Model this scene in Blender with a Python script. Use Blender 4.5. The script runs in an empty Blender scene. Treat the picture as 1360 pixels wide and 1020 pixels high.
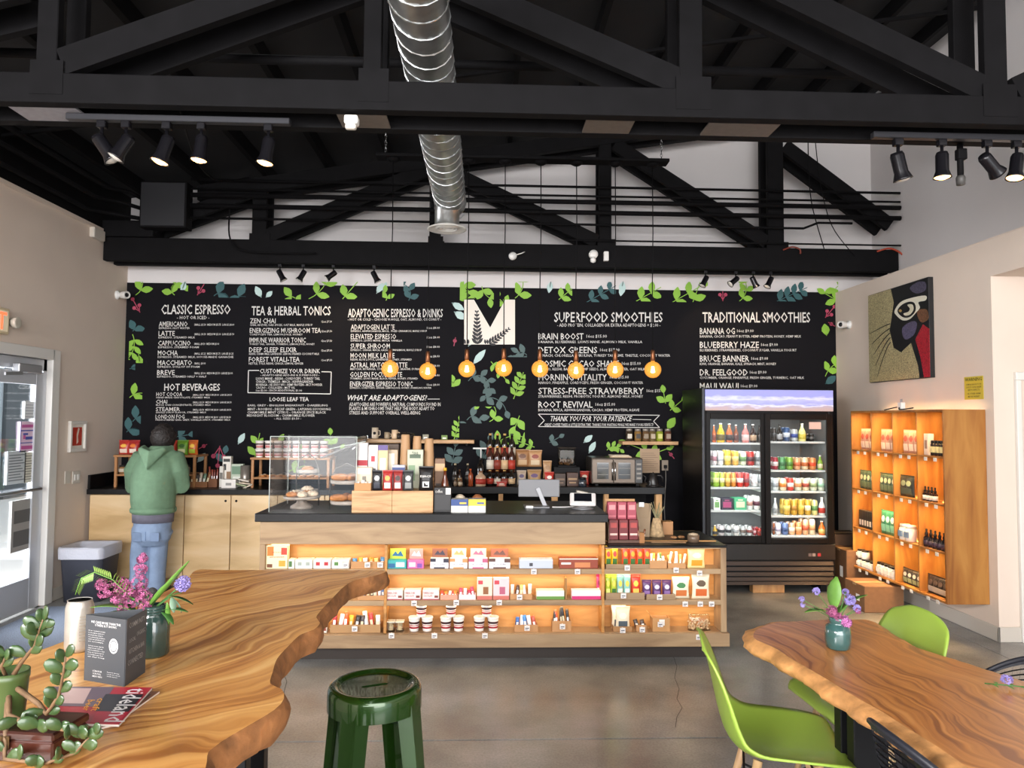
import bpy, bmesh, math, random
from mathutils import Vector, Matrix
random.seed(7)
S = bpy.context.scene
COL = S.collection
PI = math.pi
# ---------------- camera ----------------
F, CX, CY = 960.0, 680.0, 510.0
CAMP = Vector((0, 0, 1.62))
_th, _ph, _r = math.atan(37/960), math.atan(45/960), .007
FW = Vector((math.sin(_th)*math.cos(_ph), math.cos(_th)*math.cos(_ph), math.sin(_ph)))
_R0 = Vector((math.cos(_th), -math.sin(_th), 0)); _U0 = _R0.cross(FW)
RT = _R0*math.cos(_r)+_U0*math.sin(_r); UP = _U0*math.cos(_r)-_R0*math.sin(_r)
def ray(u, v): return FW+RT*((u-CX)/F)+UP*((CY-v)/F)
def P(u, v, Y):                      # point of the plane y=Y
    d = ray(u, v); return CAMP+d*(Y/d.y)
def G(u, v, z):                      # point of the plane z
    d = ray(u, v); return CAMP+d*((z-CAMP.z)/d.z)
def Q(u, v, X):                      # point of the plane x=X
    d = ray(u, v); return CAMP+d*(X/d.x)
def XU(u, Y, v=690): return P(u, v, Y).x
cam = bpy.data.cameras.new('camera'); co = bpy.data.objects.new('camera', cam); COL.objects.link(co)
cam.sensor_fit = 'HORIZONTAL'; cam.sensor_width = 36; cam.lens = 36*F/1360; cam.clip_start = .05
m = Matrix((RT, UP, -FW)).transposed().to_4x4(); m.translation = CAMP; co.matrix_world = m
S.camera = co
# ---------------- world, light, exposure ----------------
w = bpy.data.worlds.new('world'); S.world = w; w.use_nodes = True
wn = w.node_tree.nodes; bg = wn['Background']
bg.inputs[0].default_value = (.80, .90, 1, 1); bg.inputs[1].default_value = 2.0
def area(name, loc, target, sx, sy, power, colr=(1, 1, 1), spread=PI):
    l = bpy.data.lights.new(name, 'AREA'); l.shape = 'RECTANGLE'; l.size = sx; l.size_y = sy
    l.energy = power; l.color = colr; l.spread = spread
    o = bpy.data.objects.new(name, l); COL.objects.link(o); o.location = loc
    o.rotation_euler = (Vector(target)-Vector(loc)).to_track_quat('-Z', 'Y').to_euler(); return o
def point(name, loc, power, colr, r=.03):
    l = bpy.data.lights.new(name, 'POINT'); l.energy = power; l.color = colr; l.shadow_soft_size = r
    o = bpy.data.objects.new(name, l); COL.objects.link(o); o.location = loc; return o
def spot(name, loc, target, power, colr, ang=.9, r=.03):
    l = bpy.data.lights.new(name, 'SPOT'); l.energy = power; l.color = colr; l.spot_size = ang; l.spot_blend = .6; l.shadow_soft_size = r
    o = bpy.data.objects.new(name, l); COL.objects.link(o); o.location = loc
    o.rotation_euler = (Vector(target)-Vector(loc)).to_track_quat('-Z', 'Y').to_euler(); return o
area('storefront_daylight', (0, -3.9, 2.5), (0, 4, 2.5), 7.4, 4.0, 680, (1, .96, .93))
area('added_side_fill', (-3.6, -1.2, 2.8), (4.2, 3.0, 3.6), 3.2, 1.0, 480, (.98, .98, 1))  # added fill lamp lifting the right walls; the left wall has no window here
area('door_daylight', (-4.9, 5.6, 1.6), (0, 5.6, .8), 1.6, 2.2, 300, (.92, .96, 1))
sun = bpy.data.lights.new('sun', 'SUN'); sun.energy = 1.6; sun.angle = .03; so = bpy.data.objects.new('sun', sun); COL.objects.link(so)
so.rotation_euler = (math.radians(38), 0, math.radians(-120)); so.location = (-9, 2, 8)
S.view_settings.view_transform = 'Standard'; S.view_settings.look = 'None'
S.view_settings.exposure = .35; S.view_settings.gamma = 1; S.view_settings.use_curve_mapping = False

# ---------------- helpers ----------------
def lin(h):
    if not isinstance(h, str): return h
    h = h.lstrip('#'); o = []
    for i in (0, 2, 4):
        c = int(h[i:i+2], 16)/255; o.append(c/12.92 if c <= .04045 else ((c+.055)/1.055)**2.4)
    return tuple(o)
MC = {}
def mat(h, rough=.5, metal=0, emit=0, noise=0, nscale=30, bump=0, coat=0, sub=0):
    k = (h, rough, metal, emit, noise, nscale, bump, coat)
    if k in MC: return MC[k]
    c = lin(h); m = bpy.data.materials.new('paint'); m.use_nodes = True; nt = m.node_tree; b = nt.nodes['Principled BSDF']
    b.inputs['Base Color'].default_value = (*c, 1); b.inputs['Roughness'].default_value = rough; b.inputs['Metallic'].default_value = metal
    b.inputs['Coat Weight'].default_value = coat
    if emit: b.inputs['Emission Color'].default_value = (*c, 1); b.inputs['Emission Strength'].default_value = emit
    if noise or bump:
        tc = nt.nodes.new('ShaderNodeTexCoord'); n = nt.nodes.new('ShaderNodeTexNoise'); n.inputs['Scale'].default_value = nscale; n.inputs['Detail'].default_value = 5
        nt.links.new(tc.outputs['Object'], n.inputs['Vector'])
        if noise:
            r = nt.nodes.new('ShaderNodeValToRGB'); e = r.color_ramp.elements
            e[0].position = .3; e[1].position = .7
            e[0].color = (*[max(0, x*(1-noise)) for x in c], 1); e[1].color = (*[min(1, x*(1+noise)) for x in c], 1)
            nt.links.new(n.outputs['Fac'], r.inputs[0]); nt.links.new(r.outputs[0], b.inputs['Base Color'])
        if bump:
            bp = nt.nodes.new('ShaderNodeBump'); bp.inputs['Strength'].default_value = bump; bp.inputs['Distance'].default_value = .01
            nt.links.new(n.outputs['Fac'], bp.inputs['Height']); nt.links.new(bp.outputs[0], b.inputs['Normal'])
    MC[k] = m; return m
def wood(key, cols, stretch=(1, 12, 12), scale=2.0, dist=1.5, rough=.45, detail=6, coat=0, bump=.1, burl=0):
    if key in MC: return MC[key]
    m = bpy.data.materials.new(key); m.use_nodes = True; nt = m.node_tree; b = nt.nodes['Principled BSDF']
    tc = nt.nodes.new('ShaderNodeTexCoord'); mp = nt.nodes.new('ShaderNodeMapping'); mp.inputs['Scale'].default_value = stretch
    nt.links.new(tc.outputs['Object'], mp.inputs[0])
    n1 = nt.nodes.new('ShaderNodeTexNoise'); n1.inputs['Scale'].default_value = scale; n1.inputs['Detail'].default_value = detail; n1.inputs['Distortion'].default_value = dist
    nt.links.new(mp.outputs[0], n1.inputs['Vector'])
    w1 = nt.nodes.new('ShaderNodeTexNoise'); w1.inputs['Scale'].default_value = scale*.35; w1.inputs['Detail'].default_value = 2; w1.inputs['Distortion'].default_value = dist*.5
    nt.links.new(mp.outputs[0], w1.inputs['Vector'])
    if burl:
        wp = nt.nodes.new('ShaderNodeTexNoise'); wp.inputs['Scale'].default_value = 1.7; wp.inputs['Detail'].default_value = 3; nt.links.new(tc.outputs['Object'], wp.inputs['Vector'])
        vm = nt.nodes.new('ShaderNodeVectorMath'); vm.operation = 'MULTIPLY_ADD'; vm.inputs[1].default_value = (.5, .5, 0); nt.links.new(wp.outputs['Color'], vm.inputs[0]); nt.links.new(tc.outputs['Object'], vm.inputs[2])
        nt.links.new(vm.outputs[0], mp.inputs[0])
    # rings from the smooth noise
    mu = nt.nodes.new('ShaderNodeMath'); mu.operation = 'MULTIPLY'; mu.inputs[1].default_value = 26 if burl else 14
    nt.links.new(w1.outputs['Fac'], mu.inputs[0])
    sn = nt.nodes.new('ShaderNodeMath'); sn.operation = 'SINE'; nt.links.new(mu.outputs[0], sn.inputs[0])
    ma = nt.nodes.new('ShaderNodeMath'); ma.operation = 'MULTIPLY_ADD'; ma.inputs[1].default_value = .13 if not burl else .1
    nt.links.new(sn.outputs[0], ma.inputs[0]); nt.links.new(n1.outputs['Fac'], ma.inputs[2])
    r = nt.nodes.new('ShaderNodeValToRGB'); e = r.color_ramp.elements
    e[0].position = .3; e[0].color = (*lin(cols[0]), 1); e[1].position = .72; e[1].color = (*lin(cols[-1]), 1)
    for i, cc in enumerate(cols[1:-1]):
        x = e.new(.3+.42*(i+1)/(len(cols)-1)); x.color = (*lin(cc), 1)
    nt.links.new(ma.outputs[0], r.inputs[0]); nt.links.new(r.outputs[0], b.inputs['Base Color'])
    b.inputs['Roughness'].default_value = rough; b.inputs['Coat Weight'].default_value = coat; b.inputs['Coat Roughness'].default_value = .15
    if bump:
        bp = nt.nodes.new('ShaderNodeBump'); bp.inputs['Strength'].default_value = bump; bp.inputs['Distance'].default_value = .004
        nt.links.new(n1.outputs['Fac'], bp.inputs['Height']); nt.links.new(bp.outputs[0], b.inputs['Normal'])
    MC[key] = m; return m
def glass(key, tint=(1, 1, 1), refl=.12, rough=.02, body=0):
    if key in MC: return MC[key]
    m = bpy.data.materials.new(key); m.use_nodes = True; nt = m.node_tree; nt.nodes.remove(nt.nodes['Principled BSDF'])
    out = nt.nodes['Material Output']; t = nt.nodes.new('ShaderNodeBsdfTransparent'); t.inputs[0].default_value = (*tint, 1)
    g = nt.nodes.new('ShaderNodeBsdfGlossy'); g.inputs['Roughness'].default_value = rough
    lw = nt.nodes.new('ShaderNodeLayerWeight'); lw.inputs[0].default_value = .25
    ma = nt.nodes.new('ShaderNodeMath'); ma.operation = 'MULTIPLY_ADD'; ma.inputs[1].default_value = .5; ma.inputs[2].default_value = refl*.3
    nt.links.new(lw.outputs['Fresnel'], ma.inputs[0])
    mx = nt.nodes.new('ShaderNodeMixShader'); nt.links.new(ma.outputs[0], mx.inputs[0]); nt.links.new(t.outputs[0], mx.inputs[1]); nt.links.new(g.outputs[0], mx.inputs[2])
    nt.links.new(mx.outputs[0], out.inputs[0]); MC[key] = m; return m
def wmat(o):
    M = o.matrix_basis.copy(); p = o.parent
    while p: M = p.matrix_basis @ M; p = p.parent
    return M
class MB:
    def __init__(s): s.v = []; s.f = []; s.mi = []; s.sm = []
    def add(s, vs, fs, mi=0, sm=False, M=None):
        b = len(s.v)
        s.v += [tuple(M @ Vector(p)) if M else tuple(p) for p in vs]
        for f in fs: s.f.append([b+i for i in f]); s.mi.append(mi); s.sm.append(sm)
        return s
    def box(s, x0, x1, y0, y1, z0, z1, mi=0, M=None, b=0):
        if b <= 0:
            vs = [(x, y, z) for z in (z0, z1) for y in (y0, y1) for x in (x0, x1)]
            return s.add(vs, [(0, 2, 3, 1), (4, 5, 7, 6), (0, 1, 5, 4), (2, 6, 7, 3), (0, 4, 6, 2), (1, 3, 7, 5)], mi, False, M)
        bm = bmesh.new(); bmesh.ops.create_cube(bm, size=1)
        for v in bm.verts: v.co = Vector(((x0+x1)/2+v.co.x*(x1-x0), (y0+y1)/2+v.co.y*(y1-y0), (z0+z1)/2+v.co.z*(z1-z0)))
        bmesh.ops.bevel(bm, geom=list(bm.edges), offset=b, segments=2 if b > .004 else 1, affect='EDGES', profile=.5)
        bm.verts.index_update(); s.add([v.co for v in bm.verts], [[v.index for v in f.verts] for f in bm.faces], mi, False, M); bm.free(); return s
    def lathe(s, pr, n=16, mi=0, M=None, sm=True, c=(0, 0, 0), sx=1, sy=1):
        vs = []; fs = []
        for r, z in pr:
            for k in range(n):
                a = 2*PI*k/n; vs.append((c[0]+r*math.cos(a)*sx, c[1]+r*math.sin(a)*sy, c[2]+z))
        for i in range(len(pr)-1):
            for k in range(n):
                k2 = (k+1) % n; fs.append((i*n+k, i*n+k2, (i+1)*n+k2, (i+1)*n+k))
        if pr[0][0] > 1e-6: fs.append(list(range(n))[::-1])
        if pr[-1][0] > 1e-6: fs.append([(len(pr)-1)*n+k for k in range(n)])
        return s.add(vs, fs, mi, sm, M)
    def rings(s, rs, mi=0, sm=True, cap=True, M=None):
        n = len(rs[0]); vs = [p for r in rs for p in r]; fs = []
        for i in range(len(rs)-1):
            for k in range(n):
                k2 = (k+1) % n; fs.append((i*n+k, i*n+k2, (i+1)*n+k2, (i+1)*n+k))
        if cap: fs.append(list(range(n))[::-1]); fs.append([(len(rs)-1)*n+k for k in range(n)])
        return s.add(vs, fs, mi, sm, M)
    def tube(s, pts, r, n=8, mi=0, sm=True, flat=1.0, M=None):
        pts = [Vector(p) for p in pts]; L = len(pts); rs = r if isinstance(r, (list, tuple)) else [r]*L
        out = []; up = Vector((0, 0, 1)); prev = None
        for i, p in enumerate(pts):
            t = (pts[min(i+1, L-1)]-pts[max(i-1, 0)]).normalized()
            if prev is None: a = t.cross(up); a = a.normalized() if a.length > .05 else t.cross(Vector((0, 1, 0))).normalized()
            else: a = (prev-t*prev.dot(t)).normalized()
            prev = a; b = t.cross(a)
            out.append([tuple(p+(a*math.cos(2*PI*k/n)+b*math.sin(2*PI*k/n)*flat)*rs[i]) for k in range(n)])
        return s.rings(out, mi, sm, True, M)
    def prism(s, poly, axis, d0, d1, mi=0, M=None):
        n = len(poly)
        def q(a, b, d): return {'x': (d, a, b), 'y': (a, d, b), 'z': (a, b, d)}[axis]
        vs = [q(a, b, d0) for a, b in poly]+[q(a, b, d1) for a, b in poly]
        fs = [list(range(n)), list(range(n, 2*n))[::-1]]+[(k, k+n, (k+1) % n+n, (k+1) % n) for k in range(n)]
        return s.add(vs, fs, mi, False, M)
    def flat(s, poly, mi=0): return s.add(poly, [list(range(len(poly)))], mi)
    def beam(s, p, q, w, d, mi=0, roll=None):        # rectangular bar, w in the vertical plane, d across
        p, q = Vector(p), Vector(q); t = (q-p).normalized(); side = Vector((0, 1, 0)) if abs(t.y) < .9 else Vector((1, 0, 0))
        if roll: side = Vector(roll)
        u = t.cross(side).normalized(); side = u.cross(t).normalized()
        vs = [a+u*i*w/2+side*j*d/2 for a in (p, q) for i, j in ((-1, -1), (1, -1), (1, 1), (-1, 1))]
        return s.add(vs, [(0, 1, 2, 3), (4, 7, 6, 5), (0, 4, 5, 1), (1, 5, 6, 2), (2, 6, 7, 3), (3, 7, 4, 0)], mi)
    def mesh(s, name, ms, fix=True):
        me = bpy.data.meshes.new(name); me.from_pydata(s.v, [], s.f)
        for x in (ms if isinstance(ms, (list, tuple)) else [ms]): me.materials.append(x)
        me.polygons.foreach_set('material_index', s.mi); me.polygons.foreach_set('use_smooth', s.sm)
        if fix:
            bm = bmesh.new(); bm.from_mesh(me); bmesh.ops.recalc_face_normals(bm, faces=bm.faces); bm.to_mesh(me); bm.free()
        me.update(); return me
    def build(s, name, ms, parent=None, world=False, fix=True, origin=None):
        if world and parent:
            I = wmat(parent).inverted(); s.v = [tuple(I @ Vector(p)) for p in s.v]
        if origin is not None: s.v = [(a-origin[0], b-origin[1], c-origin[2]) for a, b, c in s.v]
        o = bpy.data.objects.new(name, s.mesh(name, ms, fix)); COL.objects.link(o)
        if parent: o.parent = parent
        if origin is not None: o.location = origin
        return o
LAB = {}
def tag(o, label, cat, group=None, kind=None):
    o['label'] = label; o['category'] = cat
    if group: o['group'] = group
    if kind: o['kind'] = kind
    if label in LAB and not (group and LAB[label] == group): print('DUPLABEL', label)
    LAB[label] = group; return o
def thing(name, label, cat, loc=(0, 0, 0), rz=0, group=None):
    o = bpy.data.objects.new(name, None); COL.objects.link(o); o.empty_display_size = .1
    o.location = loc; o.rotation_euler = (0, 0, rz); o.matrix_basis = Matrix.Translation(loc) @ Matrix.Rotation(rz, 4, 'Z')
    return tag(o, label, cat, group)
def struct(name, mb, ms, parent=None, **k):
    o = mb.build(name, ms, parent, **k)
    if not parent: o['kind'] = 'structure'
    return o
KIDS = {}
def tree(o): return [c for c in COL.objects if c.parent == o]
CACHE = {}
def inst(key, fn, label, cat, loc, rz=0, group=None):
    if key not in CACHE:
        r = fn(); kids = [(c, [g for g in COL.objects if g.parent == c]) for c in COL.objects if c.parent == r] if r.type == 'EMPTY' or True else []
        CACHE[key] = (r, kids)
    else:
        r0, kids = CACHE[key]; r = r0.copy(); COL.objects.link(r)
        for k in ('group',):
            if k in r: del r[k]
        for c, gs in kids:
            d = c.copy(); COL.objects.link(d); d.parent = r
            for g in gs: e = g.copy(); COL.objects.link(e); e.parent = d
    r.location = loc; r.rotation_euler = (0, 0, rz); tag(r, label, cat, group); return r
def root0(name):
    o = bpy.data.objects.new(name, None); COL.objects.link(o); o.empty_display_size = .1; return o
NTH = ['first', 'second', 'third', 'fourth', 'fifth', 'sixth', 'seventh', 'eighth', 'ninth', 'tenth']
def nth(i, n): return 'leftmost' if i == 0 else 'rightmost' if i == n-1 else NTH[i]+' from left'
TXT = {}
def textmesh(s, bold=0):
    k = (s, bold)
    if k not in TXT:
        c = bpy.data.curves.new('t', 'FONT'); c.body = s; c.resolution_u = 1; c.offset = bold*.35; c.fill_mode = 'FRONT'
        o = bpy.data.objects.new('t', c); COL.objects.link(o); dg = bpy.context.evaluated_depsgraph_get()
        me = o.evaluated_get(dg).to_mesh(); v = [tuple(x.co) for x in me.vertices]; f = [list(p.vertices) for p in me.polygons]
        o.evaluated_get(dg).to_mesh_clear(); bpy.data.objects.remove(o); bpy.data.curves.remove(c)
        if not v: v = [(0, 0, 0)]; f = []
        a0 = min(p[0] for p in v); a1 = max(p[0] for p in v); b0 = min(p[1] for p in v); b1 = max(p[1] for p in v)
        TXT[k] = ([((p[0]-a0)/max(1e-6, a1-a0), (p[1]-b0)/max(1e-6, b1-b0)) for p in v], f)
    return TXT[k]
def textin(mb, s, o, ax, up, mi=0, bold=0, slant=0):       # text fitted into the box o, o+ax, o+up
    v, f = textmesh(s, bold); o, ax, up = Vector(o), Vector(ax), Vector(up)
    mb.add([o+ax*(a+slant*b)+up*b for a, b in v], f, mi); return mb
BLACK = mat('#1c1b1f', .6); STEEL = mat('#b9b9bb', .3, 1); WHITE = mat('#e8e6e2', .5); KRAFT = mat('#b98a5c', .8, noise=.08)
CHROME = mat('#cfd0d2', .15, 1)
# ---------------- the room ----------------
LX, RX, RUX, BY, FYR = -3.74, 3.80, 4.22, 7.66, -4.2
WALLM = mat('#dacabc', .75, noise=.02, nscale=3, bump=.02); UPM = mat('#d9d4d3', .75, noise=.02, nscale=2)
BLK = mat('#0d0c0e', .75, noise=.25, nscale=9, bump=.15)
BLK.node_tree.nodes['Principled BSDF'].inputs['Specular IOR Level'].default_value = .15
CEILM = mat('#17171a', .8, noise=.2, nscale=5)
def cz(x): return 3.90+.16*(x-LX)
# floor slabs
def concrete():
    m = bpy.data.materials.new('polished_concrete'); m.use_nodes = True; nt = m.node_tree; b = nt.nodes['Principled BSDF']
    tc = nt.nodes.new('ShaderNodeTexCoord')
    def nz(sc, d, det=6):
        n = nt.nodes.new('ShaderNodeTexNoise'); n.inputs['Scale'].default_value = sc; n.inputs['Detail'].default_value = det; n.inputs['Distortion'].default_value = d
        nt.links.new(tc.outputs['Object'], n.inputs['Vector']); return n
    a = nz(2.2, 0, 4); c = nz(90, 0, 3)
    r = nt.nodes.new('ShaderNodeValToRGB'); e = r.color_ramp.elements
    r.color_ramp.interpolation = 'EASE'; e[0].position = .15; e[0].color = (*lin('#6b6c6a'), 1); e[1].position = .85; e[1].color = (*lin('#9f9e9b'), 1)
    nt.links.new(a.outputs['Fac'], r.inputs[0])
    r2 = nt.nodes.new('ShaderNodeValToRGB'); e = r2.color_ramp.elements; e[0].position = .3; e[0].color = (.6, .6, .6, 1); e[1].position = .6; e[1].color = (1, 1, 1, 1)
    nt.links.new(c.outputs['Fac'], r2.inputs[0])
    mx = nt.nodes.new('ShaderNodeMixRGB'); mx.blend_type = 'MULTIPLY'; mx.inputs[0].default_value = .55
    nt.links.new(r.outputs[0], mx.inputs[1]); nt.links.new(r2.outputs[0], mx.inputs[2]); nt.links.new(mx.outputs[0], b.inputs['Base Color'])
    mr = nt.nodes.new('ShaderNodeMapRange'); mr.inputs[3].default_value = .22; mr.inputs[4].default_value = .34
    b.inputs['Roughness'].default_value = .22
    return m
CONC = concrete()
fl = struct('floor', MB().box(LX-2.5, 7, FYR, 9, -.2, -.02), mat('#3a3835', .8))
for y0, y1 in ((FYR, .2), (.2, 3.72), (3.72, 7.66)):
    for x0, x1 in ((LX, 3.6), (3.6, 6.6)):
        MB().box(x0+.002, x1-.002, y0+.0045, y1-.0045, -.03, 0, b=.003).build('slab', CONC, fl)
CRK = mat('#2c2926', .9)
for cp in ([(893, 868), (899, 885), (896, 900), (902, 915), (899, 928), (906, 940), (899, 952), (897, 966)], [(376, 893), (381, 905), (377, 920), (384, 936), (379, 950)]):
    q = MB(); pt_ = [G(u, v, .0006) for u, v in cp]
    for a, b_ in zip(pt_[:-1], pt_[1:]): n_ = Vector((-(b_-a).y, (b_-a).x, 0)).normalized()*.0016; q.flat([a-n_, b_-n_, b_+n_, a+n_])
    q.build('hairline_crack', CRK, fl, fix=False)
# walls
struct('wall_back', MB().box(LX-.2, RUX+.2, BY, BY+.15, 0, 5.4), UPM)
DY0, DY1, DZ = 5.30, 6.38, 2.09
wl = MB().box(LX-.15, LX, DY1, BY, 0, 3.42).box(LX-.15, LX, FYR, DY0, 0, 3.42).box(LX-.15, LX, DY0, DY1, DZ, 3.42)
wlo = struct('wall_left', wl, WALLM)
MB().box(LX-.15, LX+.012, FYR, BY, 3.42, 3.92).build('black_upper_band', BLK, wlo)
MB().box(LX, LX+.03, FYR, BY, 3.40, 3.43).build('cap_strip', WALLM, wlo)
YC = 5.25
wr = MB().box(RX, RX+.15, YC, BY, 0, 2.99).box(RX, RX+.15, FYR, YC, 2.71, 2.99)
wro = struct('wall_right', wr, WALLM)
struct('trim_2', MB().box(RX, RUX, FYR, BY, 2.991, 3.0), WALLM)
struct('wall_right_upper', MB().box(RUX, RUX+.15, FYR, BY, 3.0, 5.4), UPM)
ww = struct('wall_alcove', MB().box(RX+.15, 6.6, YC, YC+.15, 0, 2.99).box(6.6, 6.75, FYR, YC, 0, 2.99), WALLM)
struct('ceiling_alcove', MB().box(RX+.15, 6.6, FYR, YC, 2.71, 2.99), WALLM)
BASEM = mat('#c3bcb2', .5)
struct('baseboard_right', MB().box(RX-.015, RX, YC-.015, 7.0, 0, .11, b=.004), BASEM)
struct('baseboard_alcove', MB().box(RX-.015, 6.6, YC-.015, YC, 0, .11, b=.004), BASEM)
struct('baseboard_left', MB().box(LX, LX+.015, DY1+.09, 6.98, 0, .11, b=.004), BASEM)
struct('trim_1', MB().box(XU(1351, YC, 700), XU(1358, YC, 700), YC-.03, YC, 0, P(1350, 505, YC).z, b=.005).box(XU(1351, YC, 700), 5.4, YC-.03, YC, P(1350, 505, YC).z, P(1350, 505, YC).z+.06, b=.005), mat('#d9d6d0', .4))
# ceiling
def slope(x0, x1, y0, y1, d0, d1): return [(x, y, cz(x)+d) for d in (d0, d1) for y in (y0, y1) for x in (x0, x1)]
bf = [(0, 2, 3, 1), (4, 5, 7, 6), (0, 1, 5, 4), (2, 6, 7, 3), (0, 4, 6, 2), (1, 3, 7, 5)]
ce = struct('ceiling', MB().add(slope(LX-.2, RUX+.2, FYR, BY+.15, 0, .12), bf), CEILM)
for i in range(13):
    x = LX+.32+i*.61
    MB().add(slope(x-.022, x+.022, FYR, BY, -.13, 0), bf).build('joist', BLK, ce)
for y in (2.3, 5.6):
    MB().add(slope(LX+.02, RUX, y, y+.03, -.155, -.13), bf).build('furring_strip', BLK, ce)
# ---------------- roof trusses ----------------
def truss(name, label, YA, YB, zc0, zc1, posts, diags, zig):
    t = thing(name, label, 'truss', (LX, YA, zc0), 0)
    for Y in (YA, YB):
        MB().box(LX+.01, RUX-.01, Y, Y+.07, zc0, zc1, b=.006).build('bottom_chord', BLK, t, world=True)
        for x0, x1 in posts:
            MB().box(x0, x1, Y+.008, Y+.062, zc1-.1, cz((x0+x1)/2)-.155, b=.004).build('post', BLK, t, world=True)
            MB().box(x0-.02, x1+.04, Y-.003, Y-.0005, zc0+.04, zc1+.06).build('nail_plate', BLK, t, world=True)
        for a, b in diags:
            MB().beam((a[0], Y+.035, a[1]), (b[0], Y+.035, b[1]), .135, .05).build('diagonal', BLK, t, world=True)
        MB().add([(x, y, cz(x)+d) for d in (-.30, -.155) for y in (Y, Y+.07) for x in (LX+.9, RUX-.02)], bf).build('top_chord', BLK, t, world=True)
    return t
tf = truss('roof_truss', 'near black timber truss crossing above the tables, spotlights under its chord', 3.56, 3.80, 3.15, 3.30,
      [(-2.22, -2.12), (-.62, -.53), (.98, 1.10), (2.58, 2.70)],
      [((-3.7, 3.36), (-2.3, 3.75)), ((-2.1, 3.36), (-.62, 3.95)), ((-.5, 3.95), (.98, 3.34)), ((1.12, 4.02), (2.58, 3.34)), ((2.75, 3.34), (4.1, 4.0))], 0)
for u0, u1 in ((5, 95), (445, 512), (780, 845), (945, 1040)):
    a, b = XU(u0, 3.6, 150), XU(u1, 3.6, 150)
    MB().box(a, b, 3.632, 3.798, 3.152, 3.162).build('splice_plate', mat('#6b625b' if u0 > 100 else '#98959a', .5, .3, noise=.1), tf, world=True)
tb = truss('roof_truss', 'far black timber truss in front of the white upper back wall', 7.14, 7.34, 3.13, 3.36,
      [(XU(337, 7.2, 290), XU(356, 7.2, 290)), (-.55, -.46), (XU(795, 7.2, 250), XU(811, 7.2, 250)), (XU(1017, 7.2, 250), XU(1038, 7.2, 250))],
      [((-3.4, 3.42), (-2.3, 3.86)), ((-2.15, 3.40), (-.6, 4.1)), ((-.35, 4.08), (1.12, 3.40)), ((1.3, 4.4), (2.85, 3.42)), ((3.05, 4.42), (RUX-.08, 3.62))], 0)
MB().box(LX+.01, LX+.5, 7.1, 7.42, 3.36, 3.52, b=.01).build('heel_block', BLK, tb, world=True)
# conduits
def pipe(name, pts, r, label, cat='pipe', m=BLK, group=None):
    o = MB().tube(pts, r, 8).build(name, m, origin=pts[0]); return tag(o, label, cat, group)
pipe('sprinkler_pipe', [(LX+.02, 4.15, P(0, 70, 4.15).z), (XU(1190, 4.15, 95), 4.15, P(0, 70, 4.15).z)], .028, 'long black pipe running high between the two trusses')
xb0, xb1 = XU(188, 7.02, 270), XU(250, 7.02, 270); zb0, zb1 = P(200, 303, 7.02).z, P(200, 242, 7.02).z
t = thing('junction_box', 'large black square junction box left on the far truss', 'junction box', ((xb0+xb1)/2, 7.06, zb0))
MB().box(xb0, xb1, 6.98, 7.132, zb0, zb1, b=.008).build('box_body', BLK, t, world=True)
MB().box(xb0+.015, xb1-.015, 6.972, 6.98, zb0+.015, zb1-.015, b=.003).build('cover', mat('#202024', .5), t, world=True)
for i, (v, r) in enumerate(((247, .013), (259, .011), (267, .024), (281, .024), (297, .012), (318, .009))):
    z = P(700, v, 7.08).z; x0 = xb1 if i < 5 else .8
    pts = [(x0, 7.08, z), (RUX-.02, 7.08, z)]
    if i == 4: pts = [(x0, 7.08, z), (3.2, 7.08, z), (3.35, 7.08, z+.06), (3.7, 7.08, z+.06)]
    pipe('conduit', pts, r, 'black conduit along the far truss, %s from the top of the six' % NTH[i], 'conduit')
for i, (x, dz) in enumerate(((LX+.08, .16), (LX+.16, .27), (LX+.24, .37))):
    pipe('wall_conduit', [(x, FYR+1, 3.35+dz), (x, 6.7, 3.35+dz), (x+.1, 6.95, 3.38+dz), (xb0-.02, 7.05, zb0+.1+i*.1)], .02, 'black conduit along the left wall top, %s of three counted from the wall' % NTH[i], 'conduit')
# hanging cables
def wire(pts, r=.006, label='', m=BLK, name='cable', cat='cable'):
    P_ = [Vector(p) for p in pts]; out = []
    for i in range(len(P_)-1):
        a, b, c, d = P_[max(i-1, 0)], P_[i], P_[i+1], P_[min(i+2, len(P_)-1)]
        for k in range(6):
            s_ = k/6; out.append(.5*((2*b)+(c-a)*s_+(2*a-5*b+4*c-d)*s_*s_+(3*b-a-3*c+d)*s_**3))
    out.append(P_[-1]); o = MB().tube(out, r, 6).build(name, m, origin=tuple(P_[0])); return tag(o, label, cat)
wire([P(240, 148, 3.72), P(262, 215, 5.0), P(290, 240, 6.2), P(330, 236, 7.08)], .006, 'thin black cable sagging below the left spotlights')
wire([P(305, 278, 7.06), P(306, 318, 7.06), P(330, 334, 7.06), P(420, 336, 7.06)], .008, 'thick black cable looping down beside the junction box')
wire([P(1073, 180, 7.13), P(1074, 215, 7.05), P(1078, 270, 7.05), P(1095, 332, 7.13)], .005, 'thin black cable hanging beside the right far truss post')
wire([P(1082, 180, 7.13), P(1090, 245, 7.05), P(1105, 300, 7.05), P(1135, 340, 7.13)], .005, 'slanting thin black cable crossing the right conduits')
wire([P(1165, 334, 7.1), P(1180, 330, 7.1), P(1193, 334, 7.1), P(1204, 344, 7.1)], .009, 'short orange-red cable at the right end of far truss', mat('#b5452c', .5))
wire([P(1040, 332, 7.1), P(1052, 328, 7.1), P(1062, 331, 7.1), P(1063, 337, 7.1)], .008, 'small dull red cable loop atop the far truss chord', mat('#7c3527', .5))
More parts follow.
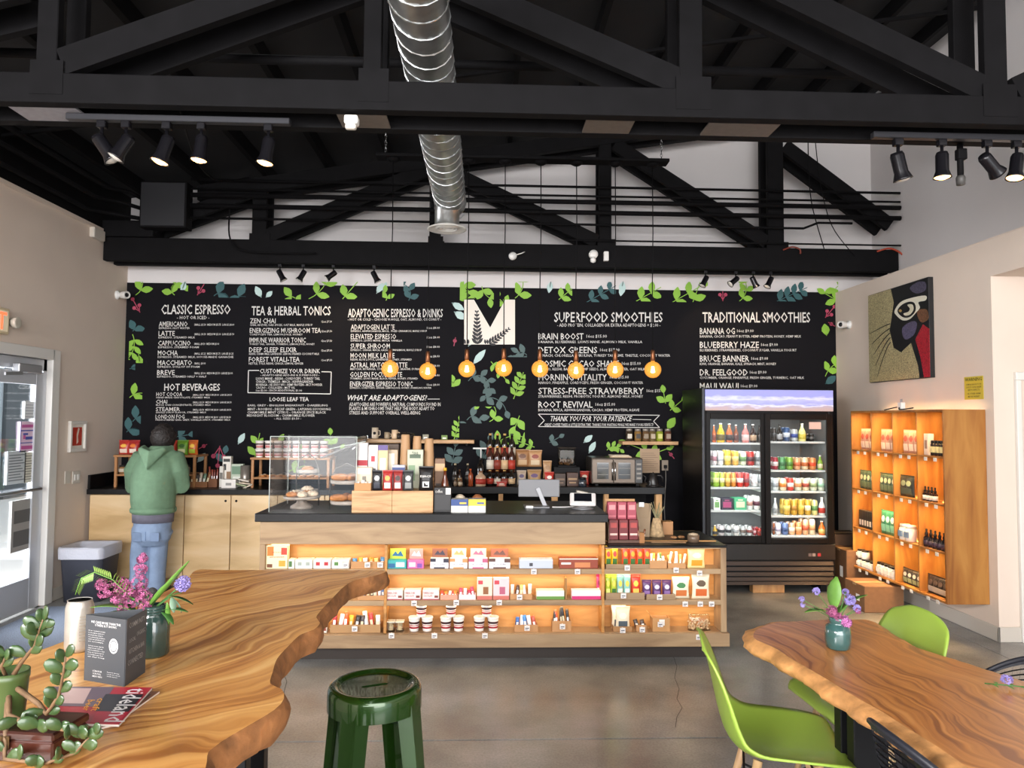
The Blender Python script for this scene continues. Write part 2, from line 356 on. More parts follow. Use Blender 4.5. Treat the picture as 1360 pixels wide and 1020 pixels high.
# ---------------- spiral duct ----------------
GALV = mat('#c6c8c8', .34, .95, noise=.15, nscale=14, bump=.12)
dz_, dx_, dr = 3.50, -.31, .135
t = thing('ventilation_duct', 'galvanised spiral ventilation duct ending in a round diffuser', 'duct', (dx_, 6.2, 3.23))
d = MB(); pr = []
ns = 200
rs = []
for i in range(ns+1):
    y = FYR+1.5+(6.28-FYR-1.5)*i/ns; rs.append([(dx_+dr*math.cos(2*PI*k/28), y, dz_+dr*math.sin(2*PI*k/28)) for k in range(28)])
d.rings(rs[::10]); d.build('duct_pipe', GALV, t, world=True)
d = MB(); y = FYR+1.5; pts = []
while y < 6.26:
    for k in range(16): pts.append((dx_+(dr+.002)*math.cos(2*PI*k/16), y+.14*k/16, dz_+(dr+.002)*math.sin(2*PI*k/16)))
    y += .14
d.tube(pts, .004, 4, sm=False).build('spiral_seam', GALV, t, world=True)
dl = MB().lathe([(.105, 3.25), (.105, 3.40), (.11, 3.405), (.11, 3.42), (.105, 3.425), (.105, 3.5)], 28, c=(dx_-.02, 6.14, 0))
dl.build('drop_pipe', GALV, t, world=True)
dm = MB()
dm.lathe([(.105, 3.262), (.165, 3.235), (.168, 3.228), (.150, 3.226), (.12, 3.24)], 32, c=(dx_-.02, 6.14, 0))
for r in (.105, .075, .045): dm.lathe([(r, 3.245), (r-.018, 3.228), (r-.022, 3.230), (r-.006, 3.25)], 32, c=(dx_-.02, 6.14, 0))
dm.build('round_diffuser', mat('#d8d5cf', .4), t, world=True)
for y in (-1.8, 0, 1.8, 4.9): MB().tube([(dx_, y, dz_+dr), (dx_, y, cz(dx_)-.02)], .004, 6).build('hanger_rod', BLK, t, world=True)
# ---------------- pendant bar with eight globes ----------------
YP = 6.42; zbar = P(690, 214, YP).z
xa, xz = XU(500, YP, 214), XU(887, YP, 214)
t = thing('pendant_canopy_bar', 'long black ceiling bar carrying eight globe pendants over the counter', 'light bar', ((xa+xz)/2, YP, zbar))
MB().box(xa, xz, YP-.07, YP+.07, zbar, zbar+.03, b=.006).build('bar', BLK, t, world=True)
for x in (xa+.08, xz-.06):
    c_ = MB(); z = zbar+.03
    while z < cz(x)-.03:
        for k in range(2):
            pts = [(x+(.009*math.cos(a) if k else 0), YP+(0 if k else .009*math.cos(a)), z+.018+.02*math.sin(a)) for a in [2*PI*q/8 for q in range(9)]]
            c_.tube(pts, .0025, 4)
            z += .030
    c_.build('chain', CHROME, t, world=True)
BULB = bpy.data.materials.new('amber_bulb_glass'); BULB.use_nodes = True; nt = BULB.node_tree; b = nt.nodes['Principled BSDF']
lw = nt.nodes.new('ShaderNodeLayerWeight'); lw.inputs[0].default_value = .35
rp = nt.nodes.new('ShaderNodeValToRGB'); e = rp.color_ramp.elements; e[0].position = .0; e[0].color = (1, .56, .10, 1); e[1].position = .85; e[1].color = (.55, .19, .01, 1)
nt.links.new(lw.outputs['Facing'], rp.inputs[0]); nt.links.new(rp.outputs[0], b.inputs['Emission Color']); b.inputs['Emission Strength'].default_value = .85
b.inputs['Base Color'].default_value = (.25, .09, .01, 1); b.inputs['Roughness'].default_value = .06; b.inputs['Alpha'].default_value = .6
FILM = mat((1, .62, .25), .5, emit=16)
def mk_pendant(L):
    r = root0('globe_pendant')
    MB().lathe([(.0, L), (.055, L), (.058, L-.012), (.03, L-.03), (0, L-.034)], 20).build('canopy', BLK, r)
    MB().tube([(0, 0, L-.03), (.004, 0, L*.66), (-.003, 0, L*.4), (0, 0, .165)], .0045, 6).build('cord', BLK, r)
    MB().lathe([(0, .18), (.014, .178), (.02, .165), (.021, .085), (.017, .078), (0, .078)], 16).build('socket', mat('#7a4e33', .35, .8), r)
    g = MB().lathe([(.016, .085), (.02, .068)]+[(.075*math.sin(a), -.075*math.cos(a)) for a in [PI*(.86-.86*k/14) for k in range(15)]], 28).build('globe_bulb', BULB, r)
    f = MB()
    for k in range(6):
        a = k*PI/3; f.tube([(.018*math.cos(a), .018*math.sin(a), -.025), (.010*math.cos(a+.5), .010*math.sin(a+.5), .025)], .0035, 5)
    f.lathe([(0, .03), (.012, .03), (.014, .0), (.012, -.03), (0, -.03)], 8)
    f.build('filament', FILM, g); return r
us = (518, 568, 620, 669, 717, 765, 817, 867)
for i, u in enumerate(us):
    v = (490, 493, 490, 489, 490, 492, 491, 491)[i]; p = P(u, v, YP)
    key = 'pend%d' % i
    L = zbar-p.z
    inst(key, lambda: mk_pendant(L), 'amber globe pendant bulb on a long black cord, %s of eight' % nth(i, 8), 'pendant lamp', p, 0, None)
    point('pendant_glow', (p.x, p.y-.0, p.z+.0), 4.5, (1, .55, .2), .015)
# ---------------- track spotlights ----------------
HOT = mat((1, .52, .16), .5, emit=9); WHT = mat('#d9d4cb', .3, emit=.0); SPB = mat('#17161a', .25, .3)
def mk_spot(lit, tilt, yaw=0, s=1.0):
    r = root0('track_spotlight'); M = Matrix.Rotation(yaw, 4, 'Z') @ Matrix.Rotation(tilt, 4, 'Y')
    MB().box(-.018*s, .018*s, -.014*s, .014*s, -.03*s, 0, b=.003).build('track_adapter', SPB, r)
    MB().tube([(0, 0, -.03*s), (0, 0, -.065*s), (0, .004, -.09*s)], .007*s, 8).build('stem', SPB, r)
    T = Matrix.Translation((0, 0, -.09*s)) @ M
    h = MB().lathe([(0, .035*s), (.022*s, .033*s), (.027*s, .02*s), (.027*s, -.05*s), (.036*s, -.075*s), (.038*s, -.082*s), (.033*s, -.080*s), (.024*s, -.055*s), (.0, -.05*s)], 20, M=T).build('lamp_head', SPB, r)
    MB().lathe([(0, -.088*s), (.015*s, -.087*s), (.030*s, -.080*s), (.034*s, -.076*s), (.033*s, -.07*s), (0, -.06*s)], 18, M=T).build('bulb_face', HOT if lit else WHT, r)
    return r
tr = thing('light_track', 'black light track under the near truss, above the left table', 'light track', (XU(240, 3.7, 148), 3.7, 3.12))
MB().box(XU(90, 3.7, 145), XU(386, 3.7, 150), 3.68, 3.72, 3.118, 3.15, b=.003).build('rail', mat('#3c3c40', .35, .6), tr, world=True)
tr = thing('light_track', 'black light track under the near truss at the right wall side', 'light track', (XU(1260, 3.7, 165), 3.7, 3.12))
MB().box(XU(1158, 3.7, 160), XU(1400, 3.7, 165), 3.68, 3.72, 3.118, 3.15, b=.003).build('rail', mat('#3c3c40', .35, .6), tr, world=True)
ls = [(136, 0, .6, 'unlit cone spotlight, leftmost on the left near track', 1.25), (168, 0, -.5, 'unlit cone spotlight, second from left on the left near track', 1.2), (222, 1, -.3, 'brightly lit spotlight, third from left on the left near track', 1.25),
      (268, 1, -.1, 'lit spotlight, fourth from left on the left near track', 1.15), (357, 1, -.15, 'lit spotlight at the right end of the left near track', 1.2),
      (1192, 0, .3, 'unlit chrome-rimmed spotlight, leftmost on the right near track', 1.3), (1250, 1, 0, 'lit spotlight, second from left on the right near track', 1.2), (1310, 0, .9, 'unlit spotlight tilted right on the right near track', 1.2), (1349, 1, -.2, 'lit spotlight nearest the right frame edge', 1.2)]
for i, (u, lit, tl, lb, s_) in enumerate(ls):
    x = XU(u, 3.7, 158); inst('spot%d' % i, lambda: mk_spot(lit, -tl, .3, s_), lb, 'spotlight', (x, 3.7, 3.118))
    if lit: spot('spot_beam', (x, 3.7, 3.118-.22*s_), (x*1.1, 5.0, 0) if i > 4 else (x, 4.6, 0), 9, (1, .72, .42), 1.3)
for i, u in enumerate((372, 403, 443, 497, 937, 977, 1000, 1023)):
    x = XU(u, 7.2, 350); side = 'left' if i < 4 else 'right'
    inst('small%d' % (i % 3), lambda: mk_spot(0, (-.5, .5, .9)[i % 3], .2, 1.0), 'small black spotlight below the far truss, %s of the %s four' % (nth(i % 4, 4), side), 'spotlight', (x, 7.2, 3.13))
    if i in (1, 2, 4, 6): spot('mural_beam', (x, 7.0, 3.0), (x+.3, BY, 2.3), 9, (1, .72, .42), 1.4)
t = thing('emergency_light', 'white two-headed emergency light on the far truss chord', 'emergency light', tuple(P(680, 340, 7.12)))
p = P(681, 340, 7.1); MB().lathe([(0, -.03), (.03, -.028), (.042, 0), (.03, .03), (0, .035)], 14, M=Matrix.Translation(p) @ Matrix.Rotation(PI/2, 4, 'X')).tube([p+Vector((.03, 0, .01)), p+Vector((.09, 0, .03)), p+Vector((.12, .03, .05))], .006, 6).build('lamp_head', WHITE, t, world=True)
t = thing('emergency_light', 'white round camera-like fitting right of the pendants on far truss', 'emergency light', tuple(P(788, 338, 7.12)))
p = P(788, 338, 7.1); MB().lathe([(.02, -.03), (.045, -.02), (.045, .02), (.02, .03)], 16, M=Matrix.Translation(p) @ Matrix.Rotation(PI/2, 4, 'X')).lathe([(0, -.03), (.025, -.02), (.03, .0), (.02, .03), (0, .03)], 12, c=(p.x-.005, p.y-.02, p.z-.06)).build('lamp_head', WHITE, t, world=True)
p = P(805, 340, 7.1); t = tag(MB().box(-.025, .025, -.02, .033, -.05, .045, b=.008).build('outlet_box', WHITE), 'tiny white box on the far truss chord at mid right', 'outlet'); t.location = p
p = P(466, 162, 3.6); t = thing('motion_sensor', 'white motion sensor hanging under the near truss', 'sensor', (p.x, 3.62, 3.138))
MB().box(-.035, .035, -.03, .03, -.045, 0, b=.01).build('housing', WHITE, t); MB().box(-.028, .028, -.035, .0, -.075, -.045, b=.01).build('lens', mat('#cfcac0', .3), t)
p = P(1275, 200, 3.83); t = thing('pipe_drop', 'short capped black pipe hanging below the near truss at right', 'pipe', (p.x, 3.83, 3.15))
MB().tube([(0, 0, 0), (0, 0, -.2)], .016, 10).build('pipe_stub', BLK, t); MB().lathe([(.022, -.23), (.024, -.19), (.02, -.18)], 10).build('end_cap', mat('#4a4846', .5), t); MB().box(-.02, .03, -.02, .02, -.09, -.03, b=.004).build('valve', BLK, t)
# ---------------- left wall: door, signs ----------------
ALU = mat('#c9ccd2', .38, .35); GL = glass('window_glass', refl=.25)
dr_ = thing('door_1', 'x', 'door', (LX, DY0, 0)); del dr_['label']; del dr_['category']; dr_['kind'] = 'structure'
MB().box(LX-.12, LX+.03, DY1-.02, DY1+.09, 0, DZ+.09, b=.006).box(LX-.12, LX+.03, DY0-.09, DY0+.02, 0, DZ+.09, b=.006).box(LX-.12, LX+.03, DY0, DY1, DZ-.0, DZ+.09, b=.006).build('door_frame', mat('#d8d5d0', .4), dr_, world=True)
MB().box(LX-.06, LX-.02, DY1-.07, DY1-.02, 0, DZ, b=.004).box(LX-.06, LX-.0, DY0+.02, DY0+.06, 0, DZ, b=.004).box(LX-.06, LX-.02, DY0, DY1, DZ-.10, DZ, b=.004).build('jamb', ALU, dr_, world=True)
lf = MB()
xd0, xd1 = LX-.055, LX-.015; ys0, ys1 = DY0+.062, DY1-.071
lf.box(xd0, xd1, ys1-.1, ys1, .01, DZ-.11, b=.004).box(xd0, xd1, ys0, ys0+.1, .01, DZ-.11, b=.004).box(xd0+.001, xd1-.001, ys0+.099, ys1-.099, DZ-.22, DZ-.111, b=.003).box(xd0+.001, xd1-.001, ys0+.099, ys1-.099, .011, .27, b=.003)
lf = lf.build('door_leaf', ALU, dr_, world=True)
MB().box(LX-.04, LX-.034, ys0+.1, ys1-.1, .27, DZ-.22).build('pane', GL, lf, world=True)
pb = MB().tube([(LX+.0, ys0+.02, 1.0), (LX+.03, ys0+.05, 1.0), (LX+.03, ys1-.06, 1.0), (LX, ys1-.03, 1.0)], .014, 8).build('push_bar', mat('#8f9297', .3, .7), lf, world=True)
cl = MB().box(LX-.01, LX+.05, DY1-.5, DY1-.2, DZ-.13, DZ-.06, b=.008).build('door_closer', mat('#a8a9ac', .35, .5), dr_, world=True)
MB().beam((LX+.04, DY1-.45, DZ-.14), (LX+.1, DY1-.75, DZ-.16), .012, .025, roll=(0, 0, 1)).build('closer_arm', mat('#a8a9ac', .35, .5), cl, world=True)
# posters on the pane
def qbox(u0, v0, u1, v1, X, t0=.004): # box on plane x=X covering pixel rect
    a, b = Q(u0, v0, X), Q(u1, v1, X); return min(a.y, b.y), max(a.y, b.y), min(a.z, b.z), max(a.z, b.z)
XP = LX-.030
def poster(u0, v0, u1, v1, label, base, bits):
    y0, y1, z0, z1 = qbox(u0, v0, u1, v1, XP)
    t = thing('door_poster', label, 'poster', (XP, (y0+y1)/2, z0))
    MB().box(XP, XP+.002, y0, y1, z0, z1).build('paper', mat(base, .6), t, world=True)
    for c_, rects in bits:
        q = MB()
        for a0, b0, a1, b1 in rects: q.box(XP+.002, XP+.003, y0+(y1-y0)*a0, y0+(y1-y0)*a1, z0+(z1-z0)*b0, z0+(z1-z0)*b1)
        q.build('print', mat(c_, .6), t, world=True)
poster(27, 560, 46, 599, 'pink and blue poster taped on the glass door', '#e6c9dd', [('#4c55a8', [(0, 0, .05, 1), (.95, 0, 1, 1), (.05, .68, .95, .72), (.05, .28, .95, .31), (.35, .4, .8, .5), (.2, .55, .5, .62)]), ('#c25a9a', [(.1, .8, .9, .9), (.1, .08, .9, .2), (.2, .42, .35, .55)])])
lines = [(.08, .1+.085*k, .92-.1*(k % 3), .13+.085*k) for k in range(10)]
poster(10, 600, 33, 641, 'pale grey notice taped low on the door glass', '#c5ccd0', [('#6d747c', lines)])
poster(33, 601, 43, 640, 'cream notice beside the grey one on the door glass', '#d7d3c4', [('#86837a', lines)])
poster(16, 666, 42, 727, 'grey photo flyer at the bottom of the door glass', '#9a9792', [('#5d5c5b', [(.1, .1, .9, .4), (.1, .55, .9, .8)])])
poster(33, 533, 47, 556, 'small white paper above the pink poster', '#dfe2e4', [('#8b95a0', lines[::2])])
# entry mat
a = G(0, 822, 0); tag(MB().box(LX+.1, -2.35, 4.3, 6.3, .001, .012, b=.004).build('entry_mat', mat('#6d7686', .95, noise=.45, nscale=160, bump=.6)), 'blue-grey flecked entry mat in front of the glass door', 'mat')
# exit sign
ye0, ye1 = 5.30, 5.735; zs = Q(12, 446, LX).z
t = thing('exit_sign', 'red lettered EXIT sign with a side lamp above the door', 'exit sign', (LX, (ye0+ye1)/2, zs))
zt = zs+.20
MB().box(LX, LX+.05, ye0, ye1, zs, zt, b=.006).build('housing', mat('#c9b795', .5), t, world=True)
MB().box(LX+.05, LX+.053, ye0+.02, ye1-.02, zs+.02, zt-.02).build('face', mat('#d8c8a8', .5, emit=.2), t, world=True)
q = MB(); textin(q, 'EXIT', (LX+.0545, ye1-.04, zs+.035), (0, -(ye1-ye0-.08), 0), (0, 0, .13), bold=.03)
q2 = MB(); textin(q2, 'EXIT', (LX+.0545, ye0+.04, zs+.035), (0, ye1-ye0-.08, 0), (0, 0, .13), bold=.03); q2.build('lettering', mat((1, .08, .03), .5, emit=2.5), t, world=True, fix=False)
MB().lathe([(0, 0), (.03, .0), (.042, .03), (.045, .055), (.04, .058), (0, .05)], 16, M=Matrix.Translation((LX+.03, ye1+.05, zs+.1)) @ Matrix.Rotation(PI/2, 4, 'Y')).box(LX, LX+.03, ye1, ye1+.06, zs+.09, zs+.12).build('side_lamp', mat('#bdb6a8', .3), t, world=True)
# framed picture, switches, camera
y0, y1, z0, z1 = qbox(89, 601, 112, 559, LX)
t = thing('framed_picture', 'white framed picture of a pale figure on red', 'picture', (LX, (y0+y1)/2, z0))
f = MB(); fw = .028
for b_ in ((y0, y1, z0, z0+fw), (y0, y1, z1-fw, z1), (y0, y0+fw, z0+fw, z1-fw), (y1-fw, y1, z0+fw, z1-fw)): f.box(LX, LX+.03, *b_, b=.003)
f.build('frame', mat('#d9d4cc', .4), t, world=True)
MB().box(LX, LX+.012, y0+fw, y1-fw, z0+fw, z1-fw).build('mount', mat('#e3ddd2', .6), t, world=True)
MB().box(LX+.012, LX+.014, y0+fw+.03, y1-fw-.03, z0+fw+.03, z1-fw-.03).build('print', mat('#b8341f', .5, noise=.15), t, world=True)
cy_, czz = (y0+y1)/2, (z0+z1)/2
MB().prism([(cy_-.01, czz-.07), (cy_+.018, czz-.05), (cy_+.008, czz+.0), (cy_+.03, czz+.07), (cy_+.01, czz+.08), (cy_-.012, czz+.02)], 'x', LX+.014, LX+.0155).build('figure', mat('#d9c9bb', .5), t, world=True)
for i, (u0, u1) in enumerate(((85, 93), (95, 106))):
    y0, y1, z0, z1 = qbox(u0, 643, u1, 625, LX); t = thing('light_switch', ('narrow blank wall plate left of the double switch', 'white double light switch plate below the red picture')[i], 'switch', (LX, (y0+y1)/2, z0))
    MB().box(LX, LX+.008, y0, y1, z0, z1, b=.003).build('plate', mat('#d6cfc4', .4), t, world=True)
    if i:
        for k in (.3, .7): yy = y0+(y1-y0)*k; MB().box(LX+.008, LX+.014, yy-.015, yy+.015, z0+.03, z1-.03, b=.002).build('rocker', WHITE, t, world=True)
def seccam(p, axis, lb):
    t = thing('security_camera', lb, 'camera', p); s = Vector(axis)
    R = Matrix.Translation(p) @ s.to_track_quat('Z', 'Y').to_matrix().to_4x4()
    MB().lathe([(.045, 0), (.045, .015), (.03, .02), (.02, .05)], 16, M=R).build('mount', WHITE, t, world=True)
    q = p+s*.07; R2 = Matrix.Translation(q) @ Vector((-q.x*.5, -1, -.1)).normalized().to_track_quat('Z', 'Y').to_matrix().to_4x4()
    MB().lathe([(0, -.05), (.03, -.045), (.038, 0), (.038, .05), (.032, .055), (.028, .045), (0, .045)], 18, M=R2).build('housing', mat('#d8d4ce', .35), t, world=True)
    MB().lathe([(0, .050), (.02, .050), (.022, .046), (0, .046)], 14, M=R2).build('lens', mat('#101014', .1), t, world=True)
seccam(Vector((LX, 7.45, P(172, 393, 7.5).z)), (1, 0, 0), 'white bullet security camera at the top left corner of the mural')
seccam(Vector((RX, 7.35, P(1113, 432, 7.4).z)), (-1, 0, 0), 'white bullet security camera on the right wall beside the mural')
tag(MB().box(LX, LX+.05, 6.9, 7.1, 3.30, 3.40, b=.01).build('wall_speaker', mat('#cfc6ba', .5)), 'small beige box high in the left wall corner', 'speaker')
# outdoors
out = struct('ground_outside', MB().box(-16, LX-.15, -2, 22, -.1, -.001), mat('#d0cdc7', .9, noise=.08))
ob = thing('outbuilding', 'grey corrugated building seen through the glass door', 'building', (-9.5, 12, 0))
q = MB(); y = 4.0
while y < 19: q.box(-9.45-.03*(int(y*6) % 2), -9.2, y, y+.17, 0, 3.6); y += .17
q.build('corrugated_wall', mat('#c4cdd2', .6), ob, world=True)
MB().box(-9.4, -9.0, 3.9, 19.2, 3.6, 3.75).build('roof_edge', mat('#a9b2b6', .5), ob, world=True)
MB().box(-9.195, -9.12, 14.2, 15.0, 0, 2.6).build('dark_door', mat('#4b5052', .5), ob, world=True)
# light things: fire horn etc.
# ---------------- entry window behind the camera: mullions of the storefront ----------------
sw = MB()
for x in (-3.7, -1.85, 0, 1.85, 3.7): sw.box(x-.03, x+.03, FYR, FYR+.1, 0, 3.4)
sw.box(LX, 6.6, FYR, FYR+.1, 3.3, 3.42).box(LX, 6.6, FYR, FYR+.1, 0, .08)
struct('window_1', sw, ALU)
struct('wall_front', MB().box(LX-.15, RUX+.2, FYR, FYR+.12, 4.6, 5.4), UPM)
# ---------------- woods ----------------
ASH = wood('ash_veneer', ['#7f654a', '#967b5c', '#a68b69'], (1, 1, 7), 1.6, 1.2, .5)
ASHV = wood('ash_veneer_upright', ['#7f654a', '#967b5c', '#a68b69'], (7, 7, 1), 1.6, 1.2, .5)
OAKL = wood('oak_shelf_back', ['#9a6a34', '#b88244', '#c69354'], (1, 1, 6), 1.8, 1.6, .5)
PALE = wood('pale_maple_ply', ['#bb9a6a', '#cfae80', '#d9bd94'], (1, 1, 5), 1.3, 1.0, .5)
OAKP = wood('oak_panel', ['#a9784a', '#bf905c', '#cda06c'], (8, 8, 1.2), 1.6, 1.2, .5)
OAKS = wood('oak_small', ['#a87d50', '#c2976a', '#cfa678'], (1, 1, 8), 4, 1, .5)
BTOP = mat('#0f0f11', .36, noise=.2, nscale=40)
CABD = mat('#151416', .6)
for m_, sp_ in ((BTOP, .3), (CABD, .2)): m_.node_tree.nodes['Principled BSDF'].inputs['Specular IOR Level'].default_value = sp_
# ---------------- mural on the back wall ----------------
MZ = 3.005
MUR = thing('menu_mural', 'black painted menu wall with white hand lettering and leaf sprigs', 'mural', (0, BY, 0))
MY = BY-.012
MB().box(LX+.002, RX-.002, MY, BY, 0, MZ).build('painted_ground', mat('#121115', .8, noise=.06, nscale=2), MUR, world=True).data.materials[0].node_tree.nodes['Principled BSDF'].inputs['Specular IOR Level'].default_value = .15
INK = mat('#d6d3cf', .6); LEAF = mat('#86b63a', .6); DLEAF = mat('#2f5a5e', .6); PALEL = mat('#b9d2cf', .6); BERRY = mat('#b0405c', .6); SLATE = mat('#48605f', .6)
def mural(u, v, d=.001): p = P(u, v, MY-d); return p
def lettering(rows, bold=.01, slant=0):
    for s, u0, v0, u1, v1 in rows:
        q = MB(); a = mural(u0, v1); ax = mural(u1, v1)-a; up = mural(u0, v0)-a
        textin(q, s, a, (ax.x, 0, ax.z), (0, 0, up.z), bold=bold, slant=slant*up.z/max(.01, ax.x))
        q.build('lettering', INK, MUR, world=True, fix=False)
def R(z, u0, v0, s=1.0): return z
# columns: heads, items and their small print, in photograph pixels
lettering([('CLASSIC ESPRESSO', 214, 404.5, 306, 417.5)], .03)
lettering([('- HOT OR ICED -', 235, 419.5, 278, 424)])
c1 = [('AMERICANO', 211, 427, 249, 433.6, 'ESPRESSO, HOT WATER', 252, 'SMALL $3.50  MEDIUM $3.75  LARGE $4.00', 311), ('LATTE', 210.5, 439.6, 232, 446, 'ESPRESSO, STEAMED MILK', 259, 'SMALL $4.50  MEDIUM $5.00  LARGE $5.50', 311),
      ('CAPPUCCINO', 210, 452.5, 253, 459, 'ESPRESSO, STEAMED FOAM', 264, 'SMALL $4.50  MEDIUM $5.00', 291), ('MOCHA', 209.5, 465.5, 236, 472, 'ESPRESSO, STEAMED MILK, HOUSE-MADE GANACHE', 310, 'SMALL $5.25  MEDIUM $5.75  LARGE $6.25', 310),
      ('MACCHIATO', 209, 478.5, 255, 485, 'ESPRESSO, DOLLOP OF FOAM', 265, 'SMALL $4.00', 273), ('BREVE', 208.6, 491.5, 232, 498, 'ESPRESSO, STEAMED HALF + HALF', 274, 'SMALL $5.00  MEDIUM $5.50  LARGE $6.00', 309)]
for n, a, b, c_, d, s2, e2, s3, e3 in c1:
    lettering([(n, a, b, c_, d), (s2, a, d+.8, e2, d+3.9), (s3, 258, b+2.8, e3, b+6)])
lettering([('HOT BEVERAGES', 218, 509.5, 292, 519)], .03)
for i, (n, e1, s2, e2) in enumerate((('HOT COCOA', 242, 'HAND-MADE CHOCOLATE, STEAMED MILK', 279), ('CHAI', 222, 'BLACK CHAI CONCENTRATE, STEAMED MILK', 280), ('STEAMER', 239, 'SINGLE SYRUP FLAVOR, STEAMED MILK', 274), ('LONDON FOG', 245, 'FRESH-STEEPED EARL GREY, VANILLA SYRUP, STEAMED MILK', 306))):
    v = 521+i*9.9; lettering([(n, 207.5-.3*i, v, e1, v+5.2), (s2, 207.5-.3*i, v+5.8, e2, v+8.4), ('SMALL $3.50  MEDIUM $4.00  LARGE $4.50', 256, v+2.2, 308-.5*i, v+5)])
lettering([('TEA & HERBAL TONICS', 334, 406.5, 439, 419)], .03)
c2 = [('ZEN CHAI', 366, 'CHAI, ADZUKI, OAK SPICES, OAT MILK, MAPLE SYRUP', 415), ('ENERGIZING MUSHROOM TEA', 426, 'CORDYCEPS TEA, LEMON JUICE, HONEY', 402), ('IMMUNE WARRIOR TONIC', 406, 'TURKEY TAIL, GINGER, TURMERIC, LEMON JUICE, HONEY', 418), ('DEEP SLEEP ELIXIR', 394, 'REISHI, CHAMOMILE, LAVENDER, LEMON, STEAMED COCONUT MILK', 424), ('FOREST VITALI-TEA', 398, 'NETTLE, TULSI, REISHI, CHAGA, LEMON, GINGER', 403)]
for i, (n, e1, s2, e2) in enumerate(c2):
    v = 422.8+i*12.8; lettering([(n, 332-.4*i, v, e1, v+6.6), (s2, 332-.4*i, v+7.4, e2, v+10.6), ('12oz $7.50', 427, v+3, 441, v+6)])
lettering([('CUSTOMIZE YOUR DRINK', 345, 489.8, 425, 495.8)], .02)
lettering([('- ADAPTOGENS ADD-INS & SUPERFOODS -', 346, 497, 424, 499.5), ("LION'S MANE - REISHI - CORDYCEPS - TURKEY TAIL", 340, 501, 425, 504.5), ('CHAGA - TREMELLA - MACA - ASHWAGANDHA', 340, 505.2, 416, 508.5), ('MORINGA - HE SHOU WU - HEMP PROTEIN - MCT POWDER', 340, 509.4, 428, 512.6), ('CACAO - COLLAGEN - MCT OIL', 340, 513.4, 392, 516.4), ('1oz $2.00 - EACH ADDITIONAL $1.00', 340, 517.3, 401, 520.3)])
lettering([('LOOSE LEAF TEA', 358, 527.5, 410, 533)], .03)
lettering([('EARL GREY - ENGLISH BREAKFAST - DARJEELING', 329, 537, 435, 540.5), ('MINT - ROOIBOS - DECAF GREEN - LAPSANG SOUCHONG', 329, 541.7, 439, 545), ('CHAMOMILE MINT CITRUS - ORANGE SPICE BLACK', 328.5, 546, 433, 549.3), ('MIDNIGHT BLOSSOM - CHAMOMILE FLOWER', 328, 550.2, 418, 553.4), ('- ALL SIZES $3.50 -', 364, 554.6, 400, 557.6)])
lettering([('ADAPTOGENIC ESPRESSO & DRINKS', 462, 410, 588, 421.5)], .03)
lettering([('- HOT OR COLD - CHOOSE WHOLE, OAT, ALMOND, COCONUT -', 462, 422.6, 586, 426.4)])
c3 = [('ADAPTOGEN LATTE', 524, 'ESPRESSO, ASHWAGANDHA, MACA, SPICED CINNAMON, MAPLE SYRUP', 567), ('ELEVATED ESPRESSO', 526, "ESPRESSO, LION'S MANE, MACA, VANILLA", 534), ('SUPER SHROOM', 518, 'ESPRESSO, CHAGA, MACA, CACAO, CINNAMON, MAPLE SYRUP', 560), ('MOON MILK LATTE', 524, 'REISHI, BLUE LOTUS, LAVENDER, HONEY, STEAMED', 547), ('ASTRAL MATCHA LATTE', 541, 'MATCHA, MORINGA, CORDYCEPS, OAT, BRAHMI, DURIAN', 560), ('GOLDEN FOCUS LATTE', 534, "TURMERIC, LION'S MANE, BLACK PEPPER, HONEY, STEAMED", 555), ('ENERGIZER ESPRESSO TONIC', 548, 'ESPRESSO, CORDYCEPS, GINGER, LEMON JUICE, HONEY, SPARKLING WATER', 573)]
for i, (n, e1, s2, e2) in enumerate(c3):
    v = 431+i*12.6; lettering([(n, 466-.2*i, v, e1, v+6.8), (s2, 466-.2*i, v+7.4, e2, v+10.4), ('12oz $8.00', 567, v+3, 584, v+6.2)])
lettering([('WHAT ARE ADAPTOGENS?', 460, 524.6, 566, 532)], .035, .25)
lettering([('ADAPTOGENS ARE POWERFUL NATURAL COMPOUNDS FOUND IN', 464, 534.6, 585, 539.5), ('PLANTS & MUSHROOMS THAT HELP THE BODY ADAPT TO', 464, 540.3, 577, 544.9), ('STRESS AND SUPPORT OVERALL WELL-BEING', 464, 546, 558, 550.5)])
lettering([('SUPERFOOD SMOOTHIES', 736, 414.5, 880, 428)], .03)
lettering([('- ADD PROTEIN, COLLAGEN OR EXTRA ADAPTOGENS + $2.00 -', 740, 429.6, 877, 434.6)])
c4 = [('BRAIN BOOST', 775, "BANANA, BLUEBERRIES, LION'S MANE, ALMOND MILK, VANILLA", 853, 806, '$15.00'), ('DETOX GREENS', 793, 'SPINACH, CHLORELLA, SPIRULINA, TURKEY TAIL, LIME, THISTLE, COCONUT WATER', 890, 823, '$17.00'), ('COSMIC CACAO SHAKE', 822, 'CACAO, REISHI, BANANA, HEMP SEEDS, ALMOND BUTTER, OAT MILK', 857, 851, '$15.00'),
      ('MORNING VITALITY', 806, 'MANGO, PINEAPPLE, CORDYCEPS, FRESH GINGER, COCONUT WATER', 854, 835, '$15.00'), ('STRESS-FREE STRAWBERRY', 855, 'STRAWBERRIES, REISHI, PROBIOTIC YOGURT, ALMOND MILK, HONEY', 854, 883, '$15.00'), ('ROOT REVIVAL', 787, 'BANANA, MACA, ASHWAGANDHA, CACAO, HEMP PROTEIN, AGAVE', 849, 817, '$15.00')]
for i, (n, e1, s2, e2, e3, pr) in enumerate(c4):
    v = 442.5+i*18.1; lettering([(n, 715, v, e1, v+8.6), ], .02); lettering([(s2, 715, v+9.8, e2, v+13.8), ('16oz '+pr, e1+4, v+2, e3, v+6.6)])
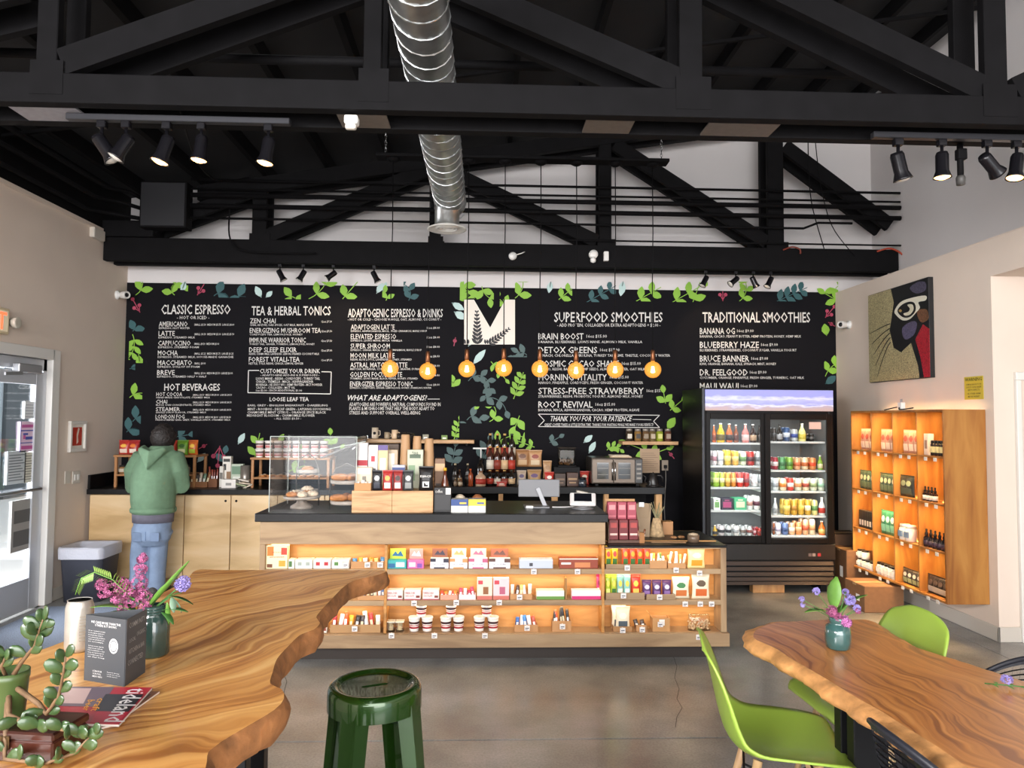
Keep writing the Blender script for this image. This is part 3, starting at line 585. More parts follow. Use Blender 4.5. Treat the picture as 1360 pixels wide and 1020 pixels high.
lettering([('THANK YOU FOR YOUR PATIENCE', 730, 552.4, 838, 559.6)], .03, .25)
lettering([("GREAT COFFEE TAKES A LITTLE EXTRA TIME. THANKS FOR WAITING WHILE WE MAKE YOURS PERFECT!", 723, 562.2, 868, 566)])
lettering([('TRADITIONAL SMOOTHIES', 933, 414.5, 1076, 428.5)], .03)
for i, (n, e1, s2, e2) in enumerate((('BANANA OG', 976, 'BANANA, CACAO, PEANUT BUTTER, HEMP PROTEIN, HONEY, HEMP MILK', 1064), ('BLUEBERRY HAZE', 1008, 'BLUEBERRIES, STRAWBERRIES, COCONUT SUGAR, VANILLA YOGURT', 1058), ('BRUCE BANNER', 995, 'KIWI, ORANGE, BANANA, KALE, SPINACH, MINT, HONEY', 1031), ('DR. FEELGOOD', 993, 'CUCUMBER, ORANGE, PINEAPPLE, FRESH GINGER, TURMERIC, OAT MILK', 1068), ('MAUI WAUI', 981, 'MANGO, PINEAPPLE, COCONUT MILK', 1030))):
    v = 435.5+i*18.3; lettering([(n, 929.5, v, e1, v+8.4)], .02); lettering([(s2, 929.5, v+9.6, e2, v+13.4), ('16oz $9.00', e1+3, v+2, e1+25, v+6.4)])
def seg(q, pts, wpx=.9):
    for a, b in zip(pts[:-1], pts[1:]):
        A, B = mural(*a), mural(*b); n = Vector((-(B-A).z, 0, (B-A).x)).normalized()*(wpx/125/2)
        q.flat([A-n, B-n, B+n, A+n])
q = MB(); seg(q, [(344, 492), (330, 492), (329.3, 521.5), (439, 523.2), (440, 494), (427, 493.6)], 1.1); q.build('menu_box_outline', INK, MUR, world=True, fix=False)
q = MB(); seg(q, [(568, 530), (584, 530)], .7); seg(q, [(840, 557), (865, 557.5)], .7); q.build('rule', INK, MUR, world=True, fix=False)
q = MB(); seg(q, [(715, 550), (876, 551.5), (868, 559.5), (876, 568), (715, 566.5), (723, 558.5), (715, 550)], .9); q.build('banner_outline', INK, MUR, world=True, fix=False)
# leaf sprigs
def clip(poly, rect):
    x0, x1, z0, z1 = rect
    for ax, lim, sg in ((0, x0, 1), (0, x1, -1), (2, z0, 1), (2, z1, -1)):
        out = []
        for i in range(len(poly)):
            a, b = poly[i-1], poly[i]; da, db = (a[ax]-lim)*sg, (b[ax]-lim)*sg
            if (da >= 0) != (db >= 0): out.append(a+(b-a)*(da/(da-db)))
            if db >= 0: out.append(b)
        poly = out
        if not poly: return []
    return poly
def leafpoly(c0, ang, L, W, d):
    o = []
    for k in range(12):
        s_ = k/11 if k < 12 else 0
    pts = [(0, 0), (.18, .55), (.42, 1), (.68, .86), (.9, .35), (1, 0), (.9, -.35), (.68, -.86), (.42, -1), (.18, -.55)]
    ca, sa = math.cos(ang), math.sin(ang)
    return [Vector((c0.x+L*a*ca-W*.5*b*sa, c0.y, c0.z+L*a*sa+W*.5*b*ca)) for a, b in pts]
SPN = [0]
def sprig(u, v, ang, Lpx, n, m, lw=(9, 5), bend=.4, rect=None, berries=0, spread=.9):
    SPN[0] += 1; d = .0009+.00003*SPN[0]; q = MB(); a = math.radians(ang); p = mural(u, v, d); s_ = 1/125
    rc = (LX+.01, RX-.01, 0, MZ-.004) if not rect else (mural(rect[0], rect[1]).x, mural(rect[2], rect[1]).x, mural(rect[0], rect[3]).z, mural(rect[0], rect[1]).z)
    pts = [p]
    for i in range(10):
        a += math.radians(bend*10); p = p+Vector((math.cos(a), 0, math.sin(a)))*Lpx*s_/10; pts.append(p)
    for A, B in zip(pts[:-1], pts[1:]):
        nn = Vector((-(B-A).z, 0, (B-A).x)).normalized()*(.5*s_); c_ = clip([A-nn, B-nn, B+nn, A+nn], rc)
        if len(c_) > 2: q.flat(c_)
    for i in range(n):
        t_ = .15+.85*i/max(1, n-1); k = min(9, int(t_*10)); c0 = pts[k]+(pts[k+1]-pts[k])*(t_*10-k if k < 9 else 1); dr = math.atan2((pts[k+1]-pts[k]).z, (pts[k+1]-pts[k]).x)
        for sgn in ((1, -1) if i < n-1 else (0,)):
            if berries:
                ang2 = dr+sgn*.5; e_ = c0+Vector((math.cos(ang2), 0, math.sin(ang2)))*lw[0]*s_
                c_ = [e_+Vector((math.cos(x), 0, math.sin(x)))*lw[1]*.5*s_ for x in [2*PI*j/10 for j in range(10)]]
                nn = Vector((-(e_-c0).z, 0, (e_-c0).x)).normalized()*(.5*s_); st = clip([c0-nn, e_-nn, e_+nn, c0+nn], rc)
                if len(st) > 2: q.flat(st)
            else: c_ = leafpoly(c0, dr+sgn*spread, lw[0]*1.2*s_*(1-.2*t_), lw[1]*1.15*s_*(1-.15*t_), d)
            c_ = clip(c_, rc)
            if len(c_) > 2: q.flat([w_-Vector((0, .000004*(2*i+(sgn > 0)), 0)) for w_ in c_])
    if q.f: q.build('painted_sprig', m, MUR, world=True, fix=False)
T = (176, 377, 1113, 402); TT = lambda a, b, c=396: (a, 374, b, c)
# top border
for u, v, an, L, n, m, lw, bd, r in (
    (180, 392, 20, 60, 4, LEAF, (14, 8), 2, TT(176, 240, 392)), (232, 392, 160, 30, 3, LEAF, (12, 8), -2, TT(176, 250, 392)), (247, 372, -110, 12, 1, PALEL, (14, 7), 0, TT(240, 260, 385)),
    (284, 393, 60, 40, 3, DLEAF, (16, 10), -2, TT(283, 335, 395)), (312, 396, 55, 34, 3, DLEAF, (16, 10), -2, TT(306, 335, 394)), (347, 395, 118, 3, 1, PALEL, (14, 8), 0, TT(330, 360, 396)), (353, 395, 45, 2, 1, PALEL, (10, 6), 0, TT(330, 362, 396)),
    (392, 396, 120, 34, 3, LEAF, (14, 9), 3, TT(362, 400, 397)), (410, 397, 20, 80, 5, LEAF, (15, 8), 1, TT(408, 490, 397)), (455, 397, 50, 30, 2, LEAF, (14, 9), 0, TT(445, 490, 397)), (500, 390, 60, 4, 1, PALEL, (14, 7), 0, TT(496, 512, 392)), (508, 388, 70, 4, 1, PALEL, (12, 6), 0, TT(496, 514, 391)),
    (512, 400, 40, 28, 4, LEAF, (10, 6), 2, TT(508, 530, 399)), (540, 402, 30, 50, 5, DLEAF, (11, 7), 2, TT(536, 585, 399)), (612, 374, -50, 40, 3, LEAF, (14, 9), 0, TT(611, 640, 396)),
    (616, 384, 0, 40, 4, LEAF, (15, 8), -3, (611, 372, 660, 400)), (640, 380, -90, 34, 3, LEAF, (13, 8), 1, (611, 372, 656, 415)), (672, 410, 100, 40, 4, LEAF, (12, 7), 1, (664, 372, 686, 412)), (684, 396, 30, 44, 3, LEAF, (15, 9), 1, TT(684, 722, 399)), (732, 372, -100, 10, 1, PALEL, (14, 7), 0, TT(726, 740, 393)),
    (742, 398, 40, 28, 3, LEAF, (12, 7), 0, TT(738, 760, 400)), (778, 402, 30, 50, 4, DLEAF, (12, 7), 0, TT(776, 818, 401)), (828, 372, -100, 8, 1, PALEL, (18, 9), 0, TT(822, 840, 397)), (845, 400, 30, 40, 3, LEAF, (15, 9), 0, TT(840, 878, 400)), (892, 402, 30, 44, 3, LEAF, (16, 9), 0, TT(892, 940, 401)), (920, 402, 70, 30, 2, LEAF, (15, 9), 0, TT(915, 942, 401)),
    (982, 400, 30, 40, 4, LEAF, (12, 7), 1, TT(980, 1015, 400)), (1028, 402, 25, 50, 5, DLEAF, (14, 8), 0, TT(1026, 1072, 400)), (1113, 380, 190, 35, 3, LEAF, (14, 8), 3, (1085, 374, 1113, 410)), (1113, 400, 150, 20, 2, LEAF, (14, 8), 0, (1085, 374, 1113, 410)),
    # left border
    (176, 440, 20, 18, 2, DLEAF, (12, 9), 2, (172, 410, 193, 440)), (176, 444, -60, 50, 6, LEAF, (12, 6), -1, (172, 440, 191, 478)), (184, 470, -80, 10, 1, LEAF, (16, 9), 0, (172, 440, 191, 482)), (172, 490, 20, 10, 1, DLEAF, (10, 7), 0, (170, 476, 180, 492)),
    (172, 528, 50, 36, 3, LEAF, (14, 8), -1, (168, 492, 190, 530)), (176, 560, 60, 34, 3, DLEAF, (15, 9), -1, (166, 526, 188, 566)), (168, 574, 60, 20, 2, DLEAF, (15, 9), -1, (166, 545, 186, 580)),
    # right border
    (1098, 446, 100, 3, 1, LEAF, (14, 10), 0, None), (1096, 500, 75, 56, 5, LEAF, (12, 8), -1, (1094, 440, 1113, 502)), (1096, 510, 35, 3, 1, DLEAF, (16, 9), 0, None),
    # centre and lower
    (600, 402, -30, 3, 1, PALEL, (16, 8), 0, None), (603, 414, -30, 3, 1, PALEL, (16, 9), 0, (598, 402, 616, 424)), (622, 506, 70, 52, 5, SLATE, (11, 7), -2, (609, 470, 668, 560)), (620, 558, 78, 52, 5, SLATE, (13, 8), -3, (606, 496, 670, 562)), (640, 530, 30, 40, 3, SLATE, (12, 8), -1, None), (700, 472, 105, 32, 4, SLATE, (12, 7), 3, (662, 430, 700, 474)), (695, 467, 165, 38, 5, SLATE, (11, 6), 2, (655, 440, 700, 474)),
    (603, 514, 100, 6, 2, LEAF, (11, 7), 0, (600, 490, 612, 522)), (603, 584, 75, 26, 4, LEAF, (9, 5), 0, (600, 552, 610, 590)), (652, 480, -50, 30, 3, LEAF, (9, 5), 0, (640, 470, 682, 510)), (682, 530, 70, 38, 5, LEAF, (11, 6), 0, (678, 494, 698, 532)),
    (655, 595, 62, 62, 4, LEAF, (14, 8), -1, (624, 545, 697, 600)), (650, 560, 10, 45, 3, LEAF, (11, 7), 2, (630, 540, 697, 585)), (690, 552, -110, 36, 3, LEAF, (14, 9), 0, (678, 548, 697, 585)), (622, 460, 60, 3, 1, PALEL, (20, 8), 0, None), (628, 484, 50, 3, 1, PALEL, (22, 8), 0, None),
    (884, 536, 100, 14, 2, LEAF, (12, 8), 0, None), (890, 545, 40, 20, 2, LEAF, (11, 7), 0, None), (886, 570, 55, 3, 1, LEAF, (16, 10), 0, None), (806, 598, 60, 20, 4, LEAF, (8, 5), -1, None), (862, 600, 160, 30, 2, LEAF, (14, 7), 0, None), (864, 604, 20, 22, 2, LEAF, (12, 7), 0, None), (775, 588, 40, 3, 1, PALEL, (13, 7), 0, None), (782, 602, 60, 3, 1, PALEL, (15, 7), 0, None),
    (730, 588, 30, 14, 2, SLATE, (9, 6), 0, None), (710, 594, 160, 24, 3, LEAF, (9, 5), 0, None),
    (235, 580, 10, 14, 2, DLEAF, (13, 8), 0, (225, 572, 256, 590)), (316, 590, 60, 3, 1, PALEL, (14, 7), 0, None), (338, 610, 80, 36, 3, LEAF, (13, 8), 0, (324, 575, 350, 615)), (262, 614, 50, 3, 1, PALEL, (13, 7), 0, None), (296, 615, 80, 12, 2, DLEAF, (12, 8), 0, None), (370, 588, 60, 3, 1, LEAF, (11, 7), 0, None), (395, 600, 60, 3, 1, LEAF, (10, 7), 0, None), (383, 626, 20, 40, 3, LEAF, (12, 7), 0, (370, 600, 405, 628)), (440, 592, 95, 14, 2, LEAF, (10, 7), 0, None), (452, 598, 60, 3, 1, LEAF, (8, 5), 0, None), (600, 618, 80, 24, 3, SLATE, (13, 8), 0, None), (640, 612, 70, 26, 3, SLATE, (14, 8), 0, None)):
    sprig(u, v, an, L, n, m, lw, bd, r)
for u, v, an, n, lw in ((262, 392, 60, 2, (8, 5)), (186, 415, 120, 2, (8, 5)), (292, 592, -95, 2, (14, 6)), (275, 590, -150, 1, (3, 5)), (605, 448, 260, 1, (3, 5)), (960, 400, 90, 2, (8, 5)), (1096, 422, 50, 2, (8, 5)), (1100, 428, 330, 1, (3, 5)), (418, 588, -60, 1, (2, 5)), (430, 588, -50, 1, (2, 5)), (888, 600, 310, 1, (3, 5))):
    sprig(u, v, an, 12, n, BERRY, lw, 0, None, 1)
# the letter M
q = MB(); d = .004
def mp(u, v): p = mural(u, v, d); return Vector((p.x, p.y, p.z))
for pl in ([(616.5, 398), (629.5, 398), (616.5, 457.5)], [(629.5, 398), (651, 435), (651, 457.5), (616.5, 457.5)], [(651, 435), (671, 398), (684, 398), (684, 457.5), (651, 457.5)]):
    q.flat([mp(*x) for x in pl])
q.build('letter_m', mat('#e6dcd0', .5), MUR, world=True, fix=False)
q = MB(); d = .006
def mleaf(u, v, ang, L, n, lw):
    a = math.radians(ang); dx, dz = math.cos(a), -math.sin(a)
    for i in range(n):
        t_ = i/(n-1); uu, vv = u+dx*L*t_, v+dz*L*t_; ll = lw[0]*(1-.65*t_)
        for sg in (1, -1): q.flat(leafpoly(mp(uu, vv), a+sg*.75, ll/125, lw[1]*(1-.5*t_)/125, d))
    nn = (-dz*.6, dx*.6); q.flat([mp(u-nn[0], v-nn[1]), mp(u+dx*L-nn[0], v+dz*L-nn[1]), mp(u+dx*L+nn[0], v+dz*L+nn[1]), mp(u+nn[0], v+nn[1])])
mleaf(634, 457, 91, 42, 9, (11, 4.4)); mleaf(650, 457, 38, 32, 8, (9, 3.6))
for u in (618, 622, 645, 648): q.flat(leafpoly(mp(u, 457.3), math.radians(100-8*(u % 3)), 7/125, 3/125, d))
q.build('leaf_cutout', mat('#232227', .62), MUR, world=True, fix=False)

# ---------------- left back counter ----------------
LCY = 7.0; ztop = .955-.0; ZL = P(200, 656, LCY).z+.045; ZLb = ZL-.05
cabx = [LX+.03, XU(243, LCY, 720), XU(305, LCY, 720), XU(367, LCY, 720), XU(430, LCY, 720), -.95]
for i in range(5):
    x0, x1 = cabx[i], cabx[i+1]
    lb = ['pale maple base cabinet behind the person at the left wall', 'pale maple base cabinet just right of the person', 'pale maple base cabinet with round finger hole, left of the big counter', 'pale maple base cabinet half hidden behind the counter end', 'pale maple base cabinet behind the pastry case'][i]
    t = thing('base_cabinet', lb, 'cabinet', ((x0+x1)/2, LCY+.3, 0))
    MB().box(x0+.002, x1-.002, LCY+.03, BY-.02, .09, ZLb-.002).box(x0+.002, x1-.002, LCY+.09, BY-.02, 0, .09).build('carcass', mat('#b89567', .6), t, world=True)
    dd = MB().box(x0+.004, x1-.004, LCY+.008, LCY+.028, .09, ZLb-.008, b=.0025).build('door', PALE, t, world=True)
    hx = x1-.05 if i in (1, 3) else x0+.05
    if i: MB().lathe([(0, -.002), (.011, -.002), (.011, .004)], 14, M=Matrix.Translation((hx, LCY+.008, ZLb-.06)) @ Matrix.Rotation(PI/2, 4, 'X')).build('finger_hole', CABD, dd, world=True)
p = P(340, 689, LCY); t = MB().box(-.02, .02, -.012, .008, -.045, .045, b=.002).build('door_tag', CABD); t.parent = dd; dd.parent; t.location = (0, 0, 0); bpy.data.objects.remove(t)
t = thing('left_worktop', 'black worktop with upstand along the left back wall', 'worktop', (-2.4, LCY+.3, ZLb))
MB().box(LX+.012, -.93, LCY-.012, BY-.014, ZLb, ZL, b=.003).build('slab', BTOP, t, world=True)
t = tag(MB().box(LX+.012, LX+.035, LCY, BY-.014, ZL+.0005, ZL+.13, b=.003).build('upstand', BTOP), 'short black upstand on the worktop against the left wall', 'upstand')
# ---------------- back bar counter ----------------
BCY = 6.92; ZB = P(700, 648.5, BCY).z+.012; ZBb = ZB-.065
t = thing('back_bar', 'black topped back bar with oak posts and open bays beneath', 'counter', (1.0, BCY+.3, 0))
x1 = XU(883, BCY, 655)
MB().box(-.90, x1, BCY, BY-.014, ZBb, ZB, b=.003).build('worktop', BTOP, t, world=True)
for u0, u1 in ((662, 668), (733, 741), (803, 809), (872, 880)):
    MB().box(XU(u0, BCY), XU(u1, BCY), BCY+.02, BCY+.09, 0, ZBb, b=.003).build('post', OAKP, t, world=True)
MB().box(-.88, x1-.03, BY-.06, BY-.016, 0, ZBb).build('back_board', CABD, t, world=True)
MB().box(-.88, x1-.03, BCY+.1, BY-.06, .42, .45, b=.003).build('lower_shelf', CABD, t, world=True)
# ---------------- display counter ----------------
YC0 = 4.87; x0, x1 = P(345, 720, YC0).x, P(965, 780, YC0).x; xm = P(804, 720, YC0).x
Z = lambda v, u=650: P(u, v, YC0).z
ZT = P(600, 682.5, 4.84).z; ZTb = ZT-.055; ZR = Z(725)+.005
s1t, s2t, s3t = Z(756), Z(797.5), Z(841); DEP = .15
dc = thing('display_counter', 'long oak service counter with three lit tiers of snack shelves', 'counter', ((x0+x1)/2, YC0+.35, 0))
div = [XU(352, YC0, 740), XU(512.5, YC0, 740), XU(801, YC0, 740), XU(957, YC0, 740)]
YB = YC0+.74
MB().box(x0, xm, YC0, YC0+.02, Z(723), ZTb, b=.002).build('fascia', ASH, dc, world=True)
MB().box(x0-.0, x1+.015, YC0-.012, YC0+.02, .10, s3t-.004, b=.002).build('plinth_board', ASH, dc, world=True)
MB().box(x0+.08, x1-.08, YC0+.09, YB-.05, 0, .10).build('toe_kick', mat('#2a211c', .6), dc, world=True)
MB().box(x0, div[0], YC0, YB, s3t, Z(723), b=.002).build('end_panel', ASHV, dc, world=True)
MB().box(div[3], x1, YC0, YB, s3t, ZR-.016, b=.002).build('end_panel', ASHV, dc, world=True)
MB().box(x0+.02, x1-.02, YC0+DEP, YC0+DEP+.02, .10, Z(723)).build('back_panel', OAKL, dc, world=True)
MB().box(x0+.02, xm-.02, YC0+DEP+.02, YB, .10, ZTb-.001).box(xm-.02, x1-.02, YC0+DEP+.02, YB, .10, ZR-.017).build('carcass', mat('#8a6a48', .6), dc, world=True)
for k in (1, 2): MB().box(div[k]-.009, div[k]+.009, YC0+.002, YC0+DEP, s3t, Z(724), b=.001).build('divider', OAKL, dc, world=True)
for zz, nm in ((s1t, 0), (s2t, 0), (s3t, 0)):
    for k in range(3):
        a, b_ = div[k]+(.009 if k else 0), div[k+1]-(.009 if k < 2 else 0)
        MB().box(a, b_, YC0+.001, YC0+DEP, zz-(.034 if zz != s3t else .03), zz, b=.0015).build('shelf', ASH, dc, world=True)
MB().box(div[0], xm, YC0+.02, YC0+DEP, Z(723), Z(723)+.02).box(xm, div[3], YC0, YC0+DEP, ZR-.024, ZR-.017).build('top_rail', ASH, dc, world=True)
LEDM = mat((1, .78, .5), .5, emit=5)
for k in range(3):
    a, b_ = div[k]+.03, div[k+1]-.03
    for top in (Z(723)-.0002 if k < 2 else ZR-.0242, s1t-.0342, s2t-.0342):
        MB().box(a, b_, YC0+.045, YC0+.051, top-.0016, top).build('led_strip', LEDM, dc, world=True)
        area('shelf_light', ((a+b_)/2, YC0+.05, top-.004), ((a+b_)/2, YC0+.09, top-.2), b_-a, .015, .85*(b_-a), (1, .70, .40))
for k, (u, v) in enumerate(((709, 759), (767, 759), (833, 754), (898, 757), (929, 761), (550, 801), (606, 800), (663, 800), (690, 793), (828, 791), (876, 793), (910, 802), (930, 802), (945, 802), (471, 835), (520, 844), (577, 844), (644, 844), (700, 834), (747, 832), (827, 837), (853, 836), (877, 829), (928, 846), (459, 750), (488, 750), (505, 750))):
    c0 = P(u, v, YC0-.014); q = MB().box(c0.x-.018, c0.x+.018, YC0-.018, YC0-.0135, c0.z-.018, c0.z+.016, b=.001).box(c0.x-.012, c0.x+.012, YC0-.0185, YC0-.018, c0.z-.004, c0.z+.002, 1).box(c0.x-.012, c0.x+.004, YC0-.0185, YC0-.018, c0.z-.012, c0.z-.009, 1).box(c0.x-.004, c0.x+.004, YC0-.0135, YC0+.0, c0.z-.005, c0.z+.016)
    q.build('price_tag', [mat('#dcd8d6', .5), mat('#55535a', .5)], dc, world=True)
t = thing('counter_worktop', 'thick black worktop of the service counter holding the register', 'worktop', ((x0+xm)/2, YC0+.35, ZTb))
MB().box(P(338, 690, 4.84).x, P(808, 690, 4.84).x, YC0-.03, YB, ZTb, ZT, b=.004).build('slab', BTOP, t, world=True)
t = thing('lower_worktop', 'lower black worktop at the right end of the counter', 'worktop', ((xm+x1)/2, YC0+.35, ZR-.016))
MB().box(P(808, 690, 4.84).x+.004, x1+.005, YC0-.012, YB-.12, ZR-.016, ZR, b=.004).build('slab', BTOP, t, world=True)
# ---------------- wall shelves ----------------
for nm, u0, u1, v, lb in (('l', 545, 630, 584, 'oak wall shelf left of centre holding small cards'), ('r', 826, 900, 586, 'oak wall shelf with spice jars above the oven')):
    a, b_ = P(u0, v, 7.45).x, P(u1, v, 7.45).x; z = P(u0, v, 7.45).z
    t = thing('wall_shelf', lb, 'shelf', ((a+b_)/2, 7.5, z-.035))
    MB().box(a, b_, 7.42, MY-.0015, z-.035, z, b=.003).build('board', OAKS, t, world=True)
    for x in (a+.08, b_-.08): MB().box(x-.012, x+.012, 7.5, MY-.0015, z-.06, z-.035, b=.002).build('bracket', CABD, t, world=True)
    if nm == 'l': SLZ = z
    else: SRZ = z
# ---------------- right wall lit shelf ----------------
XF = 3.47
ya = Q(1258, 800, XF).y; yb = Q(1132.5, 752, XF).y; zb_ = Q(1258, 803, XF).z; zt_ = Q(1258, 543.5, XF).z
SH = wood('honey_oak', ['#85501c', '#9c662a', '#aa7636'], (6, 6, 1), 1.8, 1.0, .5)
ws = thing('lit_wall_shelf', 'honey oak grid shelf with sixteen lit cubbies on the right wall', 'shelf', ((XF+RX)/2, (ya+yb)/2, zb_))
th_ = .018
for y in (ya, yb-th_): MB().box(XF, RX-.002, y, y+th_, zb_, zt_, b=.0015).build('side_panel', SH, ws, world=True)
MB().box(XF, RX-.002, ya+th_, yb-th_, zt_-th_, zt_, b=.0015).build('top_panel', SH, ws, world=True)
MB().box(XF, RX-.002, ya+th_, yb-th_, zb_, zb_+th_, b=.0015).build('bottom_panel', SH, ws, world=True)
MB().box(RX-.014, RX-.002, ya+th_, yb-th_, zb_+th_, zt_-th_).build('back_panel', SH, ws, world=True)
cw = (yb-ya-th_)/4; ch = (zt_-zb_-th_)/4
for k in (1, 2, 3): MB().box(XF+.004, RX-.015, ya+k*cw, ya+k*cw+th_*.8, zb_+th_, zt_-th_, b=.001).build('upright', SH, ws, world=True)
CZ = []
for r in range(4):
    CZ.append(zb_+r*ch+th_)
    for c in range(4):
        if r: MB().box(XF+.004, RX-.015, ya+c*cw+th_*.8, ya+(c+1)*cw, zb_+r*ch+.004, zb_+r*ch+th_, b=.001).build('cubby_shelf', SH, ws, world=True)
        yy = ya+(c+.5)*cw+.008
        MB().box(XF+.045, XF+.051, ya+c*cw+.04, ya+(c+1)*cw-.03, zb_+(r+1)*ch+.0022, zb_+(r+1)*ch+.0039).build('led_strip', LEDM, ws, world=True)
        area('cubby_light', (XF+.05, yy, zb_+(r+1)*ch-.004), (XF+.20, yy, zb_+r*ch), .02, cw-.08, 3.6, (1, .66, .30))
        for k in range(2):
            yt = ya+(c+.3+.35*k)*cw+.01
            MB().box(XF-.003, XF+.0035, yt-.018, yt+.018, zb_+r*ch-.022, zb_+r*ch+.006, b=.001).build('price_tag', mat('#d8d2cc', .5), ws, world=True)
def cub(r, c): return ya+c*cw+th_*.8, ya+(c+1)*cw, CZ[r]     # c=0 nearest
# ---------------- painting and warning sign on the right wall ----------------
y0, y1 = Q(1241, 430, RX).y, Q(1160, 450, RX).y; z0, z1 = Q(1200, 505, RX).z, Q(1200, 380, RX).z
pt = thing('mosaic_painting', 'mosaic style canvas of a masked animal face with white eye', 'painting', (RX, (y0+y1)/2, z0))
def mosaic(a, b_): return mat(a, .45, noise=.55, nscale=70, bump=.5)
MB().box(RX-.045, RX-.001, y0, y1, z0, z1, b=.003).build('canvas', mat('#121215', .5), pt, world=True)
def pp(px, x, m, nm, sm=1):
    n = len(px); o = []
    for k in range(n):
        A, B_, C_, D_ = [Vector(px[(k+i_) % n]) for i_ in (-1, 0, 1, 2)]
        for i_ in range(4 if sm else 1): s_ = i_/4; o.append(.5*((2*B_)+(C_-A)*s_+(2*A-5*B_+4*C_-D_)*s_*s_+(3*B_-A-3*C_+D_)*s_**3))
    po = []
    for v in o: a = min(1, max(0, (v.x-510)/318)); b_ = min(.995, max(.005, (v.y-607+110*a)/(498+67*a))); po.append((y1-(y1-y0)*a, z1-(z1-z0)*b_))
    q = MB(); q.prism(po, 'x', RX-.045-x, RX-.0445, 0); q.build(nm, m, pt, world=True)
SANDM = mat('#a0956f', .5, noise=.6, nscale=90, bump=.5)
pp([(510, 607), (575, 585), (640, 560), (655, 640), (640, 740), (630, 800), (650, 900), (690, 925), (740, 872), (755, 930), (772, 1000), (778, 1078), (640, 1090), (510, 1105)], .002, SANDM, 'sand_field', 0)
pp([(762, 850), (800, 765), (828, 790), (828, 1062), (800, 1066), (785, 950)], .002, mat('#a01f2c', .4, noise=.5, nscale=80, bump=.5), 'red_patch', 0)
pp([(775, 690), (815, 680), (826, 730), (800, 755), (780, 735)], .002, mat('#6e4a34', .4, noise=.5, nscale=80), 'brown_patch')
pp([(740, 560), (780, 525), (815, 530), (812, 575), (770, 590)], .002, mat('#4a4558', .4, noise=.5, nscale=80), 'violet_patch')
pp([(660, 690), (690, 642), (738, 618), (812, 603), (814, 630), (780, 640), (786, 672), (765, 702), (735, 737), (700, 742), (670, 715)], .003, mat('#ded8c4', .4), 'eye_mask')
pp([(676, 690), (700, 654), (740, 636), (764, 648), (766, 690), (737, 724), (702, 724)], .004, mat('#141418', .3), 'eye_ring')
pp([(728, 655), (752, 652), (758, 680), (742, 708), (718, 716), (708, 704), (732, 694), (740, 675)], .005, mat('#d8cfb4', .3), 'iris')
pp([(683, 688), (692, 680), (700, 688), (692, 697)], .005, mat('#a88a54', .3), 'gold_glint')
pp([(702, 782), (748, 748), (770, 760), (757, 820), (718, 852), (700, 825)], .003, mat('#56506a', .4, noise=.5, nscale=90), 'grey_muzzle_patch')
for k in range(5):
    a0, b0 = (635-510)/318, .38+.05*k; a1, b1 = .03+.03*k, .44+.125*k
    pts_ = [(RX-.048, y1-(y1-y0)*(a0+(a1-a0)*s_), z1-(z1-z0)*(b0+(b1-b0)*s_**1.3)) for s_ in [i_/5 for i_ in range(6)]]
    MB().tube(pts_, [.004, .0045, .004, .0035, .003, .002], 6).build('whisker', mat('#111114', .4), pt, world=True)
y0, y1, z0, z1 = qbox(1307, 530, 1281, 501, RX)
t = thing('warning_sign', 'yellow WARNING sign in black print beside the lit shelf', 'sign', (RX, (y0+y1)/2, z0))
MB().box(RX-.004, RX-.001, y0, y1, z0, z1, b=.001).build('plate', mat('#c9b43a', .5), t, world=True)
q = MB(); h = z1-z0; w_ = y1-y0
for i, (s_, a, hh, ins) in enumerate((('WARNING', .80, .15, .06), ('CHEMICALS KNOWN TO THE', .62, .07, .1), ('STATE TO CAUSE CANCER', .50, .07, .1), ('BIRTH DEFECTS', .38, .07, .2), ('OR OTHER HARM', .22, .07, .15), ('MAY BE PRESENT', .09, .07, .2))):
    textin(q, s_, (RX-.0045, y1-w_*ins, z0+h*a), (0, -w_*(1-2*ins), 0), (0, 0, h*hh), bold=.02)
q.build('lettering', mat('#1b1a14', .5), t, world=True, fix=False)
# ---------------- product builders ----------------
PRW = mat('#e9e6e0', .5)
def mk_carton(w, d, h, base, bands=(), txt=None, tcol='#7c1f2a', lid=None):
    r = root0('carton'); MB().box(-w/2, w/2, 0, d, 0, h, b=min(.002, h*.08)).build('box_body', mat(base, .5), r)
    for i, (c, a0, b0, a1, b1) in enumerate(bands):
        y = -.0006-.0003*i; MB().box(-w/2+w*a0, -w/2+w*a1, y, .001, h*b0, h*b1).build('printed_panel', mat(c, .5), r)
    if txt:
        for s_, a0, b0, a1, b1 in txt:
            q = MB(); textin(q, s_, (-w/2+w*a0, -.0022, h*b0), (w*(a1-a0), 0, 0), (0, 0, h*(b1-b0)), bold=.02); q.build('lettering', mat(tcol, .5), r, fix=False)
    if lid: # upright back card
        lh, lc = lid; MB().box(-w/2+w*.08, w/2-w*.08, d-.004, d-.001, h, h+lh, b=.0012).build('upright_card', mat(lc, .5), r)
        MB().prism([(-w*.3, h+lh*.3), (-w*.12, h+lh*.75), (0, h+lh*.45), (w*.15, h+lh*.8), (w*.3, h+lh*.25)], 'y', d-.0052, d-.004).build('card_print', mat(bands[0][0] if bands else '#ffffff', .5), r)
    return r
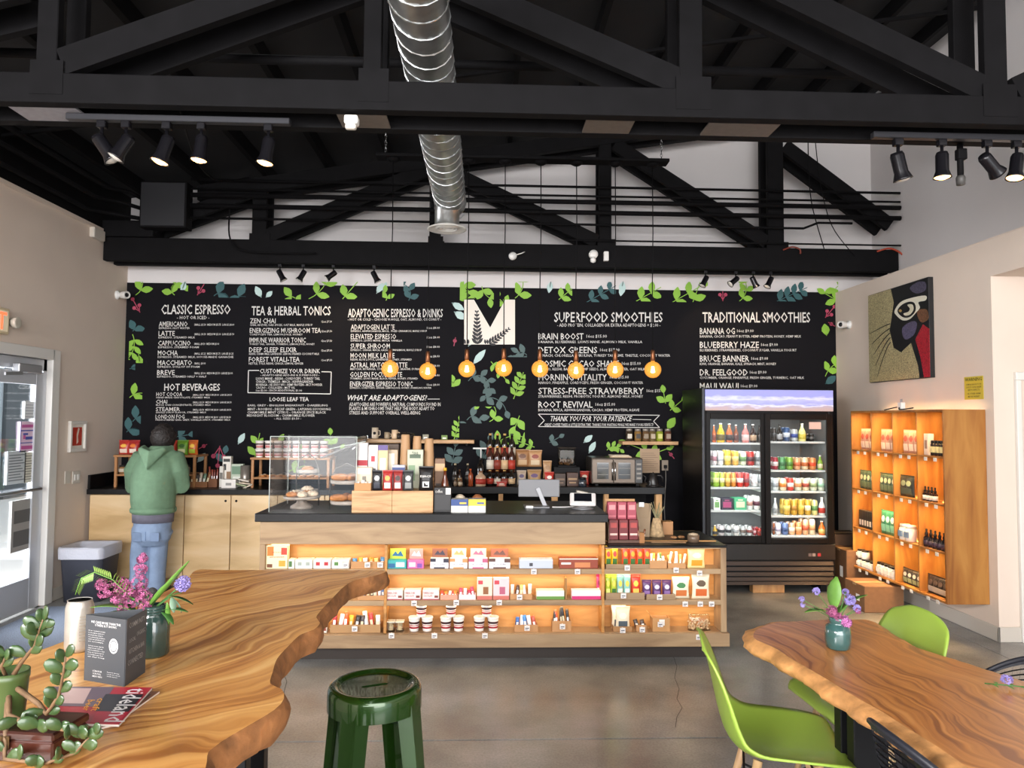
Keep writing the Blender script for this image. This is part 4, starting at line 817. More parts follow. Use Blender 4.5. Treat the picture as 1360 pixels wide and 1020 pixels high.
def mk_pouch(w, h, d, base, lab='#f0ead8', spot_='#d87a20', name='snack_pouch'):
    r = root0(name); rs = []; n = 20
    for i in range(9):
        t_ = i/8; z = h*t_; th = d*(math.sin(PI*min(1, t_*.93+.07))**.6)*.5 if t_ < .98 else .001
        ww = w/2*(1-.10*math.sin(PI*t_)); th = max(th, .0012)
        rs.append([(ww*math.copysign(abs(math.cos(a))**.7, math.cos(a)), d/2+th*math.copysign(abs(math.sin(a))**.9, math.sin(a)), z) for a in [2*PI*k/n for k in range(n)]])
    MB().rings(rs).build('bag', mat(base, .35, bump=.25, nscale=45), r)
    MB().box(-w*.5, w*.5, d/2-.0016, d/2+.0016, h-.001, h+.008, b=.0008).build('crimped_seal', mat(base, .4), r)
    q = MB(); m_ = 6
    for j in range(m_):
        for i in range(m_): pass
    def fy(z): t_ = z/h; return d/2-max(.0012, d*.5*(math.sin(PI*min(1, t_*.93+.07))**.6))-.0015
    zz = [h*(.12+.3*k/4) for k in range(5)]
    q.rings([[(-w*.30, fy(z), z), (w*.30, fy(z), z), (w*.30, fy(z)+.003, z), (-w*.30, fy(z)+.003, z)] for z in zz], sm=False).build('label_panel', mat(lab, .5), r)
    zz = [h*(.52+.26*k/4) for k in range(5)]
    q = MB(); q.rings([[(x0_*w, fy(z), z), (x1_*w, fy(z), z), (x1_*w, fy(z)+.003, z), (x0_*w, fy(z)+.003, z)] for z, (x0_, x1_) in zip(zz, ((-.1, .12), (-.22, .22), (-.26, .25), (-.2, .22), (-.08, .1)))], sm=False).build('printed_motif', mat(spot_, .5), r)
    return r
def mk_tray(w, d, h, fill, n, ph, seed=0, base='#b98a5c', lean=.2, name='snack_tray'):
    rd = random.Random(seed); r = root0(name); t_ = .004; q = MB()
    q.box(-w/2, w/2, 0, t_, 0, h).box(-w/2, w/2, d-t_, d, 0, h).box(-w/2, -w/2+t_, t_, d-t_, 0, h).box(w/2-t_, w/2, t_, d-t_, 0, h).box(-w/2+t_, w/2-t_, t_, d-t_, 0, t_)
    q.build('tray', mat(base, .7), r)
    for i in range(n):
        c = fill[i % len(fill)]; x = -w/2+w*(i+.5)/n; pw = w/n*.46; hh = ph*(.85+.3*rd.random()); a = rd.uniform(-lean, lean)
        M = Matrix.Translation((x, d*.5+rd.uniform(-.2, .2)*d*.5, t_)) @ Matrix.Rotation(a, 4, 'Y')
        rs = []
        for k in range(6):
            s_ = k/5; th = .001+.010*math.sin(PI*s_); rs.append([(pw*.9*math.copysign(abs(math.cos(b_))**.6, math.cos(b_)), th*math.sin(b_), hh*s_) for b_ in [2*PI*j/10 for j in range(10)]])
        pk = MB().rings(rs, M=M).build('packet', mat(c, .35), r)
        MB().box(-pw*.5, pw*.5, -.0115, -.0105, hh*.3, hh*.62, M=M).build('label', mat(rd.choice(['#f2efe8', '#e7d9b5', '#ffffff']), .5), pk)
    return r
def mk_cup(rr, h, band='#9c2330', lid='#e9e4df', body='#e5e0da', dark='#3b1c20'):
    r = root0('granola_cup'); MB().lathe([(0, 0), (rr*.74, 0), (rr*.76, .003), (rr*.94, h*.86), (0, h*.86)], 20).build('cup_body', mat(body, .45), r)
    MB().lathe([(rr*.95, h*.85), (rr, h*.86), (rr, h*.95), (rr*.9, h), (rr*.8, h*.97), (0, h*.97)], 20).build('lid', mat(lid, .35), r)
    MB().lathe([(rr*.806, h*.2), (rr*.838, h*.34)], 20).lathe([(rr*.85, h*.4), (rr*.87, h*.46)], 20).build('colour_band', mat(band, .5), r)
    MB().lathe([(rr*.883, h*.52), (rr*.915, h*.68)], 20).build('name_band', mat(dark, .5), r)
    return r
def mk_can(rr, h, base, band, top='#c9cacc'):
    r = root0('drink_can'); MB().lathe([(0, .004), (rr*.72, 0), (rr*.95, .01), (rr, .016), (rr, h-.018), (rr*.82, h-.004), (rr*.82, h)], 18).build('can_body', mat(base, .3, .25), r)
    MB().lathe([(rr*.82, h-.002), (rr*.84, h), (rr*.78, h+.001), (rr*.74, h-.004), (0, h-.004)], 18).build('can_lid', mat(top, .25, .9), r)
    MB().lathe([(rr+.0006, h*.3), (rr+.0006, h*.62)], 18).build('label_band', mat(band, .4), r)
    return r
def mk_bottle(rr, h, base, cap, lab, neck=.4, name='bottle', cl=.07):
    r = root0(name); s_ = 1-neck
    MB().lathe([(0, 0), (rr*.92, 0), (rr, .006), (rr, h*s_*.85), (rr*.85, h*s_), (rr*.38, h*(s_+neck*.45)), (rr*.34, h*.95), (0, h*.95)], 18).build('bottle_body', mat(base, .15, coat=.3), r)
    MB().lathe([(0, h*(1-cl)), (rr*.4, h*(1-cl)), (rr*.4, h), (0, h)], 14).build('cap', mat(cap, .4), r)
    if lab: MB().lathe([(rr+.0008, h*s_*.2), (rr+.0008, h*s_*.72)], 18).build('label_band', mat(lab, .5), r)
    return r
def mk_jar(rr, h, fill, lid, lab='#dcd3c2', name='spice_jar'):
    r = root0(name); MB().lathe([(0, 0), (rr*.9, 0), (rr, .008), (rr, h*.74), (rr*.78, h*.82), (0, h*.82)], 18).build('jar_body', mat(fill, .15, coat=.5), r)
    MB().lathe([(0, h*.82), (rr*.86, h*.82), (rr*.86, h*.98), (rr*.8, h), (0, h)], 18).build('lid', mat(lid, .35, .4), r)
    if lab: MB().box(-rr*.6, rr*.6, -rr-.002, -rr*.75, h*.22, h*.6, b=.001).build('label', mat(lab, .5), r)
    return r
def fit(u0, u1, v0, vb, Y):
    a, b_ = P(u0, vb, Y), P(u1, vb, Y); return (a.x+b_.x)/2, (b_.x-a.x)*.97, abs(vb-v0)*Y/F
# ---------------- snacks on the counter's three tiers ----------------
YI = YC0+.022
LV = {1: (s1t, 756), 2: (s2t, 797.5), 3: (s3t, 841)}
def onshelf(key, fn, u0, u1, v0, lvl, label, cat, group=None, dy=0.0, rz=0, dz=0):
    z, vb = LV[lvl]; x, w_, h = fit(u0, u1, v0, vb, YI+dy); return inst(key, lambda: fn(w_, h), label, cat, (x, YI+dy, z+dz), rz, group)
B = onshelf
tn = 'top tier of the counter'
B('c1', lambda w, h: mk_carton(w, .05, h, '#efe0b4', [('#d9762a', .05, .55, .35, .95), ('#c9402c', .7, .6, .97, .9), ('#6b3a1c', .05, .05, .3, .2), ('#dd9a33', .6, .1, .9, .35)], [('KETTLE NUT', .3, .68, .7, .73), ('GRANOLA WITH FRUIT', .15, .47, .85, .53)]), 352.5, 382, 726, 1, 'tall cream carton printed with orange fruit, top tier far left', 'carton')
B('c2', lambda w, h: mk_carton(w, .06, h, '#dfe2d2', [('#3f6b35', .1, .2, .6, .8)]), 382.6, 391, 744, 1, 'small white and green carton beside the tall cream carton', 'carton')
for i, (a, b_, c, lb) in enumerate(((391.5, 415, '#9aa39a', 'white bar carton with faint grey print, top tier left bay'), (415.5, 439.5, '#b3272f', 'white bar carton with two red motifs, top tier left bay'), (440, 464, '#4f7d3a', 'white bar carton with two green motifs, top tier left bay'))):
    B('c3%d' % i, lambda w, h: mk_carton(w, .08, h, '#e8e2da', [(c, .15, .35, .38, .75), (c, .62, .35, .85, .75)]), a, b_, 744.5, 1, lb, 'carton')
B('c4', lambda w, h: mk_tray(w, .08, h*.7, ['#3f79a3', '#e9a13a', '#e8e3d4', '#e08a2a', '#f0c070'], 6, h*.95, 3), 465, 511, 743, 1, 'kraft tray of blue and orange packets, top tier left bay', 'tray')
B('c5', lambda w, h: mk_carton(w, .05, h, '#36a3a1', [('#1f5e8f', .05, .1, .4, .6), ('#e6e9ea', .45, .2, .9, .75)], lid=(.068, '#b5c93c')), 514, 540, 745, 1, 'teal bar carton with a lime upright card', 'carton')
B('c6', lambda w, h: mk_carton(w, .05, h, '#d468a0', [('#f2c6d6', .1, .2, .5, .75), ('#7d4aa0', .6, .1, .9, .6)], lid=(.068, '#ef8f88')), 540.6, 563, 745, 1, 'pink bar carton with a coral upright card', 'carton')
for i, (a, b_, c, l2, lb) in enumerate(((571, 596, '#2e2b3d', '#7b4a35', 'cow-print carton with brown upright lid, leftmost of four'), (597, 621, '#c98f5c', '#f0dcae', 'cow-print carton with cream upright lid, second of four'), (622, 648, '#b85a7c', '#f0c0a8', 'cow-print carton with peach upright lid, third of four'), (649, 678, '#5a3a34', '#94543a', 'cow-print carton with brown upright lid, rightmost of four'))):
    B('c7%d' % i, lambda w, h: mk_carton(w, .05, h, '#e4e2ea', [(c, .0, .68, .3, 1), (c, .72, .6, 1, .98), (c, .2, .0, .8, .14)], [('OAT CLUSTERS', .14, .38, .8, .5)], '#2b2b3a', lid=(.06, l2)), a, b_, 743, 1, lb, 'carton')
B('c8', lambda w, h: mk_carton(w, .07, h, '#b9c0cf', [('#3d3d45', .3, .25, .4, .6), ('#dfe3ea', .02, .85, .98, 1)]), 689, 735, 744, 1, 'long pale grey carton on the top tier', 'carton')
B('c9', lambda w, h: mk_carton(w, .07, h, '#8a3a24', [('#c27a4a', .4, .1, .8, .6), ('#e8dccb', .0, .9, 1, 1), ('#e9e2d8', .05, .4, .3, .6)]), 742, 795, 743, 1, 'long reddish brown carton on the top tier', 'carton')
def wtray(lvl, u0, u1, lb, dv=7):
    z, vb = LV[lvl]; x, w_, h = fit(u0, u1, vb-dv, vb, YI)
    t = thing('wooden_tray', lb, 'tray', (x, YI-.014, z)); a = .006; d = .075
    MB().box(-w_/2, w_/2, 0, a, 0, h, b=.001).build('front_lip', ASH, t); MB().box(-w_/2, w_/2, a, d, 0, a).build('tray_base', ASH, t)
    for x0_ in (-w_/2, w_/2-a): MB().box(x0_, x0_+a, a, d, a, h*.9).build('side', ASH, t)
wtray(1, 803.5, 863, 'low oak tray under yellow and orange pouches, top tier right', 6)
for i, (a, b_) in enumerate(((804, 812.5), (812.5, 821))): B('p1', lambda w, h: mk_pouch(w*1.1, h, .03, '#e8b21f', '#3a6a2c', '#c3362a'), a, b_, 730, 1, 'yellow snack pouch, %s of two in the top tier right bay' % ('left', 'right')[i], 'pouch', 'yellow pouches on the top tier', dy=.012+.004*i, dz=.007)
for i in range(4): B('p2', lambda w, h: mk_pouch(w, h, .03, '#e2502a', '#3d6b33', '#f3a51e'), 826+i*9.6, 836+i*9.6, 730, 1, 'orange-red snack pouch on the top tier, %s of four' % nth(i, 4), 'pouch', 'orange-red pouches on the top tier', dy=.012, dz=.007)
B('t1', lambda w, h: mk_tray(w, .07, h*.5, ['#eee9dc', '#e8c04a', '#f5f1e6', '#6b8a3d'], 5, h*.85, 5), 862.5, 886, 736, 1, 'kraft tray of white and yellow stick packs, top tier right', 'tray')
B('t2', lambda w, h: mk_tray(w, .07, h*.3, ['#f0ece2', '#e9d36a', '#efe9dc'], 6, h*.85, 6, lean=.35), 887, 911, 734, 1, 'low tray of white stick packs fanning out, top tier right', 'tray')
B('p3', lambda w, h: mk_pouch(w, h, .04, '#eddf9c', '#e2952a', '#f4eec8'), 913.5, 938, 730, 1, 'big cream pouch with an orange fruit, top tier far right', 'pouch')
B('r1', lambda w, h: mk_tray(w, .08, h*.35, ['#e9e9ea', '#3f5f93', '#d9cf9c', '#5a5e6a', '#f1efe9'], 7, h*.9, 8), 474, 511, 782, 2, 'tray of white and blue wrapped bars behind the table tip', 'tray')
for i, (a, b_) in enumerate(((512, 535), (535.6, 559), (559.6, 584))): B('r2', lambda w, h: mk_carton(w, .07, h, '#e5dfdb', [('#7d3a2f', .72, .2, .95, .45), ('#a8475a', 0, .0, 1, .1)], [('UNREAL DARK', .05, .6, .68, .82), ('CHOCOLATE', .05, .3, .6, .52)], '#a32f3c'), a+.5, b_, 785, 2, 'white chocolate carton with red lettering, middle tier, %s of three' % nth(i, 3), 'carton', 'white and red cartons on the middle tier')
B('r3', lambda w, h: mk_tray(w, .06, h*.5, ['#d8472e', '#e98a3a', '#efe0d2'], 5, h*.8, 9, base='#d99a84'), 584.5, 608, 785, 2, 'peach tray of orange and red packets, middle tier', 'tray')
B('r4', lambda w, h: mk_tray(w, .06, h*.45, ['#c33a5a', '#efd9df', '#b22742'], 4, h*.9, 10, base='#ead5da'), 609, 632, 783, 2, 'pale tray of pink packets beside the orange ones', 'tray')
for i, (a, b_, c) in enumerate(((633, 654, '#8d5a33'), (654.5, 676.5, '#b05a72'))): B('r5%d' % i, lambda w, h: mk_carton(w, .05, h, ('#e2d2bd', '#e0c3c6')[i], [('#c4424c', .08, .72, .38, .9), (c, .4, .25, .75, .6), ('#c0695c', .0, .0, 1, .18)]), a, b_, 770, 2, ('square display box with brown figure print, middle tier', 'square display box with pink figure print, middle tier')[i], 'box')
B('r6', lambda w, h: mk_tray(w, .07, h*.35, ['#e9e4da', '#4a3226', '#d9b26a', '#f1ede4'], 5, h*.85, 11), 677, 707, 777, 2, 'kraft tray of white and brown wrapped cookies, middle tier', 'tray')
B('r7', lambda w, h: mk_carton(w, .07, h, '#dfe0d2', [('#5e8a3a', .0, .0, 1, .35), ('#dfe6d6', .3, .45, .65, .9)]), 712, 750, 786, 2, 'long white carton with green base, middle tier', 'carton')
B('r7b', lambda w, h: mk_carton(w, .07, h, '#96703f'), 750.6, 753, 770, 2, 'thin brown upright flap behind the green based carton', 'flap')
B('r8', lambda w, h: mk_carton(w, .07, h, '#efe3ea', [('#c32a6d', .0, .0, 1, .38), ('#f3f1f1', .3, .45, .75, .9)]), 759, 798.5, 786, 2, 'long white carton with magenta base, middle tier', 'carton')
B('r9', lambda w, h: mk_pouch(w, h, .02, '#c7356d', '#ffffff', '#7a1c44'), 792, 799, 770, 2, 'magenta packet standing behind the magenta carton', 'pouch', dy=.075)
wtray(2, 803.5, 856.5, 'long oak tray holding green, mint and red pouches', 9)
for i, (a, b_, c, l_, lb) in enumerate(((804, 811.5, '#9fb52c', '#d8dd7c', 'lime snack pouch, left of two on the middle tier'), (811.5, 819.5, '#a9bc34', '#3a6b31', 'lime snack pouch, right of two on the middle tier'), (819.5, 828.5, '#7fb7a8', '#e9e3cf', 'mint snack pouch, left of two on the middle tier'), (828.5, 838, '#86c2b4', '#dfe8df', 'mint snack pouch, right of two on the middle tier'), (838.5, 851, '#c9341f', '#e8c05a', 'red snack pouch beside the mint pouches'))): B('q%d' % i, lambda w, h: mk_pouch(w*1.05, h, .03, c, l_, '#e8c94a'), a, b_, 769, 2, lb, 'pouch', dy=.012, dz=.007)
wtray(2, 857.5, 897, 'short oak tray holding three purple pouches', 7)
for i in range(3): B('q9', lambda w, h: mk_pouch(w, h, .03, '#4e2a5e', '#8a6aa0', '#d9cbe0'), 853+i*13.3, 866+i*13.3, 776, 2, 'purple snack pouch on the middle tier, %s of three' % nth(i, 3), 'pouch', 'purple pouches on the middle tier', dy=.012, dz=.007)
B('q10', lambda w, h: mk_pouch(w, h, .035, '#e9e2c8', '#c5703a', '#3f7d46'), 893, 917, 771, 2, 'cream pouch with green top print, middle tier right', 'pouch', dy=.014)
B('q11', lambda w, h: mk_pouch(w, h, .035, '#ecdfc2', '#c7622e', '#5a4733'), 919, 944, 766, 2, 'cream pouch with orange lower label, middle tier far right', 'pouch', dy=.0)
B('s1', lambda w, h: mk_tray(w, .08, h*.38, ['#b32f30', '#e9e3da', '#dd5a26', '#e8a52c', '#2a2626', '#3a3134', '#d8d2c8'], 9, h*.85, 12, base='#a98358'), 437, 506, 814, 3, 'oak tray of red, orange, yellow and black bars, bottom tier left', 'tray')
B('s1b', lambda w, h: mk_carton(w, .05, h, '#d9d2c6', [('#8a3a2c', .1, .2, .9, .6)]), 424, 434, 828, 3, 'small pale carton peeking out beside the table edge', 'carton')
CLP = glass('clear_plastic', refl=.15, rough=.15)
def mk_cookiebox(w, h):
    r = root0('cookie_box'); q = MB(); 
    for k in range(5): q.lathe([(0, 0), (w*.3, .002), (w*.3, h*.12), (0, h*.15)], 12, c=(0, .03, .006+k*h*.17))
    q.build('cookie_stack', mat('#c9b389', .8, noise=.3), r); MB().box(-w/2, w/2, 0, .06, 0, h*.9, b=.004).build('clear_tub', CLP, r); MB().box(-w/2-.001, w/2+.001, -.001, .061, h*.85, h*.97, b=.002).build('lid', mat('#d9d4c4', .3), r); return r
for i in range(2): B('s2', mk_cookiebox, 512.5+i*12.2, 524+i*12.2, 827, 3, 'small clear tub of cookies on the bottom tier, %s of two' % ('left', 'right')[i], 'tub', 'clear cookie tubs', dy=.01)
cg = 'granola cups stacked in threes on the bottom tier'
hc = 18.5*YI/F
for i, (a, b_, c, d, e0, e1) in enumerate(((542, 558, 559.5, 575, 551.5, 567), (583.5, 600.5, 601.3, 616.5, 590.5, 607), (628, 645, 647, 662.5, 637.5, 654.5))):
    st = ('left', 'middle', 'right')[i]
    for (u0, u1, pos) in ((a, b_, 'lower left'), (c, d, 'lower right')):
        B('cup', lambda w, h: mk_cup(w/2, hc), u0, u1, 822, 3, 'white granola cup with red band, %s of the %s stack' % (pos, st), 'cup', cg, dy=.048)
    B('cup', None, e0, e1, 822, 3, 'white granola cup with red band, top of the %s stack' % st, 'cup', cg, dy=.048, dz=hc)
B('s3', lambda w, h: mk_tray(w, .07, h*.4, ['#2b5fa8', '#e9ecef', '#3a7cc0', '#d8dfe6', '#b04a3a'], 5, h*.8, 13), 683, 715, 818, 3, 'kraft tray of blue and white snack packs, bottom tier', 'tray')
B('s4', lambda w, h: mk_tray(w, .07, h*.45, ['#2a2728', '#d8542a', '#37322f', '#232021'], 5, h*.92, 14), 733, 759, 810, 3, 'kraft tray of black and orange packs, bottom tier', 'tray')
B('s5', lambda w, h: mk_tray(w, .08, h*.22, [], 0, h*.8, 14, base='#a57a4e'), 814, 839.5, 811, 3, 'shallow brown tray under the cream pouches', 'tray')
for i in range(2): B('s6', lambda w, h: mk_pouch(w, h, .03, '#e5d9bd', '#4a555e', '#f3ead2'), 812+5.5*i, 832+5.5*i, 812, 3, ('cream pouch at the back of the shallow brown tray', 'cream pouch with dark bird print in the shallow brown tray')[i], 'pouch', dy=.045-.038*i, dz=.005)
B('s7', lambda w, h: mk_tray(w, .06, h*.6, ['#3a2c24', '#4b382c'], 2, h*.9, 15, lean=.3), 845, 859, 827, 3, 'tiny kraft box with two dark sticks, bottom tier right', 'box')
def mk_openbox(w, h):
    r = root0('open_box'); t_ = .004; q = MB(); d = .08; hh = h*.72
    q.box(-w/2, w/2, 0, t_, 0, hh).box(-w/2, w/2, d-t_, d, 0, hh).box(-w/2, -w/2+t_, t_, d-t_, 0, hh).box(w/2-t_, w/2, t_, d-t_, 0, hh).box(-w/2+t_, w/2-t_, t_, d-t_, 0, t_); q.build('box_body', mat('#b88a58', .7), r)
    MB().beam((-w/2, d/2, hh), (-w*.72, d/2, h), .003, d*.9).build('flap', mat('#c0935f', .7), r); MB().box(-w*.12, w*.2, -.002, 0, hh*.45, hh*.9).build('label', PRW, r); return r
B('s8', mk_openbox, 866.5, 890, 817, 3, 'open kraft box with raised flap, bottom tier right', 'box')
def mk_nutbag(w, h):
    r = root0('nut_bag'); rd = random.Random(4); q = MB()
    for k in range(70):
        x = rd.uniform(-w*.45, w*.45); z = rd.uniform(.008, h*.85)*(1-abs(x/w)*.6); q.lathe([(0, -.007), (.007, -.003), (.007, .003), (0, .007)], 6, M=Matrix.Translation((x, .03+rd.uniform(-.012, .012), z)) @ Matrix.Rotation(rd.random()*3, 4, 'X'))
    o = q.build('nuts', mat('#cfb48c', .7, noise=.3), r); o['kind'] = 'stuff'
    rs = []
    for i in range(8):
        t_ = i/7; th = .022*math.sin(PI*(.15+.85*t_))**.5 if t_ < 1 else .002; rs.append([((w/2*(1-.1*t_))*math.copysign(abs(math.cos(a))**.6, math.cos(a)), .03+th*math.sin(a), h*t_) for a in [2*PI*k/16 for k in range(16)]])
    MB().rings(rs).build('clear_bag', CLP, r); return r
B('s9', mk_nutbag, 914, 946, 820, 3, 'clear bag of shelled nuts on the bottom tier far right', 'bag')
# ---------------- on the black worktop: pastry case ----------------
def on(u0, u1, v0, Y, zb, key, fn, label, cat, group=None, rz=0):
    p0 = P(u0, 680, Y); p1 = P(u1, 680, Y); s_ = Y/F; vb = 0
    # base pixel row of height zb at depth Y
    lo, hi = 0, 1020
    for _ in range(24):
        md = (lo+hi)/2
        if P((u0+u1)/2, md, Y).z > zb: lo = md
        else: hi = md
    h = (lo-v0)*s_; return inst(key, lambda: fn((p1.x-p0.x), h), label, cat, ((p0.x+p1.x)/2, Y, zb), rz, group)
ACR = glass('acrylic', refl=.04, rough=.03)
ye = YC0+.06; yk = YC0+.52
px0, px1 = XU(358, ye, 640), XU(473, ye, 640); ph_ = P(420, 580, ye).z
t = thing('pastry_case', 'clear acrylic pastry case on the left end of the black worktop', 'display case', ((px0+px1)/2, ye, ZT))
MB().box(px0, px0+.005, ye, yk, ZT, ph_, b=.001).build('side_pane', ACR, t, world=True)
MB().box(px1-.005, px1, ye, yk, ZT, ph_, b=.001).build('side_pane', ACR, t, world=True)
MB().box(px0+.005, px1-.005, ye, ye+.005, ZT, ph_, b=.001).build('front_pane', ACR, t, world=True)
MB().box(px0+.005, px1-.005, ye+.005, yk, ph_-.005, ph_, b=.001).build('top_pane', ACR, t, world=True)
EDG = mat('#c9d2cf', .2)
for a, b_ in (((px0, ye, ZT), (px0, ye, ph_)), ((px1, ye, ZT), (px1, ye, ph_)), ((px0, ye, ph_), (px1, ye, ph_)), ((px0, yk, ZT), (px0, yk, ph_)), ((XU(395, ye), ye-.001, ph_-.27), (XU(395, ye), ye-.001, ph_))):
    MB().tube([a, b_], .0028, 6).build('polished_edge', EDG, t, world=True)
q = MB().beam((px0+.26, ye+.40, ZT+.34), (px1+.0, ye+.40, ph_-.03), .012, .14).build('lifting_lid', mat('#1d1d20', .3), t, world=True)
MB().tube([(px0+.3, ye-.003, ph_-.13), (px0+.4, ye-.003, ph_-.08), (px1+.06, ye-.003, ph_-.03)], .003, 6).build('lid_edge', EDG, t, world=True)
MARB = mat('#a89f95', .4, noise=.2, nscale=15); PAST = mat('#b97a44', .7, noise=.35, nscale=60, bump=.4); PASTD = mat('#8d5530', .7, noise=.35, nscale=60, bump=.4); SUGAR = mat('#d9c7ad', .8, noise=.25, nscale=80, bump=.5)
def stand(x, y, r_, h, lb):
    t = thing('cake_stand', lb, 'cake stand', (x, y, ZT))
    MB().lathe([(0, 0), (r_*.62, 0), (r_*.6, h*.2), (r_*.3, h*.45), (r_*.26, h*.7), (r_*.5, h*.8), (0, h*.8)], 28).build('foot', mat('#8c8176', .35, noise=.15), t)
    MB().lathe([(0, h*.8), (r_*.96, h*.8), (r_, h*.86), (r_, h), (r_*.96, h), (0, h*.98)], 28).build('plate', MARB, t); return t
cx_ = XU(400, YC0+.24, 660); cyy = YC0+.26
stand(cx_, cyy, .125, .085, 'round stone cake stand loaded with iced buns in the pastry case')
def mk_bun(m_, s_=1, flat_=.6):
    def f():
        r = root0('pastry'); MB().lathe([(0, 0), (.036*s_, .0), (.048*s_, .014*s_), (.045*s_, .032*s_*flat_*1.4), (.026*s_, .046*s_*flat_*1.4), (0, .05*s_*flat_*1.4)], 16, sx=1.1, sy=.9).build('crust', m_, r)
        q = MB()
        for k in range(4): a = k*1.57+.4; q.lathe([(0, 0), (.010*s_, .003), (.008*s_, .008), (0, .011)], 8, c=(.02*s_*math.cos(a), .018*s_*math.sin(a), .04*s_*flat_*1.3))
        q.build('topping', SUGAR, r); return r
    return f
k = 0
for a, rr_ in ((0, .07), (1.25, .07), (2.5, .07), (3.8, .07), (5.0, .07)):
    inst('bun%d' % (k % 2), mk_bun(SUGAR if k % 2 == 0 else PAST, .85), 'iced bun on the stone cake stand, %s of five going round' % NTH[k], 'pastry', (cx_+rr_*math.cos(a), cyy+rr_*math.sin(a), ZT+.0845), a, 'buns on the cake stand'); k += 1
def tier(x, y, r_, h1, h2, lb):
    t = thing('tiered_stand', lb, 'cake stand', (x, y, ZT))
    MB().tube([(-r_-.006, 0, .0), (-r_-.006, 0, h2), (-r_*.7, 0, h2+.09), (0, 0, h2+.125), (r_*.7, 0, h2+.09), (r_+.006, 0, h2), (r_+.006, 0, 0)], .0045, 8).build('hoop_frame', mat('#5a5653', .35, .7), t)
    for h in (h1, h2): MB().lathe([(0, h-.012), (r_-.004, h-.012), (r_, h-.006), (r_, h+.014), (r_-.006, h+.014), (r_-.01, h), (0, h)], 28).build('tray', MARB, t)
    return t
xa1 = XU(460, YC0+.2, 660); ty = YC0+.20
tier(xa1, ty, .108, .05, .19, 'low two-tier hoop stand of croissants in the pastry case')
xa2 = XU(408, YC0+.42, 650)
tier(xa2, YC0+.43, .075, .10, .245, 'tall two-tier hoop stand at the back of the pastry case')
def mk_croissant():
    r = root0('croissant'); pts = []; rs = []
    for i in range(11): a = PI*(.1+.8*i/10); pts.append((.058*math.cos(a), .035*math.sin(a)-.02, .026)); rs.append(.008+.018*math.sin(PI*i/10)**.8*(1+.12*(i % 2)))
    MB().tube(pts, rs, 10).build('crust', PAST, r)
    q = MB()
    for i in range(2, 9): q.tube([(pts[i][0]*(1), pts[i][1]-rs[i]*.9, .026), (pts[i][0], pts[i][1]-rs[i]*.5, .026+rs[i]*.85), (pts[i][0], pts[i][1], .026+rs[i]*1.02)], .002, 5)
    q.build('baked_ridges', PASTD, r); return r
k = 0
for dx, dy, dz, rz in ((-.045, 0, .193, .2), (.04, .02, .193, 1.2), (-.05, -.02, .053, .4), (.045, 0, .053, -.5), (0, .05, .053, 1.5)):
    inst('croissant', mk_croissant, 'golden croissant on the low two-tier stand, %s' % ('upper left', 'upper right', 'lower left', 'lower right', 'lower back')[k], 'croissant', (xa1+dx, ty+dy, ZT+dz), rz, 'croissants in the pastry case'); k += 1
inst('bun1', None, 'round bun on top of the tall hoop stand', 'pastry', (xa2-.0, YC0+.43, ZT+.246), 0, None)
inst('bun0', None, 'sugared bun on the lower tray of the tall hoop stand', 'pastry', (xa2, YC0+.43, ZT+.101), 0, None)
# oak riser with products
yr = YC0+.03; rx0, rx1 = XU(467, yr, 670), XU(575, yr, 670); zr = P(520, 652, yr).z
t = thing('oak_riser', 'oak riser box of two panels carrying coffee bags on the worktop', 'riser', ((rx0+rx1)/2, yr, ZT))
rm = XU(520.5, yr, 670)
for a, b_ in ((rx0, rm-.0008), (rm+.0008, rx1)): MB().box(a, b_, yr, yr+.015, ZT, zr, b=.0012).build('front_panel', OAKS, t, world=True)
MB().box(rx0, rx1, yr+.015, yr+.30, ZT, zr-.0005, b=.001).build('box_body', OAKS, t, world=True)
PF = mk_pouch
def bag(key, u0, u1, v0, Y, lb, base, lab_, sp, cat='pouch', zb=None, d=.04): return on(u0, u1, v0, Y, zr if zb is None else zb, key, lambda w, h: mk_pouch(w, h-.008, d, base, lab_, sp, 'stand_up_pouch'), lb, cat)
yf = yr+.012
on(470, 492, 640, yf, zr, 'k1', lambda w, h: mk_tray(w, .06, h*.85, ['#e9e6df', '#efece7', '#dcd6cc'], 4, h, 21), 'small kraft box of white sachets at the riser left end', 'box')
bag('k2', 493, 506.5, 625, yf, 'black pouch in a clear sleeve, first on the riser front', '#1e1f24', '#3b3e48', '#d7d9de')
bag('k3', 507, 520.5, 625, yf, 'red tea pouch beside the black pouch on the riser', '#a9302d', '#e4dcd2', '#d8a24a')
bag('k4', 521, 534, 625, yf, 'dark red pouch, third on the riser front', '#8f2c2c', '#ded6cd', '#3a2422')
bag('k5', 534.5, 548.5, 625, yf, 'charcoal pouch with grey figure, fourth on the riser', '#3a3c3d', '#8f9290', '#c9cbc7')
def mk_coffee(w, h):
    r = mk_pouch(w, h-.008, .06, '#191718', '#191718', '#191718', 'coffee_bag'); q = MB(); textin(q, 'K&H-CO', (-w*.36, -.005, h*.55), (w*.72, 0, 0), (0, 0, h*.10), bold=.03); q.build('lettering', PRW, r, fix=False)
    MB().box(-w*.22, w*.22, -.004, .002, h*.14, h*.38, b=.001).build('white_square', PRW, r); MB().prism([(-w*.12, h*.18), (w*.14, h*.18), (w*.14, h*.26), (w*.02, h*.24), (-w*.06, h*.33), (-w*.12, h*.33)], 'y', -.0055, -.004).build('motif', CABD, r); return r
on(555, 575, 620, yf, zr, 'k6', mk_coffee, 'matte black coffee bag with white square at riser right end', 'coffee bag')
def carton_(w, d): return lambda ww, h: mk_carton(ww, d, h, *w)
